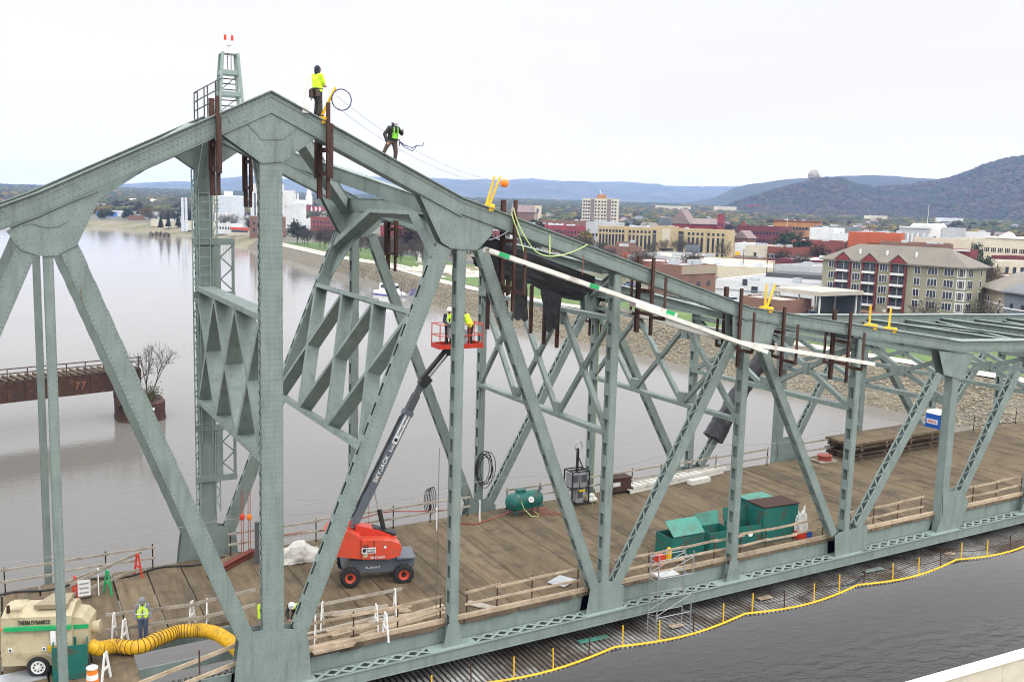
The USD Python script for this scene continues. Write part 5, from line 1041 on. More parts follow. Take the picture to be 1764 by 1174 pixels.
sheet_cloth('tarpaulin', 'black tarpaulin stretched below the chord at the upper end of the walkway', (8.6, 1.5, 17.0), (14.4, 1.5, 15.2), (14.4, 1.6, 14.5), (8.8, 1.6, 16.1), .25)
sheet_cloth('tarpaulin', 'long black sheet on the far side behind the first walkway', (9.0, 2.6, 16.0), (14.8, 2.6, 14.6), (14.6, 2.7, 14.0), (9.2, 2.7, 15.6), .2)
sheet_cloth('tarpaulin', 'narrow black sheet hanging straight down beside the sway frame', (11.4, 3.2, 14.9), (12.0, 3.2, 14.8), (12.1, 3.2, 13.2), (11.4, 3.2, 13.3), .15)
sheet_cloth('tarpaulin', 'tapering dark sheet hanging between the walkway and the second sway frame', (12.9, 3.6, 14.5), (14.0, 3.6, 14.2), (13.9, 3.6, 12.9), (13.3, 3.6, 12.6), .2)
sheet_cloth('tarpaulin', 'small black flap at the upper walkway bracket', (8.2, .9, 17.2), (9.6, .9, 16.7), (9.4, .9, 15.7), (8.5, .9, 16.3), .15)
for k, (x, y, z0, z1) in enumerate(((10.2, 3.4, 12.8, 15.5), (10.9, 3.4, 12.7, 15.3), (13.5, 4.2, 11.9, 14.4), (14.2, 4.2, 11.7, 14.2), (12.9, 4.4, 12.4, 14.6))):
    mb = MB(); mb.bar((x, y, z0), (x, y, z1), .14, .14, (1, 0, 0)); solo('hanger_post', mb, 'rust_dark', ['leftmost dark steel hanger below the first walkway', 'second dark steel hanger below the first walkway', 'third dark steel hanger, beside the broad dark sheet', 'rightmost dark steel hanger below the first walkway', 'thin dark hanger behind the broad dark sheet'][k], 'hanger')
mb = MB(); pa, pb = V(29.6, W+.25, .4+1.6), V(35.6, W+.25, 10.2); d = pb-pa; pa = pa+d*.24; e_, a_, b_ = frame(d); vs = []; NA, NL = 20, 60; ln_ = np.linalg.norm(d)*.72
for j in range(NL):
    t = j/(NL-1)
    for i in range(NA):
        th = i*2*math.pi/NA; q = V(math.cos(th), math.sin(th), 0); fold = meshkit.fbm([[q[0]*2.2+3, q[1]*2.2, t*7]], 4, 17)[0]-.5; ridge_ = abs(meshkit.noise([[q[0]*1.4, q[1]*1.4+9, t*11]], 23)[0]-.5)
        r_ = (.62-.20*t)*(1+.75*fold+.55*ridge_); vs.append(pa+e_*(ln_*t+.12*fold)+a_*q[0]*r_+b_*q[1]*r_*.9)
f = [];
for j in range(NL-1):
    for i in range(NA): i2 = (i+1) % NA; f += [(j*NA+i, j*NA+i2, (j+1)*NA+i2), (j*NA+i, (j+1)*NA+i2, (j+1)*NA+i)]
k = len(vs); vs += [vs[0]*0+np.mean(vs[:NA], 0), np.mean(vs[-NA:], 0)]
for i in range(NA): i2 = (i+1) % NA; f += [(k, i2, i), (k+1, (NL-1)*NA+i, (NL-1)*NA+i2)]
mb.add(vs, f); solo('wrapped_diagonal', mb, 'tarp', 'black tarpaulin wrapped round a far diagonal', 'tarpaulin', smooth=35)
# yellow stanchions, lines and ropes on the chord
def stanchion(label, x, lean, h=1.25, two=False, y=.28, m='yellow'):
    o = V(x, y, cz(x)+.02); t = thing('stanchion', label, 'safety post', o)
    mb = MB(); mb.box(o+V(0, 0, .05), (.30, .46, .1)); mb.box(o+V(.05, -.30, -.04), (.22, .1, .22))
    if m == 'yellow': mb.ball(o+V(.1, -.32, .02), .11, 1)
    part('clamp', mb, m, t)
    for k, le in enumerate(lean): mb = MB(); mb.cyl(o+V(.12*k, 0, .08), o+V(.12*k+le[0], le[1], h), .055, .045, 8); part('post', mb, m, t)
    return o
stanchion('yellow post leaning beside the worker in the yellow jacket', 1.85, [(.5, -.1)], 1.15)
stanchion('thin pale post leaning behind the worker in the yellow jacket', 1.15, [(.28, .2)], 1.15, m='plank_white')
stanchion('pair of pale yellow posts beside the orange ball', 8.5, [(.32, 0), (.5, .1)], 1.2)
stanchion('pair of yellow posts on the chord kink before the carport', 23.1, [(.0, 0), (.42, 0)], 1.15)
stanchion('upright yellow post left of its twin before the apartment block', 30.0, [(.0, 0)], 1.05)
stanchion('upright yellow post right of its twin before the apartment block', 31.4, [(.05, 0)], 1.1)
mb = MB(); mb.ball((9.25, .25, cz(9.25)+1.2), .17, 2); solo('marker_ball', mb, 'orange', 'orange ball hanging beside the pale yellow posts', 'ball', smooth=True)
for y, e, lb in ((.22, 0, 'upper thin lifeline from the peak down to the orange ball'), (.34, .35, 'lower thin lifeline from the peak down to the orange ball')):
    mb = MB(); a, b = V(2.4, y, cz(2.4)+1.15-e), V(9.2, y, cz(9.2)+1.2-e*.4); mb.tube([a+(b-a)*t+V(0, 0, -.5*4*t*(1-t)) for t in np.linspace(0, 1, 14)], .008, 4); solo('lifeline', mb, 'rope_grey', lb, 'wire rope')
mb = MB(); c = V(2.55, .1, cz(2.2)+.92)
for k in range(3): mb.tube([c+V(.36*math.cos(a)+.01*k, .02*k, .37*math.sin(a)) for a in np.linspace(0, 6.3, 24)], .018, 5)
solo('rope_coil', mb, 'blue_dark', 'round coil of dark rope hung on the post beside the peak worker', 'rope coil')
mb = MB(); o = V(4.75, .3, cz(4.7)+.85)
for k in range(2): mb.tube([o+V(0, 0, 0), o+V(.3, .05, -.22-.06*k), o+V(.62, 0, -.30-.12*k), o+V(.8, 0, -.2), o+V(1.0, 0, -.22), o+V(1.08, 0, -.08)], .016, 5)
solo('rope', mb, 'blue_dark', 'loop of blue rope trailing from the striding worker', 'rope')
def drape(label, pts, m='lime_rope', r=.022):
    cs_ = CubicSpline(np.arange(len(pts)), np.array(pts)); mb = MB(); mb.tube(cs_(np.linspace(0, len(pts)-1, 40)), r, 5); solo('rope', mb, m, label, 'rope')
drape('long lime rope draped below the chord from the upper bracket', [N(885, 358, -.3), N(895, 390, -.3), N(912, 420, -.35), N(930, 437, -.4), N(955, 441, -.4), N(985, 434, -.35), N(1012, 421, -.2)])
drape('lime rope looped on the upper bracket of the walkway', [N(881, 366, -.3), N(886, 383, -.35), N(893, 402, -.35), N(899, 420, -.4), N(905, 441, -.4)])
drape('short lime rope hanging vertically on the chord', [N(947, 405, -.15), N(947, 418, -.15), N(947, 431, -.2), N(947, 438, -.2)], r=.03)
drape('thin pale tie rope below the upper bracket', [N(842, 413, -.3), N(858, 408, -.3), N(875, 398, -.3)], 'rope_grey', .016)
drape('thin red cord hanging from the chord', [N(1005, 440, -.3), N(1005, 455, -.3), N(1003, 473, -.3)], 'hose_red', .014)

# ---------------------------------------------------------------- beacon tower on the far peak
o = V(1.27, W+.35, 21.55); t = thing('beacon_tower', 'small steel beacon tower with two red lamps on the far peak', 'beacon tower', o)
lg = {}
for sx in (-1, 1):
    for sy in (-1, 1):
        a, b = o+V(.62*sx, .55*sy, -.5), o+V(.34*sx, .3*sy, 3.25); lg[sx, sy] = (a, b); mb = MB(); mb.bar(a, b, .13, .13, (1, 0, 0)); part('leg', mb, 'steel_light', t)
for f in (.22, .5, .76):
    q = {k: a+(b-a)*f for k, (a, b) in lg.items()}; s_ = [(-1, -1), (1, -1), (1, 1), (-1, 1), (-1, -1)]
    for a, b in zip(s_[:-1], s_[1:]): mb = MB(); mb.bar(q[a], q[b], .06, .2); part('girt', mb, 'steel_light', t)
for f in (.1, .3, .37, .44, .57, .64, .7): a = lg[-1, 1]; b = lg[1, 1]; mb = MB(); mb.cyl(a[0]+(a[1]-a[0])*f, b[0]+(b[1]-b[0])*f, .028, n=6); part('ladder_rung', mb, 'grey_dark', t)
for f0, f1 in ((.25, .48), (.52, .74)): a = lg[-1, 1]; b = lg[1, 1]; mb = MB(); mb.cyl(a[0]+(a[1]-a[0])*f0, b[0]+(b[1]-b[0])*f1, .022, n=5); part('tie_rod', mb, 'steel_light', t)
mb = MB(); mb.prism([(-.42, 0), (.42, 0), (.34, .24), (-.34, .24)], o+V(0, .36, 3.2), (1, 0, 0), (0, 0, 1), .72); part('cap', mb, 'white', t)
for u in (-.06, .1): mb = MB(); mb.cyl(o+V(u, 0, 2.3), o+V(u, 0, 3.2), .018, n=5); part('conduit', mb, 'grey_dark', t)
mb = MB(); mb.cyl(o+V(0, 0, 3.44), o+V(0, 0, 3.58), .03, n=6); mb.tube([o+V(-.16, 0, 3.66), o+V(-.08, 0, 3.6), o+V(.08, 0, 3.6), o+V(.16, 0, 3.66)], .025, 6); part('lamp_bracket', mb, 'grey', t)
for s_ in (-.16, .16):
    mb = MB(); mb.cyl(o+V(s_, 0, 3.62), o+V(s_, 0, 3.82), .055, n=10); lp_ = part('lamp_base', mb, 'white', t); mb = MB(); mb.lathe([(.06, 0), (.062, .2), (.03, .26)], o+V(s_, 0, 3.82), 10); part('red_lens', mb, 'red', lp_, smooth=40)
t = thing('stair_rail', 'steel handrail of the access stair left of the beacon tower', 'handrail', (-.2, W+.2, 21.4))
for y in (W-.1, W+.75):
    for x in (-.25, .2, .72): z0 = cz(max(x, -.3))-.3; mb = MB(); mb.cyl((x, y, z0), (x, y, 22.95+.63*(x+.25)), .032, n=6); part('post', mb, 'grey_dark', t)
    for h in (0, .42, .84): mb = MB(); mb.cyl((-.25, y, 22.93-h), (.85, y, 23.6-h), .03, n=6); part('rail', mb, 'grey_dark', t)
for h in (.05, .45, .85): mb = MB(); mb.cyl((-.25, W-.1, 22.93-h), (-.25, W+.75, 22.93-h), .025, n=6); part('rail', mb, 'grey_dark', t)
mb = MB()
for x0 in (-.56, .36):
    for k in range(42): a, b = 3.2+.38*k, 3.2+.38*(k+1); mb.bar((x0 if k % 2 else x0+.2, W-.02, a), (x0+.2 if k % 2 else x0, W-.02, b), .02, .05, (1, 0, 0))
    for e in (0, .2): mb.bar((x0+e, W-.03, 3), (x0+e, W-.03, 19.4), .05, .06, (1, 0, 0))
part('lacing', mb, 'steel_light', BR, kind='stuff')
# ladder and cages on the far tower post
t = thing('tower_ladder', 'steel ladder with side frames fixed on the far tower post', 'ladder', (.3, W-.1, 4))
for x in (-.28, .22): mb = MB(); mb.cyl((x, W-.16, 6.5), (x, W-.16, 19.6), .025, n=6); part('stile', mb, 'steel_light', t)
for z in np.arange(7, 19.6, .42): mb = MB(); mb.cyl((-.28, W-.16, z), (.22, W-.16, z), .016, n=5); part('rung', mb, 'steel_light', t)
for z0, z1 in ((13.6, 16.1), (4.7, 7.2)):
    for z in (z0, z1): mb = MB(); mb.bar((-.55, W-.05, z), (1.36, W-.05, z), .12, .3); part('cage_beam', mb, 'steel', t)
    for x, w_ in ((.55, .3), (1.28, .12)): mb = MB(); mb.bar((x, W-.02, z0+.15), (x, W-.02, z1-.15), .14, w_, (1, 0, 0)); part('cage_post', mb, 'steel', t)
    for k in range(4):
        a, b = z0+.2+(z1-z0-.4)*k/4, z0+.2+(z1-z0-.4)*(k+1)/4; mb = MB(); mb.bar((.7 if k % 2 else 1.25, W-.02, a), (1.25 if k % 2 else .7, W-.02, b), .06, .07, (0, 1, 0)); part('cage_brace', mb, 'steel', t)

# ---------------------------------------------------------------- hung scaffold platform below the bridge
PZ = -1.3
pz = lambda x: PZ+GR*x
def edge_y(x): u = (x/L) % 1; return -.95-.33*math.sin(u*math.pi)
t = thing('work_platform', 'ribbed work platform with a yellow edge cable slung under the bridge', 'work platform', (20, 3, pz(20)))
mb = MB()
for x in np.arange(-9, 58, .235):
    y = edge_y(x)-.12; s_ = .13*math.sin((x/L % 1)*math.pi); mb.bar((x, y, pz(x)-s_), (x, 5.0, pz(x)-.05), .125, .07)
mat('ribs', (.40, .39, .37), .55, .2, var=.3, scale=.8, col2=(.14, .11, .085), amount=.22, ascale=.5); part('ribs', mb, 'ribs', t, kind='stuff')
mb = MB(); xs = np.linspace(-9, 58, 68); v = []
for x in xs: v += [(x, edge_y(x)+.1, pz(x)-.16-.13*math.sin((x/L % 1)*math.pi)), (x, 5, pz(x)-.16)]
f = []
for k in range(67): f += [[2*k, 2*k+2, 2*k+1], [2*k+1, 2*k+2, 2*k+3]]
mb.add(v, f); part('underlay', mb, 'grey_dark', t)
for k in range(-1, 8):
    mb = MB(); X = np.linspace(k*L, (k+1)*L, 12); mb.tube([V(x, edge_y(x)-.05, pz(x)+.06-.13*math.sin((x/L % 1)*math.pi)) for x in X], .05, 6); part('edge_cable', mb, 'yellow', t)
    for j in range(4):
        x = k*L+.4+j*1.83; y = edge_y(x)-.02; m_ = 'rust' if (k*4+j) % 3 == 1 else 'yellow'; s_ = .13*math.sin((x/L % 1)*math.pi)
        mb = MB(); mb.bar((x, y, pz(x)-s_), (x+rng.normal(0, .03), y+.05, pz(x)+.98-s_), .042, .042, (1, 0, 0)); part('edge_post', mb, m_, t)
mb = MB(); mb.tube([V(x, edge_y(x)+.1, pz(x)+.5-.2*math.sin((x/L*2 % 1)*math.pi)) for x in np.arange(22, 50, .5)], .02, 5); part('hand_line', mb, 'rust', t)
for k, (x, y, w_, m_) in enumerate(((14.2, .1, 1.5, 'green_mint'), (24.0, .0, .8, 'timber'), (31.5, .1, 1.3, 'steel_light'), (37.0, -.2, .6, 'timber'), (18.3, -.5, .7, 'timber'))):
    mb = MB(); mb.box((x, y, pz(x)+.05), (w_, .3, .04)); solo('board', mb, m_, ['pale green board on the work platform below the second gusset', 'short timber on the work platform below the bins', 'grey board on the work platform below the fourth gusset', 'short timber on the work platform near the pinned post', 'short timber beside the galvanised scaffold foot'][k], 'board')
for k, x0 in enumerate((25.5,)):
    mb = MB(); mb.tube([V(x, -.55+.25*math.sin(x*1.9), pz(x)+.08) for x in np.arange(x0, x0+6, .3)], .035, 5); solo('hose', mb, 'black', 'dark hose lying on the work platform', 'hose')
# galvanised scaffold tower
mat('scaffold', (.30, .31, .32), .5, .4, var=.15); mat('paint_board', (.5, .5, .49), .7); o = V(17.7, -.72, pz(17.7)); t = thing('scaffold_tower', 'galvanised tube scaffold tower outside the bottom chord', 'scaffold', o)
lv = [0, .9, 1.8, 2.7, 3.55]
for sx in (-.95, .95):
    for sy in (-.32, .32): mb = MB(); mb.cyl(o+V(sx, sy, 0), o+V(sx, sy, 3.75), .028, n=6); part('standard', mb, 'scaffold', t)
for z in lv[1:]:
    for sy in (-.32, .32): mb = MB(); mb.cyl(o+V(-.95, sy, z), o+V(.95, sy, z), .022, n=6); part('ledger', mb, 'scaffold', t)
    for sx in (-.95, .95): mb = MB(); mb.cyl(o+V(sx, -.32, z-.15), o+V(sx, .32, z-.15), .022, n=6); part('transom', mb, 'scaffold', t)
for k in range(4):
    for sy in (-.32, .32): mb = MB(); mb.cyl(o+V(-.95 if k % 2 else .95, sy, lv[k]+.1), o+V(.95 if k % 2 else -.95, sy, lv[k+1]-.05), .016, n=5); part('brace', mb, 'scaffold', t)
mb = MB(); mb.box(o+V(-.3, 0, 2.74), (1.1, .5, .05)); part('deck_board', mb, 'paint_board', t)

# ---------------------------------------------------------------- old rail bridge and its pier in the river, new bridge parapet
ga, gb = V(5.7, 88.1, 0), V(-46, 71.1, 0); gd_ = (gb-ga)/np.linalg.norm(gb-ga); gn = V(-gd_[1], gd_[0], 0)
t = thing('old_girder_span', 'rusty brown plate girder span of an old rail bridge at left', 'rail bridge', V(-20, 79.6, -4.7))
if gn[1] > 0: gn = -gn
for e in (0, -3.4): mb = MB(); mb.bar(ga+gn*e+V(0, 0, -3.45), gb+gn*e+V(0, 0, -3.45), .3, 2.3); part('girder', mb, 'rust_dark', t)
for k in range(28): mb = MB(); c = ga+gd_*(.6+1.8*k)+gn*.17; mb.box(c+V(0, 0, -3.45), (.12, .1, 2.2), (gd_, gn, V(0, 0, 1))); part('stiffener', mb, 'rust_dark', t)
for k in range(60): mb = MB(); c = ga+gd_*(.3+.82*k)-gn*1.7; mb.box(c+V(0, 0, -2.2), (.26, 3.9, .2), (gd_, gn, V(0, 0, 1))); part('sleeper', mb, 'timber_dark', t)
for z in (-.85, -1.35): mb = MB(); mb.bar(ga+gn*.2+V(0, 0, z), gb+gn*.2+V(0, 0, z), .11, .11); part('rail', mb, 'rust', t)
for k in range(24): mb = MB(); c = ga+gd_*(.3+2.1*k)+gn*.2; mb.bar(c+V(0, 0, -2.3), c+V(0, 0, -.8), .11, .11, (1, 0, 0)); part('rail_post', mb, 'rust', t)
letter('77', .85, ga+gd_*7.94+gn*.165+V(0, 0, -3.95), -gd_, (0, 0, 1), 'faded_orange', t, 1.35, nm='number')
letter('77', .85, ga+gd_*16.2+gn*.165+V(0, 0, -3.95), -gd_, (0, 0, 1), 'rust', t, 1.35, nm='number')
o = V(5.4, 87.0, ZW); t = thing('old_pier', 'brown sheet pile pier of the old rail bridge with shrubs on top', 'pier', o); mb = MB(); v = []
nn = 36
for k in range(nn):
    a = k*2*math.pi/nn; r_ = 1+(.04 if k % 2 else 0); v.append((2.65*math.copysign(abs(math.cos(a))**.6, math.cos(a))*r_, 3.2*math.copysign(abs(math.sin(a))**.6, math.sin(a))*r_))
mb.prism(v, o+V(0, 0, -2), (1, 0, 0), (0, 1, 0), 4.1); part('sheet_piles', mb, 'rust_dark', t)
mb = MB(); mb.prism([(a*1.03, b*1.03) for a, b in v], o+V(0, 0, -1.9), (1, 0, 0), (0, 1, 0), 2.15); part('waterline_band', mb, 'rust', t)
mb = MB()
pass
rs_ = np.random.default_rng(4)
for k in range(34):
    q = o+V(rs_.uniform(-2.2, 2.2), rs_.uniform(-2.8, 2.8), 2.0); hgt = rs_.uniform(.5, 1.7)
    for j in range(46):
        c_ = q+rs_.normal(0, 1, 3)*V(.32, .32, hgt*.28)+V(0, 0, hgt*.4); a_ = rs_.normal(0, 1, 3); a_ /= np.linalg.norm(a_); b_ = np.cross(a_, rs_.normal(0, 1, 3)); b_ /= np.linalg.norm(b_); mb.add([c_-a_*.13, c_+a_*.1+b_*.07, c_+a_*.1-b_*.07], [[0, 1, 2]])
part('shrubs', mb, 'wood_olive', t, kind='stuff')
mb = MB(); mb.box(V(4.3, 86.6, (ZW+2.1-4.62)/2), (3.2, 5.4, -4.62-ZW-2.1)); part('bearing_block', mb, 'rust_dark', t)
mb = MB(); mb.box(o+V(1.1, -3.28, 1.5), (.28, .04, .34)); part('white_plate', mb, 'sign_white', t)
def bare_tree(mb, p, d, ln, r, depth, rg, spread=.5, tips=None):
    q = p+d*ln; mb.cyl(p, q, r, r*.68, 5 if depth > 2 else 4, cap=False)
    if depth == 0:
        if tips is not None: tips.append(q)
        return
    for k in range(3 if depth > 1 else 3):
        nd = d+rg.normal(0, spread, 3); nd[2] += .12; nd /= np.linalg.norm(nd); bare_tree(mb, p+(q-p)*(.75+.25*rg.random()), nd, ln*(.62+.2*rg.random()), r*.62, depth-1, rg, spread, tips)
rg = np.random.default_rng(11); mb = MB()
for k in range(3): dd = V(-.3+.35*k, .1*k-.1, 1); bare_tree(mb, o+V(.2+.5*k, .5*k-.5, 1.9), dd/np.linalg.norm(dd), 2.3, .10, 5, rg, .36)
bare_tree(mb, o+V(-1.6, .4, 1.9), V(-.2, 0, 1), 1.8, .08, 4, rg, .4)
t = thing('bare_tree', 'leafless tree growing on the old river pier', 'tree', o+V(.4, 0, 2)); part('trunk', mb, 'wood_grey', t)
# new bridge parapet
t = thing('bridge_parapet', 'tan concrete parapet with a white rail cap at the lower right corner', 'parapet', (24, -11.2, -.5))
for k in range(-2, 9):
    a, b = 14.0+4*k, 17.985+4*k; mb = MB(); mb.bb((a, -11.42, .86), (b, -11.0, 1.0)); part('cap', mb, 'concrete_white', t)
    mb = MB(); mb.prism([(-.36, -1.2), (.26, -1.2), (.12, .855), (-.3, .855)], (a, -11.2, 0), (0, -1, 0), (0, 0, 1), -(b-a)); part('wall_panel', mb, 'concrete', t)
    for u in (.5, 2.5): mb = MB(); mb.box((a+u, -11.02, .93), (.22, .09, .1)); part('bracket', mb, 'concrete_white', t)
    mb = MB(); mb.box((a+1.5, -11.49, .60), (.24, .05, .12)); part('bolt_plate', mb, 'galv', t)
mb = MB(); mb.bb((-6, -22, -1.5), (60, -11.0, -1.2)); solo('new_bridge_deck', mb, 'concrete', 'concrete deck of the neighbouring bridge', 'bridge deck', kind='structure')
# ---------------------------------------------------------------- the town
for nm, c, c2 in (('brick_red', (.21, .06, .045), (.15, .05, .04)), ('brick_brown', (.20, .105, .075), (.14, .08, .06)), ('brick_crimson', (.25, .045, .055), (.18, .04, .045)), ('brick_maroon', (.15, .035, .04), (.11, .03, .035)), ('brick_orange', (.40, .19, .07), (.3, .13, .05)),
                  ('paint_orange', (.42, .095, .035), (.34, .08, .035)), ('stone_tan', (.46, .36, .2), (.38, .3, .17)), ('stone_cream', (.56, .5, .38), (.48, .43, .33)), ('paint_white', (.62, .62, .61), (.5, .5, .49)), ('paint_grey', (.40, .41, .42), (.33, .34, .35)), ('siding_sage', (.275, .265, .185), (.25, .24, .17)),
                  ('siding_tan', (.30, .25, .18), (.26, .22, .16)), ('siding_slate', (.13, .145, .165), (.1, .11, .13)), ('silo_silver', (.56, .59, .62), (.5, .53, .56)), ('roof_grey', (.30, .30, .30), (.24, .24, .24)), ('roof_white', (.72, .72, .70), (.55, .55, .54)), ('roof_dark', (.085, .085, .09), (.06, .06, .06)),
                  ('roof_tan', (.42, .38, .32), (.34, .31, .26)), ('shingle', (.185, .165, .135), (.15, .135, .11)), ('shingle_grey', (.17, .175, .185), (.13, .135, .145)), ('trim_white', (.66, .65, .62), (.6, .59, .57)), ('trim_red', (.19, .032, .035), (.15, .03, .03)), ('roof_pink', (.22, .165, .155), (.18, .135, .125)), ('roof_blue', (.08, .2, .55), (.06, .15, .45))):
    mat(nm, c, .85, var=.08, scale=.5, col2=c2, amount=.12, ascale=.25)
usdkit.material(stage, '/World/Looks/window_glass', {'p': ('principled_bsdf', {'base_color': (.02, .024, .035), 'roughness': .12, 'specular_ior_level': .6})}, [], surface='p.BSDF'); MAT['glass'] = UsdShade.Material.Get(stage, '/World/Looks/window_glass')
def where(px, d):
    z = 'beyond the mill silos' if px < 620 else 'left of the tower block' if px < 1000 else 'behind the tan office block' if px < 1260 else 'behind the depot roofs' if px < 1420 else 'behind the apartment roof' if px < 1600 else 'behind the arcaded cream block'
    return ('just ' if d < 700 else 'well ' if d < 1000 else 'far ')+z
FOOT = []
UPV = V(0, 0, 1)
class Bld:
    """a building with its front base line from px0 (distance d0) to px1 (distance d1)"""
    def __init__(s, name, label, cat, px0, d0, px1, d1, ytop, depth, wall, roof='roof_grey', parapet=.7, group=None, flat=True):
        s.a, b = gd(px0, d0), gd(px1, d1); s.u = (b-s.a); s.w = np.linalg.norm(s.u); s.u /= s.w
        n = V(-s.u[1], s.u[0], 0); s.n = n if n @ (s.a-CAM) > 0 else -n; s.d = depth
        pm, dm = ((px0, d0) if isinstance(ytop, (int, float)) else (ytop[0], d0+(d1-d0)*(ytop[0]-px0)/(px1-px0))); yt = ytop if isinstance(ytop, (int, float)) else ytop[1]
        s.h = at_d(pm, yt, dm)[2]-ZG; s.t = thing(name, label, cat, s.a+s.u*s.w/2+s.n*depth/2, group=group); s.ax = (s.u, s.n, UPV)
        mb = MB(); mb.box(s.p(s.w/2, depth/2, s.h/2-.5), (s.w, depth, s.h+1), s.ax); part('wall', mb, wall, s.t)
        if flat:
            mb = MB(); mb.box(s.p(s.w/2, depth/2, s.h+.02), (s.w-.5, depth-.5, .1), s.ax); r = part('roof', mb, roof, s.t)
            if parapet:
                mb = MB(); k = .3
                for c, z in (((s.w/2, k/2), (s.w, k)), ((s.w/2, depth-k/2), (s.w, k)), ((k/2, depth/2), (k, depth-2*k)), ((s.w-k/2, depth/2), (k, depth-2*k))): mb.box(s.p(c[0], c[1], s.h+parapet/2), (z[0], z[1], parapet), s.ax)
                part('parapet', mb, wall, r)
        FOOT.append((s.a, s.u, s.n, s.w, depth))
    def p(s, u, n, z): return s.a+s.u*u+s.n*n+UPV*z
    def win(s, u, z, w, h, face='front', trim=None, m='glass', name='window'):
        mb = MB(); c, A = {'front': (s.p(u, -.02, z), (s.u, s.n, UPV)), 'left': (s.p(-.02, u, z), (s.n, s.u, UPV)), 'right': (s.p(s.w+.02, u, z), (s.n, s.u, UPV))}[face]
        mb.box(c, (w, .12, h), A); q = part(name, mb, m, s.t)
        if trim:
            mb = MB(); t = .14
            for du, dz_, ww, hh in ((0, h/2+t/2, w+2*t, t), (0, -h/2-t/2, w+2*t, t), (-w/2-t/2, 0, t, h), (w/2+t/2, 0, t, h)): mb.box(c+A[0]*du+UPV*dz_, (ww, .2, hh), A)
            part('frame', mb, trim, q)
        return q
    def grid(s, cols, rows, w, h, z0=None, z1=None, face='front', trim=None, u0=None, u1=None, m='glass'):
        W_ = s.w if face == 'front' else s.d; u0 = W_*.06 if u0 is None else u0; u1 = W_*.94 if u1 is None else u1; z0 = 2.2 if z0 is None else z0; z1 = s.h-1.6 if z1 is None else z1
        for i in range(cols):
            for j in range(rows): s.win(u0+(u1-u0)*(i+.5)/cols, z0+(z1-z0)*(j+.5)/rows if rows > 1 else (z0+z1)/2, w, h, face, trim, m)
    def band(s, z, h, m, proud=.12, face='front', u0=0, u1=None, name='band'):
        u1 = u1 if u1 is not None else (s.w if face == 'front' else s.d); mb = MB(); l = u1-u0; c = (u0+u1)/2
        cc, A = {'front': (s.p(c, -proud/2, z), (s.u, s.n, UPV)), 'left': (s.p(-proud/2, c, z), (s.n, s.u, UPV)), 'right': (s.p(s.w+proud/2, c, z), (s.n, s.u, UPV))}[face]
        mb.box(cc, (l, proud, h), A); return part(name, mb, m, s.t)
    def units(s, k, seed=0, m='galv'):
        r = np.random.default_rng(int(seed)+k+int(s.w*10))
        for _ in range(k): mb = MB(); w_ = r.uniform(1.2, 2.6); hh = r.uniform(.7, 1.6); mb.box(s.p(r.uniform(.12, .88)*s.w, r.uniform(.1, .8)*s.d, s.h+hh/2+.07), (w_, w_*.8, hh), s.ax); part('roof_unit', mb, m, s.t)
    def gable(s, rise, m='shingle', over=.5, along='u', hip=0):
        mb = MB(); w, d = (s.w, s.d) if along == 'u' else (s.d, s.w); f = (lambda a, b, z: s.p(a, b, z)) if along == 'u' else (lambda a, b, z: s.p(b, a, z))
        o = over; b = [f(-o, -o, s.h), f(w+o, -o, s.h), f(w+o, d+o, s.h), f(-o, d+o, s.h)]; r0, r1 = f(-o+hip, d/2, s.h+rise), f(w+o-hip, d/2, s.h+rise); dn = UPV*.25
        v = [x-dn for x in b]+b+[r0, r1]; mb.add(v, [[0, 1, 2], [0, 2, 3], [0, 1, 5], [0, 5, 4], [1, 2, 6], [1, 6, 5], [2, 3, 7], [2, 7, 6], [3, 0, 4], [3, 4, 7], [4, 5, 9], [4, 9, 8], [6, 7, 8], [6, 8, 9], [5, 6, 9], [7, 4, 8]]); return part('roof', mb, m, s.t)

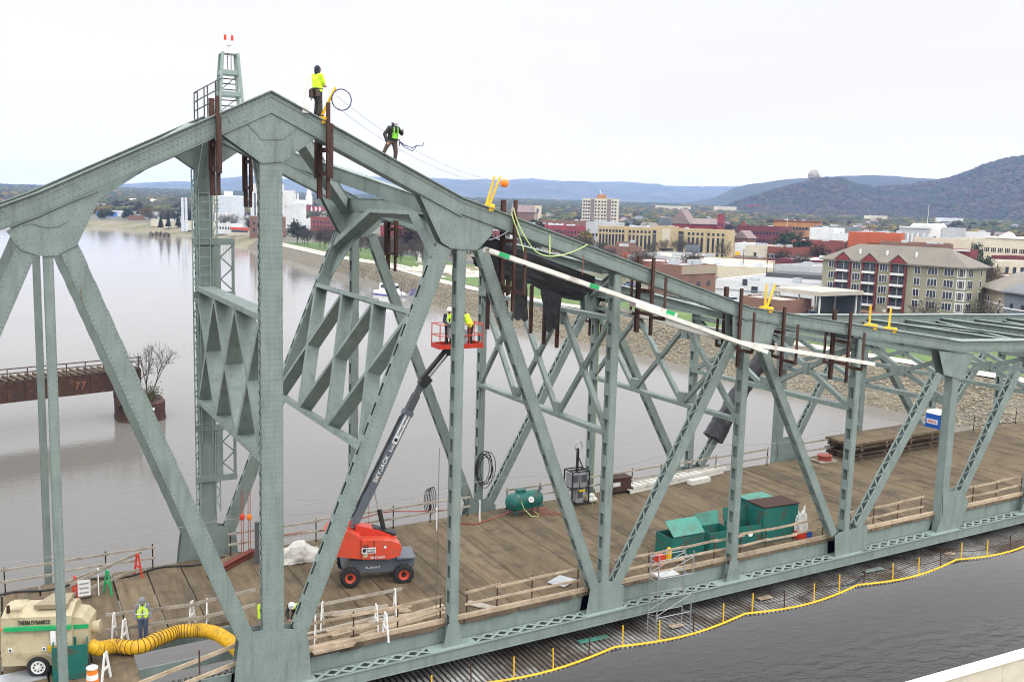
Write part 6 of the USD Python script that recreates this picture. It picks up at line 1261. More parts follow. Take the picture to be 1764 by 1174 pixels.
# --- apartment block by the river
A = Bld('apartment_block', 'sage apartment block with red gables and balconies beside the river', 'apartment building', 1412, 231, 1657, 205, (1412, 444), 9, 'siding_sage', flat=False)
w = A.w; A.gable(3.7, 'shingle', .7, hip=7)
fl = (A.h-1.9)/4
bays = [.163, .358, .56]                                  # balcony bays, as fractions of the front
for k, f in enumerate(bays):
    c = f*w; bw = w*.086
    for e in (-1, 1): mb = MB(); mb.box(A.p(c+e*(bw/2+.25), -.2, A.h/2-.3), (.34, .4, A.h+.2), A.ax); part('red_pilaster', mb, 'trim_red', A.t)
    g = MB(); g.prism([(-bw/2-.5, 0), (bw/2+.5, 0), (0, 1.5)], A.p(c, -.3, A.h+.05), A.u, UPV, -.5 if np.cross(A.u, UPV) @ A.n > 0 else .5); part('red_gable', g, 'trim_red', A.t)
    g = MB(); hh = [A.p(c-bw/2-.8, -.7, A.h-.05), A.p(c, -.7, A.h+1.75), A.p(c+bw/2+.8, -.7, A.h-.05), A.p(c-bw/2-1.0, 3, A.h+.3), A.p(c, 3, A.h+1.75), A.p(c+bw/2+1.0, 3, A.h+.3)]
    g.add(hh+[x+UPV*.25 for x in hh], [[0, 3, 1], [1, 3, 4], [1, 4, 2], [2, 4, 5], [6, 7, 9], [7, 10, 9], [7, 8, 10], [8, 11, 10], [0, 1, 7], [0, 7, 6], [1, 2, 8], [1, 8, 7]]); part('gable_roof', g, 'shingle', A.t)
    mb = MB(); mb.box(A.p(c+bw/2+1.5, 1.6, A.h+1.4), (.3, .5, 2.4), A.ax); part('vent_stack', mb, 'trim_white', A.t)
    for j in range(4):
        z = 1.9+fl*j
        mb = MB(); mb.box(A.p(c, -.02, z+fl*.50), (bw, .16, fl*.74), A.ax); q = part('balcony_recess', mb, 'roof_dark', A.t)
        for e in (-.28, .22): mb = MB(); mb.box(A.p(c+e*bw, -.13, z+fl*.46), (.9, .08, fl*.62), A.ax); part('balcony_door', mb, 'glass', q)
        mb = MB(); mb.box(A.p(c, -.14, z+fl*.46), (.22, .1, fl*.66), A.ax); part('balcony_wall', mb, 'paint_grey', q)
        mb = MB(); mb.box(A.p(c, -.5, z+.02), (bw+.1, .95, .5), A.ax); part('balcony_slab', mb, 'trim_white', A.t)
        mb = MB(); mb.box(A.p(c, -.92, z+1.05), (bw, .06, .07), A.ax)
        for e in np.linspace(-.46, .46, 9): mb.box(A.p(c+e*bw, -.92, z+.66), (.05, .05, .75), A.ax)
        part('balcony_railing', mb, 'grey_dark', A.t)
def tri(u, z, n=3, ww=.72, hh=1.45, face='front', blk='trim_white'):
    t_ = (n*ww+(n+1)*.13); mb = MB(); c, Ax_ = {'front': (A.p(u, -.04, z), (A.u, A.n, UPV)), 'right': (A.p(A.w+.04, u, z), (A.n, A.u, UPV))}[face]
    mb.box(c, (t_, .16, hh+.22), Ax_); q = part('window', mb, blk, A.t)
    for k in range(n): mb = MB(); mb.box(c+Ax_[0]*((k-(n-1)/2)*(ww+.13)), (ww, .22, hh), Ax_); part('pane', mb, 'glass', q)
for j in range(4):
    z = 1.9+fl*j+fl*.52
    for f, n in ((.078, 3), (.26, 3), (.455, 3)): tri(f*w, z, n, .52)
    for f, n in ((.687, 2), (.788, 3), (.893, 3)): tri(f*w, z, n, .58)
    c = .978*w; mb = MB(); mb.box(A.p(c-.2, -.06, 1.9+fl*j+fl*.5), (1.9, .2, fl*.86), A.ax); q = part('corner_balcony', mb, 'trim_white', A.t)
    mb = MB(); mb.box(A.p(c-.2, -.16, 1.9+fl*j+fl*.5), (1.4, .1, fl*.62), A.ax); part('pane', mb, 'balcony' if False else 'roof_dark', q)
    for e in (-.45, .45): mb = MB(); mb.box(A.p(c-.2+e, -.2, 1.9+fl*j+fl*.5), (.1, .1, fl*.62), A.ax); part('mullion', mb, 'trim_white', q)
    tri(1.7, z, 3, .6, 1.6, 'right'); tri(6.4, z, 1, .7, 1.4, 'right')
for f in (.055, .265, .485, .70): mb = MB(); mb.box(A.p(f*w, -.04, .9), (.9, .16, .7), A.ax); part('basement_window', mb, 'trim_white', A.t)
mb = MB(); mb.box(A.p(w*.42, -3.6, .35), (w*.9, 5, .7), A.ax); solo('retaining_bed', mb, 'brick_brown', 'low brick planting bed in front of the apartment block', 'planting bed')
# --- tan office block with slit windows
T = Bld('office_block', 'long tan office block with tall slit windows and a blank centre tower', 'office building', 1028, 500, 1251, 470, (1028, 390), 14, 'stone_tan', 'roof_white', .5)
for u0, u1, k in ((.01, .22, 8), (.245, .43, 6), (.70, .83, 4), (.845, .985, 4)):
    for i in range(k):
        u = T.w*(u0+(u1-u0)*(i+.5)/k); T.win(u, T.h*.86, 1.15, 1.3); T.win(u, T.h*.46, 1.05, T.h*.54); T.win(u, 1.3, 1.0, 1.3)
mb = MB(); mb.box(T.p(T.w*.56, -1.6, T.h*.56), (T.w*.155, 3.2, T.h*1.12), T.ax); part('centre_tower', mb, 'stone_tan', T.t)
mb = MB(); mb.box(T.p(T.w*.56, -3.25, T.h*.78), (4.2, .12, T.h*.46), T.ax); part('tower_panel', mb, 'stone_cream', T.t)
for f in (.462, .655): mb = MB(); mb.box(T.p(T.w*f, -.06, T.h*.44), (3.0, .16, T.h*.72), T.ax); part('dark_bay', mb, 'roof_dark', T.t); T.win(T.w*f, T.h*.88, 2.8, 1.4)
for f in (.235, .838): mb = MB(); mb.box(T.p(T.w*f, -.3, T.h*.5), (T.w*.02, .6, T.h), T.ax); part('pier', mb, 'stone_tan', T.t)
mb = MB(); mb.box(T.p(T.w*.565, -3.3, 3.2), (7, .15, 1.1), T.ax); part('sign_band', mb, 'ink', T.t); T.units(12, 3)
# --- tower block
H = Bld('tower_block', 'tall cream apartment tower with two orange brick strips', 'tower block', 1001, 905, 1062, 900, (1030, 343), 24, 'stone_cream', 'roof_grey', .6)
for f in (.29, .76): H.band(H.h/2, H.h, 'brick_orange' if False else 'roof_pink', .3, u0=H.w*(f-.055), u1=H.w*(f+.055), name='brick_strip')
for j in range(9):
    z = 2.6+(H.h-3.4)*(j+.5)/9
    for f in (.055, .125, .195, .385, .475, .57, .65, .86, .94): H.win(H.w*f, z, 1.6, 1.5)
    H.band(z+1.45, .22, 'trim_white', .1, name='sill_band')
mb = MB(); mb.box(H.p(H.w*.53, 8, H.h+2.2), (H.w*.24, 8, 4.4), H.ax); part('penthouse', mb, 'brick_orange', H.t); mb = MB(); mb.cyl(H.p(H.w*.52, 8, H.h+4), H.p(H.w*.46, 8, H.h+9), .25, n=5); part('mast', mb, 'white', H.t)
# --- other blocks, each by hand
def simple(name, label, cat, px0, d0, px1, d1, yt, depth, wall, roof='roof_grey', cols=0, rows=0, ww=1.2, wh=1.6, par=.6, units=2, trim=None, corn=None, side=0, group=None):
    b = Bld(name, label, cat, px0, d0, px1, d1, yt, depth, wall, roof, par, group)
    if cols: b.grid(cols, rows, ww, wh, trim=trim)
    if side: b.grid(side, max(1, rows), ww, wh, face='left' if d0 > d1 else 'right', trim=trim)
    if corn: b.band(b.h+.2, .8, corn, .35, name='cornice')
    if units: b.units(units, int(px0))
    return b
K = Bld('warehouse', 'red brown brick warehouse with a dark parapet on its river side', 'warehouse', 1172, 252, 1231, 262, (1172, 459), 11, 'brick_brown', 'roof_grey', .4); K.band(K.h-.9, 2.2, 'siding_tan', .25, name='dark_parapet'); K.units(4); K.grid(3, 1, 1.4, 1.2, 2, 4)
S = Bld('depot', 'wide white depot with a big grey flat roof beside the carport', 'depot', 1231, 240, 1405, 226, (1231, 482), 40, 'paint_white', 'roof_grey', .3)
for f, z, ww in ((.30, 5.2, 1.2), (.40, 3.6, 1.6), (.36, 1.6, 1.0), (.52, 1.8, 3.2), (.62, 4.2, 1.2)): S.win(S.w*f, z, ww, 1.5)
S.band(S.h*.62, .18, 'grey', .14, u1=S.w*.62, name='gutter'); S.units(5)
mb = MB(); mb.box(S.p(S.w*.62, 31, S.h+.6), (24, 12, 1.2), S.ax); part('roof_step', mb, 'roof_dark', S.t)
c0, c1 = gd(1335, 216), gd(1409, 206); cu = (c1-c0)/np.linalg.norm(c1-c0); cn = V(-cu[1], cu[0], 0); cn = cn if cn @ (c0-CAM) > 0 else -cn; hw = np.linalg.norm(c1-c0); ch = at_d(1335, 497, 216)[2]-ZG
t = thing('carport', 'open carport with a flat tan roof left of the apartment block', 'carport', c0+cu*hw/2+cn*7); mb = MB(); mb.box(c0+cu*hw/2+cn*6.5+UPV*(ch-.05), (hw+1, 14, .9), (cu, cn, UPV)); part('roof', mb, 'roof_tan', t)
for f in (.03, .5, .97):
    for e in (.6, 12.4): mb = MB(); mb.box(c0+cu*hw*f+cn*e+UPV*(ch-.5)/2, (.28, .28, ch-.5), (cu, cn, UPV)); part('column', mb, 'trim_white', t)
mb = MB(); mb.box(c0+cu*hw/2+cn*13.6+UPV*(ch-.6)/2, (hw, .3, ch-.6), (cu, cn, UPV)); part('back_wall', mb, 'siding_slate', t); FOOT.append((c0, cu, cn, hw, 14))
simple('brick_shed', 'small flat brick shed between the warehouse and the carport', 'shed', 1272, 213, 1346, 204, (1272, 511), 10, 'brick_brown', 'roof_tan', 0, 0, units=2, par=.3)
simple('low_building', 'long low building with a pale roof behind the depot', 'commercial building', 1236, 300, 1330, 296, (1236, 460), 30, 'stone_cream', 'roof_white', 0, 0, units=4)
simple('low_building', 'low grey building right of the cream one behind the depot', 'commercial building', 1331, 300, 1392, 292, (1331, 458), 26, 'paint_grey', 'roof_grey', 0, 0, units=3)
simple('low_building', 'low brown brick building just behind the gabled apartment block', 'commercial building', 1335, 330, 1425, 320, (1335, 462), 30, 'brick_brown', 'roof_white', 5, 1, units=4)
simple('low_building', 'white roofed building behind the brick warehouse', 'commercial building', 1110, 345, 1235, 330, (1110, 453), 58, 'stone_cream', 'roof_white', 0, 0, units=7)
simple('low_building', 'grey roofed building with many vents in front of the tan office block', 'commercial building', 1080, 390, 1180, 380, (1080, 441), 48, 'paint_grey', 'roof_tan', 0, 0, units=8)
simple('low_building', 'wide building with pale roof and dark red front right of centre', 'commercial building', 1340, 372, 1440, 360, (1340, 447), 36, 'brick_maroon', 'roof_white', 0, 0, units=6)
simple('billboard_house', 'building with a blue and yellow board on its wall right of the tan office block', 'commercial building', 1264, 440, 1292, 436, (1264, 420), 14, 'paint_white', 'roof_white', 0, 0).band(3, 3.4, 'yellow', .3, u0=.5, u1=2.6, name='yellow_board')
simple('cream_block', 'blank cream block with a dark door right of the tan office block', 'commercial building', 1282, 420, 1317, 414, (1282, 424), 22, 'stone_cream', 'roof_grey', 1, 1, 1.2, 2.4)
simple('shopfront', 'flat roofed shop with a dark canopy beside the blank cream block', 'shop', 1317, 416, 1362, 408, (1317, 426), 18, 'brick_red', 'roof_dark', 6, 1, 2.2, 1.6, trim='trim_white')
simple('brick_store', 'small brick store with white tanks in front of the tan office block', 'store', 1040, 420, 1085, 414, (1040, 425), 12, 'brick_brown', 'roof_tan', 0, 0).band(2.5, 3.0, 'paint_orange', .3, u0=9, u1=11.5, name='orange_board')
simple('kiosk', 'dark navy box building with white lettering before the tan office block', 'kiosk', 1180, 432, 1200, 430, (1180, 424), 6, 'siding_slate', 'roof_dark', 2, 1, .9, 1.2, m if False else 1.2) if False else simple('kiosk', 'dark navy box building before the tan office block', 'kiosk', 1180, 432, 1200, 430, (1180, 424), 6, 'siding_slate', 'roof_dark', 0, 0, units=0).band(2.6, 1.1, 'trim_white', .1, u0=1.8, u1=3.4, name='white_mark')
Rb = simple('library', 'crimson brick hall with a steep gabled tower behind the tan office block', 'hall', 1186, 610, 1243, 605, (1186, 385), 18, 'brick_crimson', 'roof_pink', 9, 1, 1.0, 2.4, par=0, units=0); Rb.gable(3.4, 'roof_pink')
Rc = Bld('library_tower', 'square crimson tower at the right end of the brick hall', 'tower', 1233, 600, 1245, 599, (1233, 370), 5, 'brick_crimson', 'roof_pink', .5); Rc.grid(2, 2, .8, 1.4)
Rd = Bld('gabled_wing', 'crimson wing with a big steep pinkish gable left of the brick hall', 'hall', 1152, 612, 1186, 606, (1152, 384), 14, 'brick_crimson', flat=False); Rd.gable(9.0, 'roof_pink', .4, along='n'); Rd.grid(4, 1, 1.1, 2.2)
simple('dark_hall', 'dark flat roofed hall left of the crimson gable', 'hall', 1132, 590, 1152, 588, (1132, 376), 10, 'siding_slate', 'roof_dark', 3, 1)
Re = simple('turret_block', 'maroon brick block with a peaked red corner gable', 'commercial building', 1268, 640, 1344, 625, (1290, 390), 24, 'brick_maroon', 'roof_grey', 12, 2, 1.2, 1.8); mb = MB(); mb.prism([(-2.6, 0), (2.6, 0), (0, 4.2)], Re.p(4.2, -.3, Re.h), Re.u, UPV, .6); part('corner_gable', mb, 'brick_red', Re.t); mb = MB(); mb.box(Re.p(4.2, .6, Re.h/2+.6), (5.8, 2.6, Re.h+1.4), Re.ax); part('corner_bay', mb, 'brick_maroon', Re.t)
Rf = simple('orange_brick_block', 'orange brick block with two window rows and a red cornice', 'commercial building', 1330, 700, 1412, 690, (1330, 380), 26, 'brick_orange', 'roof_grey', 13, 2, 1.7, 2.0, corn='brick_maroon', units=4)
simple('white_block', 'blank white block before the orange brick block', 'commercial building', 1392, 560, 1433, 552, (1392, 393), 20, 'paint_white', 'roof_white', 0, 0, units=1)
simple('pale_facade', 'pale low facade right of the blank white block', 'commercial building', 1433, 545, 1466, 540, (1433, 403), 16, 'paint_white', 'roof_grey', 5, 1, 1, 1.4)
Rg = simple('painted_block', 'vivid orange painted block above the apartment roof', 'commercial building', 1490, 430, 1548, 424, (1490, 402), 20, 'paint_orange', 'roof_tan', 0, 0, units=2); mb = MB(); mb.box(Rg.p(-4, 6, Rg.h*.52), (8, 12, Rg.h*1.04), Rg.ax); part('side_wing', mb, 'paint_orange', Rg.t); Rg.band(Rg.h*.72, .3, 'wood_olive', .1, name='painted_line')
Rh = simple('columned_bank', 'pale grey columned bank building with a low pediment', 'bank', 1545, 520, 1618, 500, (1545, 391), 22, 'paint_grey', 'roof_grey', 0, 0, units=0, corn='trim_white')
for f in (.02, .12, .22, .32, .45, .6, .72): mb = MB(); mb.box(Rh.p(Rh.w*f+.4, -.25, Rh.h*.42), (1.1, .5, Rh.h*.84), Rh.ax); part('pilaster', mb, 'trim_white', Rh.t)
for f in (.17, .5, .66): Rh.win(Rh.w*f, Rh.h*.4, 3.0, Rh.h*.34)
mb = MB(); mb.prism([(0, 0), (16, 0), (14, 1.7), (2, 1.7)], Rh.p(4, 3, Rh.h+.7), Rh.u, UPV, -9 if np.cross(Rh.u, UPV) @ Rh.n < 0 else 9); part('roof_lantern', mb, 'roof_white', Rh.t)
mb = MB(); mb.box(Rh.p(Rh.w*.9, -1.5, Rh.h*.5), (Rh.w*.16, 3, Rh.h), Rh.ax); part('portico', mb, 'trim_white', Rh.t); mb = MB(); mb.box(Rh.p(Rh.w*.9, -3.06, Rh.h*.45), (Rh.w*.1, .12, Rh.h*.62), Rh.ax); part('portico_opening', mb, 'glass', Rh.t); mb = MB(); mb.cyl(Rh.p(Rh.w*.55, 4, Rh.h), Rh.p(Rh.w*.55, 4, Rh.h+12), .12, .06, 5); part('flagpole', mb, 'white', Rh.t)
Ri = simple('arcaded_block', 'long cream block with arched ground floor windows at the right edge', 'commercial building', 1692, 440, 1790, 412, (1692, 408), 20, 'stone_cream', 'roof_white', 0, 0, units=2, corn='trim_white')
for k in range(8):
    u = Ri.w*(.05+.125*k)
    for e in (-1.0, 0, 1.0): Ri.win(u+e*.95, Ri.h*.62, .6, 1.9)
    mb = MB(); mb.prism([(-.8, -1.2), (.8, -1.2), (.8, .3), (.55, .8), (0, 1.05), (-.55, .8), (-.8, .3)], Ri.p(u, -.08, Ri.h*.22), Ri.u, UPV, .16); part('arched_window', mb, 'glass', Ri.t)
mb = MB(); mb.prism([(-4, 0), (4, 0), (2.2, 1.6), (0, 2.2), (-2.2, 1.6)], Ri.p(Ri.w*.42, .3, Ri.h+.6), Ri.u, UPV, .6); part('crest', mb, 'trim_white', Ri.t)
simple('long_white_shop', 'long low white building left of the arcaded cream block', 'commercial building', 1640, 480, 1694, 466, (1640, 410), 14, 'stone_cream', 'roof_white', 6, 1, 1.2, 1.3)
Rj = simple('maroon_block', 'blank maroon brick block at the right edge behind the houses', 'commercial building', 1705, 400, 1790, 385, (1705, 442), 16, 'brick_maroon', 'roof_tan', 0, 0, units=2)
simple('red_bay_block', 'red panelled building with white piers just behind the apartment roof', 'commercial building', 1618, 420, 1668, 412, (1618, 430), 10, 'trim_red', 'roof_white', 0, 0, corn='trim_white', units=0)
Rk = Bld('town_house', 'tan house with a grey hip roof right of the apartment block', 'house', 1688, 212, 1732, 196, (1688, 492), 11, 'siding_tan', flat=False); Rk.gable(3.4, 'shingle', .7, hip=4); Rk.band(Rk.h*.62, .25, 'trim_white', .1); Rk.band(Rk.h*.25, .25, 'trim_white', .1); Rk.grid(2, 2, 1, 1.4, trim='trim_white')
Rl = Bld('town_house', 'slate blue house with white bands at the right edge', 'house', 1724, 186, 1790, 176, (1724, 500), 11, 'siding_slate', flat=False); Rl.gable(3.0, 'shingle_grey', .6, hip=3); Rl.band(Rl.h*.62, .22, 'trim_white', .1); Rl.band(Rl.h*.25, .22, 'trim_white', .1); Rl.grid(3, 2, .8, 1.1)
Rm = Bld('garage_roof', 'low tan hipped roof in front of the two houses at right', 'garage', 1668, 180, 1790, 165, (1668, 556), 9, 'siding_tan', flat=False); Rm.gable(2.2, 'shingle', .6, hip=4)
simple('red_row', 'crimson brick row with white roof units below the hills left of the tower block', 'commercial building', 905, 620, 1012, 600, (950, 389), 30, 'brick_crimson', 'roof_white', 16, 2, 1.1, 1.6, units=10)
simple('brick_row', 'brown brick row behind the crimson one', 'commercial building', 930, 720, 1010, 715, (950, 380), 22, 'brick_brown', 'roof_pink', 14, 2, 1.0, 1.5, units=4)
simple('grey_hall', 'pale grey hall left of the tan office block', 'commercial building', 1008, 560, 1060, 555, (1020, 384), 26, 'paint_grey', 'roof_white', 7, 1, 1.6, 1.8)
simple('white_hall', 'small white hall left of the crimson row', 'commercial building', 878, 640, 932, 636, (890, 385), 18, 'paint_white', 'roof_white', 0, 0, units=2)
Rn = Bld('church', 'reddish church with a pale square bell tower left of the tower block', 'church', 880, 980, 925, 975, (900, 365), 14, 'brick_brown', flat=False); Rn.gable(7, 'roof_pink'); mb = MB(); mb.box(Rn.p(Rn.w*1.0, 3, 12), (6, 6, 24), Rn.ax); part('bell_tower', mb, 'stone_cream', Rn.t); mb = MB(); mb.box(Rn.p(Rn.w*1.0, -.1, 19), (2, .3, 4), Rn.ax); part('belfry_opening', mb, 'roof_dark', Rn.t)
for k, (px, d, yt, wd, wl, lb) in enumerate(((1030, 640, 398, 20, 'brick_brown', 'brown flat block between the office block and the grey hall'), (1470, 700, 394, 22, 'brick_brown', 'brown flat block right of the orange brick block'), (1415, 470, 417, 30, 'brick_red', 'red brick row with arched signs behind the depot roofs'), (1500, 560, 401, 20, 'paint_grey', 'grey roofed block left of the columned bank'), (1575, 400, 421, 30, 'brick_brown', 'low brown block behind the vivid orange one'), (1620, 440, 413, 26, 'stone_cream', 'low cream block below the columned bank'), (1440, 620, 391, 30, 'shingle_grey', 'large grey church hall with dormers'), (1660, 520, 401, 26, 'paint_white', 'white low block right of the columned bank'))):
    half = wd/2/d*FPX; simple('town_block', lb, 'commercial building', px-half, d+4, px+half, d-6, (px, yt), 22, wl, ('roof_white', 'roof_tan', 'roof_grey')[k % 3], max(3, int(wd/4)), 1, 1.2, 1.6, units=4)
for px, d, yt, wd, wl, lb in ((1160, 2300, 355, 80, 'stone_cream', 'long white sheds at the foot of the far hills'), (1250, 2250, 356, 46, 'stone_cream', 'second group of pale sheds at the foot of the far hills'), (1303, 2300, 353, 40, 'trim_red', 'red roofed building at the foot of the bluff'), (1512, 1700, 372, 30, 'stone_cream', 'pale block under the bluff'), (1640, 1650, 376, 34, 'paint_white', 'white shed under the bluff at right')):
    half = wd/2/d*FPX; simple('far_shed', lb, 'shed', px-half, d, px+half, d, (px, yt), 30, wl, 'roof_white', 0, 0, units=3)
# downtown rows of small shops
rs = np.random.default_rng(77); walls = [('brick_brown', 'brown brick'), ('brick_red', 'red brick'), ('stone_cream', 'cream'), ('paint_grey', 'grey'), ('paint_white', 'white'), ('stone_tan', 'tan'), ('brick_maroon', 'maroon brick')]
def hits(a, u, n, w_, d_):
    for uu in (0, .5, 1):
        for nn in (0, .5, 1):
            p = a+u*w_*uu+n*d_*nn
            for a2, u2, n2, w2, d2 in FOOT:
                q = p-a2
                if -1 < q @ u2 < w2+1 and -1 < q @ n2 < d2+1: return True
    return False
for d in (318, 352, 392, 436, 486, 540, 600, 668, 740, 820):
    px = 700 if d > 560 else (1000 if d > 420 else 1060)
    while px < 1790:
        wd = rs.uniform(8, 19); dpx = wd/d*FPX; dd = d+rs.uniform(-8, 8); a, b = gd(px, dd), gd(px+dpx, dd-wd*.12); u = (b-a)/np.linalg.norm(b-a); n_ = V(-u[1], u[0], 0); n_ = n_ if n_ @ (a-CAM) > 0 else -n_
        if rs.random() < .66 and a[0] > bank_x(a[1])+52 and not hits(a, u, n_, np.linalg.norm(b-a), 16):
            wl, wn = walls[int(rs.choice(7, p=[.24, .17, .16, .14, .12, .1, .07]))]; rf = ['roof_white', 'roof_grey', 'roof_tan', 'roof_dark'][int(rs.choice(4, p=[.4, .25, .22, .13]))]; hh = rs.uniform(3.6, 7.5); yt = 0
            h0 = a[2]+hh; v_ = VIEW @ (V(a[0], a[1], h0)-CAM); yt = CY0-FPX*v_[1]/v_[2]
            rn = rf.split('_')[1]; simple('shop_block', f'small {wn} shop with a {rn} flat roof {where(px, d)}', 'shop', px, dd, px+dpx, dd-wd*.12, float(yt), rs.uniform(12, 18), wl, rf, int(wd/2.6), 1 if hh < 5.5 else 2, 1.1, 1.5, par=.4, units=int(rs.integers(0, 4)), group=f'small {wn} shops with {rn} roofs {where(px, d)}')
        px += dpx*(1.02 if rs.random() < .7 else 1.5)
# --- mills and silos on the left bank
t0 = gd(396, 640)
def cyls(name, label, pxs, d, yt, rad, m, cap=0, base=0):
    h = at_d(pxs[0], yt, d)[2]-ZG; t = thing(name, label, 'silo', gd(np.mean(pxs), d))
    for px in pxs:
        c = gd(px, d); mb = MB(); mb.lathe([(rad, base), (rad, h), (rad*.9, h+.4)], c, 24); part('silo', mb, m, t, smooth=40)
    return t, h
t, h = cyls('silo', 'big silver grain silo beside the far tower', (399,), 765, 338, 9.8, 'silo_silver')
for k in range(6): mb = MB(); c = gd(399, 765); mb.lathe([(9.9, h*(k+.6)/6), (9.9, h*(k+.6)/6+.2)], c, 24, ring=False); part('hoop', mb, 'silo_silver', t)
mb = MB(); mb.box(gd(394, 765)+UPV*(h+2), (6, 5, 4)); part('head_house', mb, 'silo_silver', t)
simple('mill_building', 'tan mill building behind the big silver silo', 'mill', 366, 820, 386, 818, (376, 338), 14, 'stone_cream', 'roof_grey', 3, 6, 1.0, 2.0)
simple('mill_tower', 'tall white mill tower left of the front tower post', 'mill', 432, 592, 470, 588, (440, 318), 14, 'paint_white', 'roof_white', 3, 1, .9, 20)
simple('brick_mill', 'brown brick base of the white mill tower', 'mill', 430, 575, 476, 571, (440, 374), 12, 'brick_brown', 'roof_grey', 4, 2)
t, h = cyls('silo_row', 'row of tall white grain silos right of the front tower post', (478, 488, 498, 508, 517), 790, 349, 4.9, 'paint_white')
mb = MB(); c = gd(490, 545); mb.box(c+UPV*(h+3.4)+V(0, 3, 0), (12, 7, 8)); part('head_house', mb, 'paint_white', t); mb = MB(); mb.box(gd(505, 790)+UPV*(h+1.4), (20, 6, 2.8)); part('gallery', mb, 'paint_white', t)
for px in (508, 513): mb = MB(); mb.cyl(gd(px, 790)+UPV*h, gd(px, 790)+UPV*(h+8), 1.1, .7, 6); part('vent', mb, 'paint_white', t)
simple('white_annex', 'white annex right of the silo row', 'mill', 518, 740, 536, 738, (520, 378), 10, 'paint_white', 'roof_white', 0, 0, units=1)
simple('elevator_shed', 'white shed below the silver silo', 'shed', 370, 720, 388, 716, (375, 367), 12, 'paint_white', 'roof_grey', 0, 0)
simple('elevator_shed', 'long white shed with dark windows on the far quay', 'shed', 371, 640, 398, 632, (375, 386), 10, 'paint_white', 'roof_white', 5, 1, 1.4, 1.6)
simple('long_gallery', 'long white gallery between the silver silo and the mill tower', 'mill', 412, 720, 436, 716, (420, 374), 10, 'paint_white', 'roof_dark', 0, 0)
Ro = simple('diner', 'low cream diner with a red roof on the quay', 'diner', 397, 612, 429, 606, (400, 394), 9, 'stone_cream', 'trim_red', 7, 1, 1.6, 1.2, par=.9, units=0); Ro.band(Ro.h+.3, 1.3, 'red', .3, name='red_fascia')
Rp = Bld('spire_church', 'crimson church with a tall white spire behind the silo row', 'church', 522, 1120, 552, 1115, (530, 366), 16, 'brick_crimson', flat=False); Rp.gable(7, 'brick_crimson'); c = Rp.p(Rp.w*.28, 3, 0); mb = MB(); mb.box(c+UPV*9, (6, 6, 18), Rp.ax); part('tower', mb, 'brick_crimson', Rp.t); mb = MB(); mb.lathe([(3.9, 18), (3.9, 27), (3.0, 28), (2.7, 32), (1.3, 37), (.1, 47)], c, 8); part('spire', mb, 'white', Rp.t)
for f in (.05, .5, .75, .98): mb = MB(); mb.lathe([(.9, Rp.h-1), (.9, Rp.h+4), (.05, Rp.h+8)], Rp.p(Rp.w*f, -.5, 0), 6); part('pinnacle', mb, 'white', Rp.t)
simple('red_mill', 'red brick mill building right of the silo row', 'mill', 535, 700, 590, 695, (540, 374), 16, 'brick_red', 'roof_dark', 8, 2, 1.3, 1.6)
simple('crimson_shop', 'crimson low building seen through the portal arch', 'commercial building', 655, 470, 722, 462, (690, 392), 14, 'brick_crimson', 'roof_white', 7, 1, 1.6, 1.4)
t = thing('chimney', 'slim pale twin stack on the far quay left of the far tower', 'chimney', gd(318, 640))
for e in (-1.1, 1.1): mb = MB(); c = gd(318, 640); hh = at_d(318, 340, 640)[2]-ZG; mb.cyl(c+V(e, 0, 0), c+V(e, 0, hh), 1.0, .8, 10); part('stack', mb, 'silo_silver', t)
for k, (px, d, yt, wd, wl, rf, lb) in enumerate(((232, 1000, 364, 62, 'paint_white', 'roof_white', 'long white warehouse across the river bend'), (270, 960, 365, 34, 'silo_silver', 'roof_blue', 'white warehouse with a blue stripe across the river bend'), (178, 980, 365, 14, 'roof_blue', 'roof_blue', 'bright blue covered shed on the far bank'), (172, 1150, 352, 16, 'paint_white', 'roof_white', 'white block at the far left bank'), (228, 1250, 354, 26, 'stone_cream', 'shingle', 'cream house with a wide roof on the far bank'), (245, 1080, 358, 14, 'paint_white', 'roof_white', 'small white house on the far bank'), (205, 1180, 358, 20, 'stone_cream', 'shingle', 'pale shed at the water far left'), (227, 900, 371, 8, 'brick_brown', 'roof_grey', 'pink brick hut on the far bank'), (275, 765, 379, 14, 'stone_cream', 'roof_tan', 'cream shed with dark doors on the far quay'), (297, 735, 380, 14, 'stone_cream', 'roof_white', 'cream shed beside the twin stack'), (328, 700, 386, 10, 'paint_white', 'roof_white', 'small white boat shed by the quay'), (345, 690, 381, 16, 'stone_cream', 'roof_grey', 'cream shed just left of the far tower'))):
    half = wd/2/d*FPX; simple('quay_building', lb, 'shed', px-half, d, px+half, d-3, (px, yt), 12, wl, rf, 0, 0, units=1, par=.3)
for px, lb in ((229, 'white dome roof on the left horizon'), (263, 'second white dome roof on the left horizon')):
    c = gd(px, 1500); t = thing('dome_hall', lb, 'hall', c); mb = MB(); m_ = trimesh.creation.icosphere(2); v = m_.vertices.copy(); v[:, 2] = np.maximum(v[:, 2], 0); mb.add(v*V(13, 13, 14)+c+UPV*5, m_.faces); part('dome', mb, 'paint_white', t, smooth=True); mb = MB(); mb.box(c+V(0, 0, 2.6), (34, 26, 5.2)); part('wall', mb, 'paint_white', t)
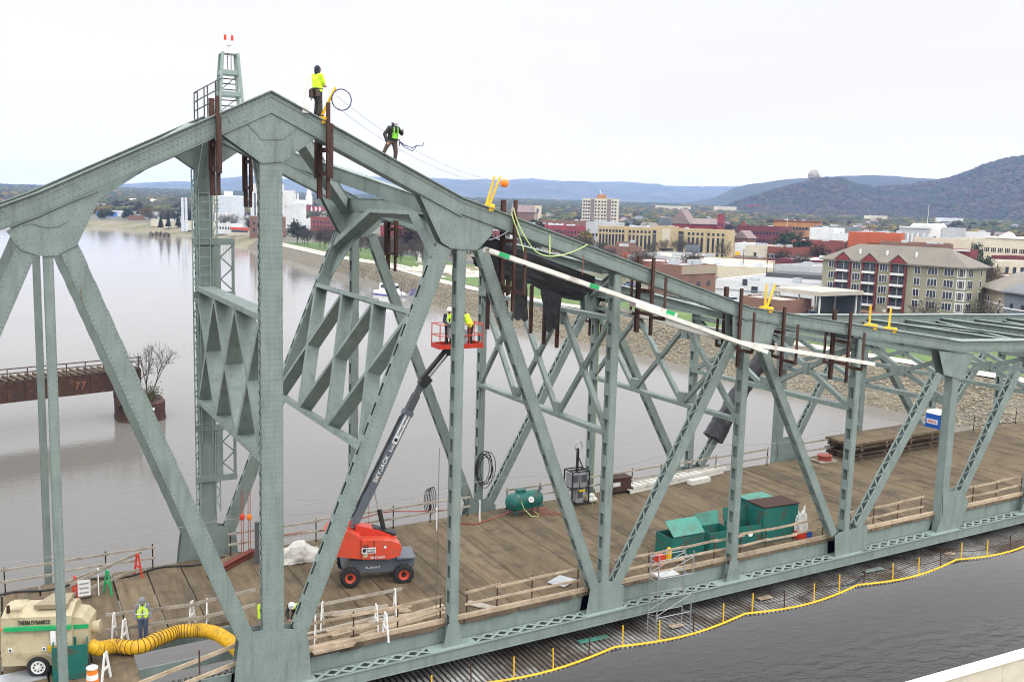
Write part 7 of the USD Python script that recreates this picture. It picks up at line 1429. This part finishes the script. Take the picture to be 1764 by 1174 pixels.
# --- river furniture
c = V(90.2, 229, ZW); t = thing('river_boat', 'white boat with a dark blue hull stripe moored by the park', 'boat', c); R3 = rz(math.radians(-72)); put = lambda mb: mb.xf(R3, c)
mb = MB(); hp = [(-6, -1.9), (3.5, -1.9), (6.4, 0), (3.5, 1.9), (-6, 1.9)]; mb.prism(hp, (0, 0, -.4), (1, 0, 0), (0, 1, 0), 1.5); part('hull', put(mb), 'white', t); mb = MB(); mb.prism([(a*1.012, b*1.02) for a, b in hp], (0, 0, -.3), (1, 0, 0), (0, 1, 0), .6); part('hull_stripe', put(mb), 'purple', t)
mb = MB(); mb.prism([(-4, 1.1), (2.2, 1.1), (1.2, 3.4), (-3.6, 3.4)], (0, 1.4, 0), (1, 0, 0), (0, 0, 1), 2.8); cb = part('cabin', put(mb), 'white', t)
for y_ in (-1.42, 1.42): mb = MB(); mb.box((-1.2, y_, 2.5), (3.6, .06, .8)); part('cabin_window', put(mb), 'glass', cb)
mb = MB(); mb.box((1.75, 0, 2.5), (.5, 2.2, .8)); part('windscreen', put(mb), 'glass', cb); mb = MB(); mb.box((-1.6, 0, 4.0), (2.2, 1.8, 1.1)); part('flybridge', put(mb), 'white', t)
c = V(95.5, 224.5, ZW); t = thing('dock', 'floating dock with a purple gangway and thin posts', 'dock', c)
mb = MB(); mb.box(c+UPV*.3, (10, 3, .6)); part('pontoon', mb, 'grey', t)
for k in range(6): mb = MB(); mb.cyl(c+V(-4.4+1.7*k, 1.2 if k % 2 else -1.2, -1), c+V(-4.4+1.7*k, 1.2 if k % 2 else -1.2, 4.2), .1, n=5); part('post', mb, 'grey_dark', t)
for e in (-.7, .7): mb = MB(); mb.bar(c+V(-2, e-1, .8), c+V(9, e+3.4, 2.6), .14, .3); mb.bar(c+V(-2, e-1, 1.7), c+V(9, e+3.4, 3.6), .1, .12); part('gangway_side', mb, 'purple', t)
mb = MB(); mb.bar(c+V(-2, -1, .72), c+V(9, 3.4, 2.5), 1.3, .1); part('gangway_floor', mb, 'grey', t)
t = thing('pile_cluster', 'row of dark rotten mooring piles off the far quay', 'piles', V(91, 690, ZW))
for k in range(16): a = gd(258+2.3*k, 662-3*k*.4); mb = MB(); a[2] = ZW-1; mb.cyl(a, a+UPV*rng.uniform(2.4, 4.4), .38, .34, 6); part('pile', mb, 'rust_dark', t)
c = V(101, 430, ZW); t = thing('small_boat', 'small white motor boat at the park end of the quay', 'boat', c); mb = MB(); mb.prism([(-2.2, -.7), (1.6, -.7), (2.5, 0), (1.6, .7), (-2.2, .7)], c, (1, 0, 0), (0, 1, 0), .6); part('hull', mb, 'white', t); mb = MB(); mb.box(c+V(-.4, 0, .85), (1.4, 1.1, .5)); part('canopy', mb, 'white_dirty', t)
t = thing('amphitheatre', 'curved stone seating terrace in the riverside park', 'terrace', V(122, 258, ZG)); c = V(122, 262, ZG)
for k in range(4):
    mb = MB(); r_ = 13-2.0*k
    mb.tube([c+V(-r_*math.cos(a), -r_*math.sin(a), .3+.5*k) for a in np.linspace(-.5, 1.9, 16)], .65, 4); part('step', mb, 'concrete', t)
mb = MB(); mb.lathe([(9, 0), (5, .9), (.2, 1.8)], V(130, 270, ZG), 16); solo('gravel_heap', mb, 'sandbank', 'tan gravel heap on the lot behind the terrace', 'gravel heap')
for k, (x, y, m_) in enumerate(((118, 252, 'white'), (121.5, 250, 'white'))): mb = MB(); mb.ball((x, y, ZG+.8), (1.2, 1.0, 1.0), 2); solo('boulder', mb, m_, ['left white boulder beside the terrace', 'right white boulder beside the terrace'][k], 'boulder')
c = V(128, 300, ZG); t = thing('monument', 'pale angular monument among dark shrubs in the park', 'monument', c); mb = MB(); mb.prism([(-.6, 0), (.6, 0), (.7, 3.2), (2.2, 4.6), (.5, 4.2), (0, 5.6), (-.5, 4.2), (-2.2, 4.6), (-.7, 3.2)], c, (1, 0, 0), (0, 0, 1), -.8); part('figure', mb, 'trim_white', t); mb = MB(); mb.box(c+UPV*.4, (3, 2, .8)); part('base', mb, 'concrete', t)
# --- vehicles
def car(label, p, ang, m, group=None):
    t = thing('parked_car', label, 'car', p, group=group); R_ = rz(ang); put = lambda mb: mb.xf(R_, p)
    mb = MB(); mb.prism([(-2.2, .32), (2.2, .32), (2.25, .75), (1.2, .92), (-2.1, .98)], (0, .88, 0), (1, 0, 0), (0, 0, 1), 1.76); part('body', put(mb), m, t)
    mb = MB(); mb.prism([(-1.9, .95), (1.0, .92), (.35, 1.45), (-1.35, 1.48)], (0, .76, 0), (1, 0, 0), (0, 0, 1), 1.52); part('cabin', put(mb), 'glass', t); mb = MB(); mb.box((-.5, 0, 1.48), (1.65, 1.45, .06)); part('roof', put(mb), m, t)
    for u in (-1.35, 1.4):
        for n in (-.8, .8): mb = MB(); mb.cyl((u, n-.1, .33), (u, n+.1, .33), .33, n=12); part('wheel', put(mb), 'rubber', t)
    return t
mat('car_blue', (.12, .16, .24), .3, coat=.5); mat('car_red', (.3, .04, .04), .3, coat=.5); mat('car_grey', (.3, .31, .33), .3, coat=.5); mat('car_white', (.7, .7, .7), .3, coat=.5)
car('blue car parked under the carport', gd(1396, 209), .9, 'car_blue')
car_src = car('white car parked in the street behind the park', V(148, 150, ZG+.05), 1.5, 'car_white')
spots = [(V(150, y, ZG+.05), 1.55+.05*math.sin(y)) for y in (168, 176, 184, 196, 205, 262, 271, 280)]
names = ['car_red', 'car_grey', 'car_white', 'car_blue']
for k, (p, a) in enumerate(spots): car(['red', 'grey', 'white', 'blue'][k % 4]+' car parked along the street behind the riverside park'+(', far end of the row' if k > 4 else ', near end of the row'), p, a, names[k % 4], group='cars parked along the park street, '+['red', 'grey', 'white', 'blue'][k % 4])
for k, (px, d, hh) in enumerate(((1278, 300, 11), (1318, 260, 13), (1710, 220, 12), (1240, 520, 12), (1353, 640, 20))):
    c = gd(px, d); t = thing('utility_pole', ['wooden pole behind the depot', 'slim pole above the depot roof', 'wooden pole between the houses at right', 'pole right of the tan office block', 'tall mast among trees beyond the town'][k], 'pole', c); mb = MB(); mb.cyl(c, c+UPV*hh, .16, .1, 6); part('pole', mb, 'timber_dark' if k != 4 else 'white', t); mb = MB(); mb.bar(c+UPV*(hh-.8)-V(1, 0, 0), c+UPV*(hh-.8)+V(1, 0, 0), .1, .1); part('crossarm', mb, 'timber_dark', t)

# ---------------------------------------------------------------- trees
def leaf_crown(h, rx, n_cl, n_lf, size, seed, z0=.35, thin=False):
    r = np.random.default_rng(seed); cl = []
    while len(cl) < n_cl:
        q = r.normal(0, .5, 3)
        if np.linalg.norm(q) < 1: cl.append(q*V(rx, rx, h*(1-z0)/2)+V(0, 0, h*(1+z0)/2))
    cl = np.array(cl); c = cl[r.integers(0, n_cl, n_lf)]+r.normal(0, 1, (n_lf, 3))*rx*.2
    a = r.normal(0, 1, (n_lf, 3)); a /= np.linalg.norm(a, axis=1, keepdims=True); b = np.cross(a, r.normal(0, 1, (n_lf, 3))); b /= np.linalg.norm(b, axis=1, keepdims=True); s_ = size*r.uniform(.6, 1.3, (n_lf, 1))
    v = np.stack([c-a*s_, c+a*s_*.6+b*s_*(.8 if not thin else .12), c+a*s_*.6-b*s_*(.8 if not thin else .12)], 1).reshape(-1, 3); return MB().add(v, np.arange(3*n_lf).reshape(-1, 3))
def tree(label, loc_, h, rx, leaf, seed, bare=False, group=None, z0=.3, dens=1.0, conif=False):
    t = thing('bare_tree' if bare else ('conifer' if conif else 'leafy_tree'), label, 'tree', loc_, group=group); mb = MB(); r = np.random.default_rng(seed)
    mb.cyl((0, 0, -.2), (0, 0, h*.45), h*.022, h*.014, 6)
    if bare:
        for k in range(6): a = k*1.05+r.random(); d = V(math.cos(a)*.75, math.sin(a)*.75, .9); bare_tree(mb, V(0, 0, h*(.22+.035*k)), d/np.linalg.norm(d), h*.3, h*.011, 3, r, .35)
    else:
        for k in range(5): a = k*1.25; mb.cyl((0, 0, h*(.25+.05*k)), (math.cos(a)*rx*.55, math.sin(a)*rx*.55, h*(.5+.06*k)), h*.01, h*.004, 4)
    mb.xf(None, loc_); part('trunk', mb, 'wood_brown' if not bare else leaf, t)
    if conif:
        c = MB()
        for k in range(420): z = h*(.1+.9*r.random()**1.3); q = (1-z/h)*rx+.15; a = r.random()*6.28; e = V(math.cos(a)*q, math.sin(a)*q, z-.5); i_ = V(0, 0, z+.25); s_ = np.cross(e-i_, UPV); s_ /= np.linalg.norm(s_)+1e-9; c.add([i_, e+s_*.5, e-s_*.5], [[0, 1, 2]])
    else: c = leaf_crown(h, rx, 26, int((900 if not bare else 520)*dens), h*(.055 if not bare else .075), seed, z0, thin=bare)
    part('crown', c.xf(None, loc_), leaf, t); return t
kinds = [('yellow', 'wood_gold'), ('olive green', 'wood_olive'), ('dark green', 'wood_green'), ('brown', 'wood_brown'), ('rusty', 'wood_rust'), ('grey leafless', 'wood_grey'), ('purplish leafless', 'wood_purple')]
# park row of bare trees
park = []
for k in range(13):
    y = 278+14.5*k; x = edge(y)+15+1.5*math.sin(k*2.1); park.append(V(x, y, ZG))
src = tree('round bare tree in the row along the riverside park', park[0], 8.5, 4.2, 'wood_brown', 21, True, 'bare park trees in a row', .28, 2.2)
src2 = tree('round bare tree in the row along the riverside park', park[1], 8.0, 4.0, 'wood_grey', 22, True, 'bare park trees in a row', .28, 2.2)
for k, p in enumerate(park[2:]): copy_of(src if k % 3 else src2, 'bare_tree', p, k*1.3, .9+.25*((k*7) % 5)/5, 'round bare tree in the row along the riverside park', 'tree', 'bare park trees in a row')
for k in range(11): p = V(edge(290+16*k)+28+3*math.sin(k*1.7), 290+16*k, ZG); copy_of(src2 if k % 2 else src, 'bare_tree', p, k*2.3, .95+.04*(k % 4), 'bare tree in the second row behind the riverside park', 'tree', 'bare trees of the second park row')
for px, d, h, kd, lb in ((1590, 178, 7, 5, 'leafless tree in front of the windows of the apartment block'), (1690, 176, 7.5, 5, 'leafless tree at the right corner of the apartment block'), (1468, 455, 10, 1, 'green tree left of the vivid orange block'), (1722, 236, 8, 1, 'bright green tree behind the tan house'), (1655, 330, 9, 1, 'green tree by the red panelled building'), (1690, 345, 9, 2, 'dark green tree before the arcaded cream block'), (512, 500, 12, 2, 'dark round tree below the silo row'), (575, 480, 8, 1, 'yellow green bush by the red mill'), (1142, 452, 9, 5, 'leafless tree in front of the tan office tower'), (1245, 440, 9, 5, 'leafless tree at the right end of the tan office block'), (1410, 420, 9, 4, 'rusty tree behind the depot roofs'), (715, 395, 8, 5, 'bare tree beside the park monument'), (740, 330, 6, 2, 'dark evergreen by the park monument'), (920, 560, 9, 5, 'bare tree before the crimson brick row'), (1010, 530, 8, 5, 'bare tree before the pale grey hall')):
    tree(lb, gd(px, d), h, h*.42, kinds[kd][1], int(px), kd >= 5, None, .2, 1.0)
def inside(p):
    for a, u, n, w_, d_ in FOOT:
        q = p-a; uu, nn = q @ u, q @ n
        if -2 < uu < w_+2 and -2 < nn < d_+2: return True
    return False
srcs = {}
n_ = 0; r9 = np.random.default_rng(31)
while n_ < 30:
    px = r9.uniform(980, 1780); d = r9.uniform(285, 470); p = gd(px, d)
    if p[0] < bank_x(p[1])+58: continue
    bad = False
    for a, u, nn, w_, d_ in FOOT:
        q = p-a
        if -1.5 < q @ u < w_+1.5 and -1.5 < q @ nn < d_+1.5: bad = True
    if bad: continue
    copy_of(src2 if n_ % 3 else src, 'bare_tree', p, n_*1.1, r9.uniform(.7, 1.15), f'bare street tree standing {where(px, d)}', 'tree', f'bare street trees {where(px, d)}'); n_ += 1
rt = np.random.default_rng(5); cnt = 0
while cnt < 300:
    px = rt.uniform(-60, 1830); d = 420+1080*rt.random()**1.15
    if px < 620 and d < 640: continue
    if px < 150 and d < 1250: continue
    if (1015 < px < 1265 and d < 510) or (1480 < px < 1630 and d < 520): continue
    p = gd(px, d)
    if p[0] < bank_x(p[1])+30 or inside(p): continue
    p[2] += rise(d)
    kd = int(rt.choice(7, p=[.2, .15, .1, .2, .08, .17, .1])); nm, m_ = kinds[kd]; h = rt.uniform(8, 14)
    lb = f'{nm} tree standing {where(px, d)}'; gr = f'{nm} trees {where(px, d)}'
    if kd not in srcs: srcs[kd] = (tree(lb, p, 11, 4.8, m_, 40+kd, kd >= 5, gr, .18, 1.5 if kd >= 5 else 1.0))
    else: copy_of(srcs[kd], 'bare_tree' if kd >= 5 else 'leafy_tree', p, rt.random()*6.28, h/11*V(1.1, 1.1, 1), lb, 'tree', gr)
    cnt += 1
for k, px in enumerate((277, 290, 307, 300)): c = gd(px, 690+20*k); tree(['dark conifer left of the twin stack', 'tall dark conifer left of the twin stack', 'dark conifer beside the twin stack', 'small conifer behind the cream sheds'][k], c, [9, 12, 13, 8][k], 2.6, 'wood_green', 80+k, conif=True)
far_b = 0
while far_b < 34:
    px = rt.uniform(20, 345); d = rt.uniform(760, 1300); p = gd(px, d)
    if p[0] < bank_x(p[1])+32 or inside(p): continue
    p[2] += rise(d)
    kd = int(rt.choice([1, 2, 3, 5, 3, 1])); nm, m_ = kinds[kd]; far_b += 1
    copy_of(srcs[kd], 'bare_tree' if kd >= 5 else 'leafy_tree', p, rt.random()*6.28, rt.uniform(.6, 1.0), f'{nm} tree on the far bank left of the twin stack', 'tree', f'{nm} trees on the far left bank')
# houses among the trees
hs_src = {}
cnt = 0
for k in range(400):
    if cnt >= 75: break
    px = rt.uniform(560, 1830); d = rt.uniform(620, 1500); p = gd(px, d); p[2] += rise(d)
    if inside(p) or p[0] < bank_x(p[1])+60: continue
    m_ = int(rt.integers(0, 4)); wl = ['paint_white', 'stone_cream', 'siding_slate', 'brick_brown'][m_]; nm = ['white', 'cream', 'slate', 'brown'][m_]; lb = f'small {nm} gabled house {where(px, d)}'; gr = f'small {nm} houses {where(px, d)}'
    if m_ not in hs_src:
        t = thing('house', lb, 'house', p, group=gr); mb = MB(); mb.box(p+UPV*2.6, (9, 8, 5.6)); part('wall', mb, wl, t)
        mb = MB(); mb.prism([(-5, 0), (5, 0), (0, 4.2)], p+V(0, 4.4, 5.4), (1, 0, 0), (0, 0, 1), 8.8); part('roof', mb, ['shingle_grey', 'shingle', 'roof_dark', 'roof_pink'][m_], t)
        for u in (-2.4, 2.4):
            for z in (1.6, 4.0): mb = MB(); mb.box(p+V(u, -4.02, z), (1.1, .1, 1.4)); part('window', mb, 'glass', t)
        hs_src[m_] = t
    else: copy_of(hs_src[m_], 'house', p, rt.choice([0, 1.57, .2, -.25])+.25, rt.uniform(.85, 1.3), lb, 'house', gr)
    FOOT.append((p-V(5, 5, 0), V(1, 0, 0), V(0, 1, 0), 10, 10)); cnt += 1
# far woods on the valley floor
n = 20000; px = rt.uniform(-250, 2050, n); d = 1050+3100*rt.random(n)**1.1; pos = np.array([gd(a, b) for a, b in zip(px, d)]); ok = pos[:, 0] > np.interp(pos[:, 1], BANK[:, 0], BANK[:, 1])+40; pos = pos[ok]; dd_ = d[ok]; pos[:, 2] += 3.2+np.maximum(0, dd_-950)*.0165
kk = ['wood_brown', 'wood_grey', 'wood_olive', 'wood_green', 'wood_gold', 'wood_purple']; cl = meshkit.fbm(pos/V(160, 160, 80), 3, 8); ix = np.clip((cl-.3)*2.4*6*.6+rt.random(len(pos))*6*.4, 0, 5.9).astype(int)
instancer('far_woods', [(blob(1, .5, .8), k) for k in kk], pos, ix, rt.uniform(4.5, 8, len(pos)), 'autumn woods covering the valley floor before the hills', 'woods')
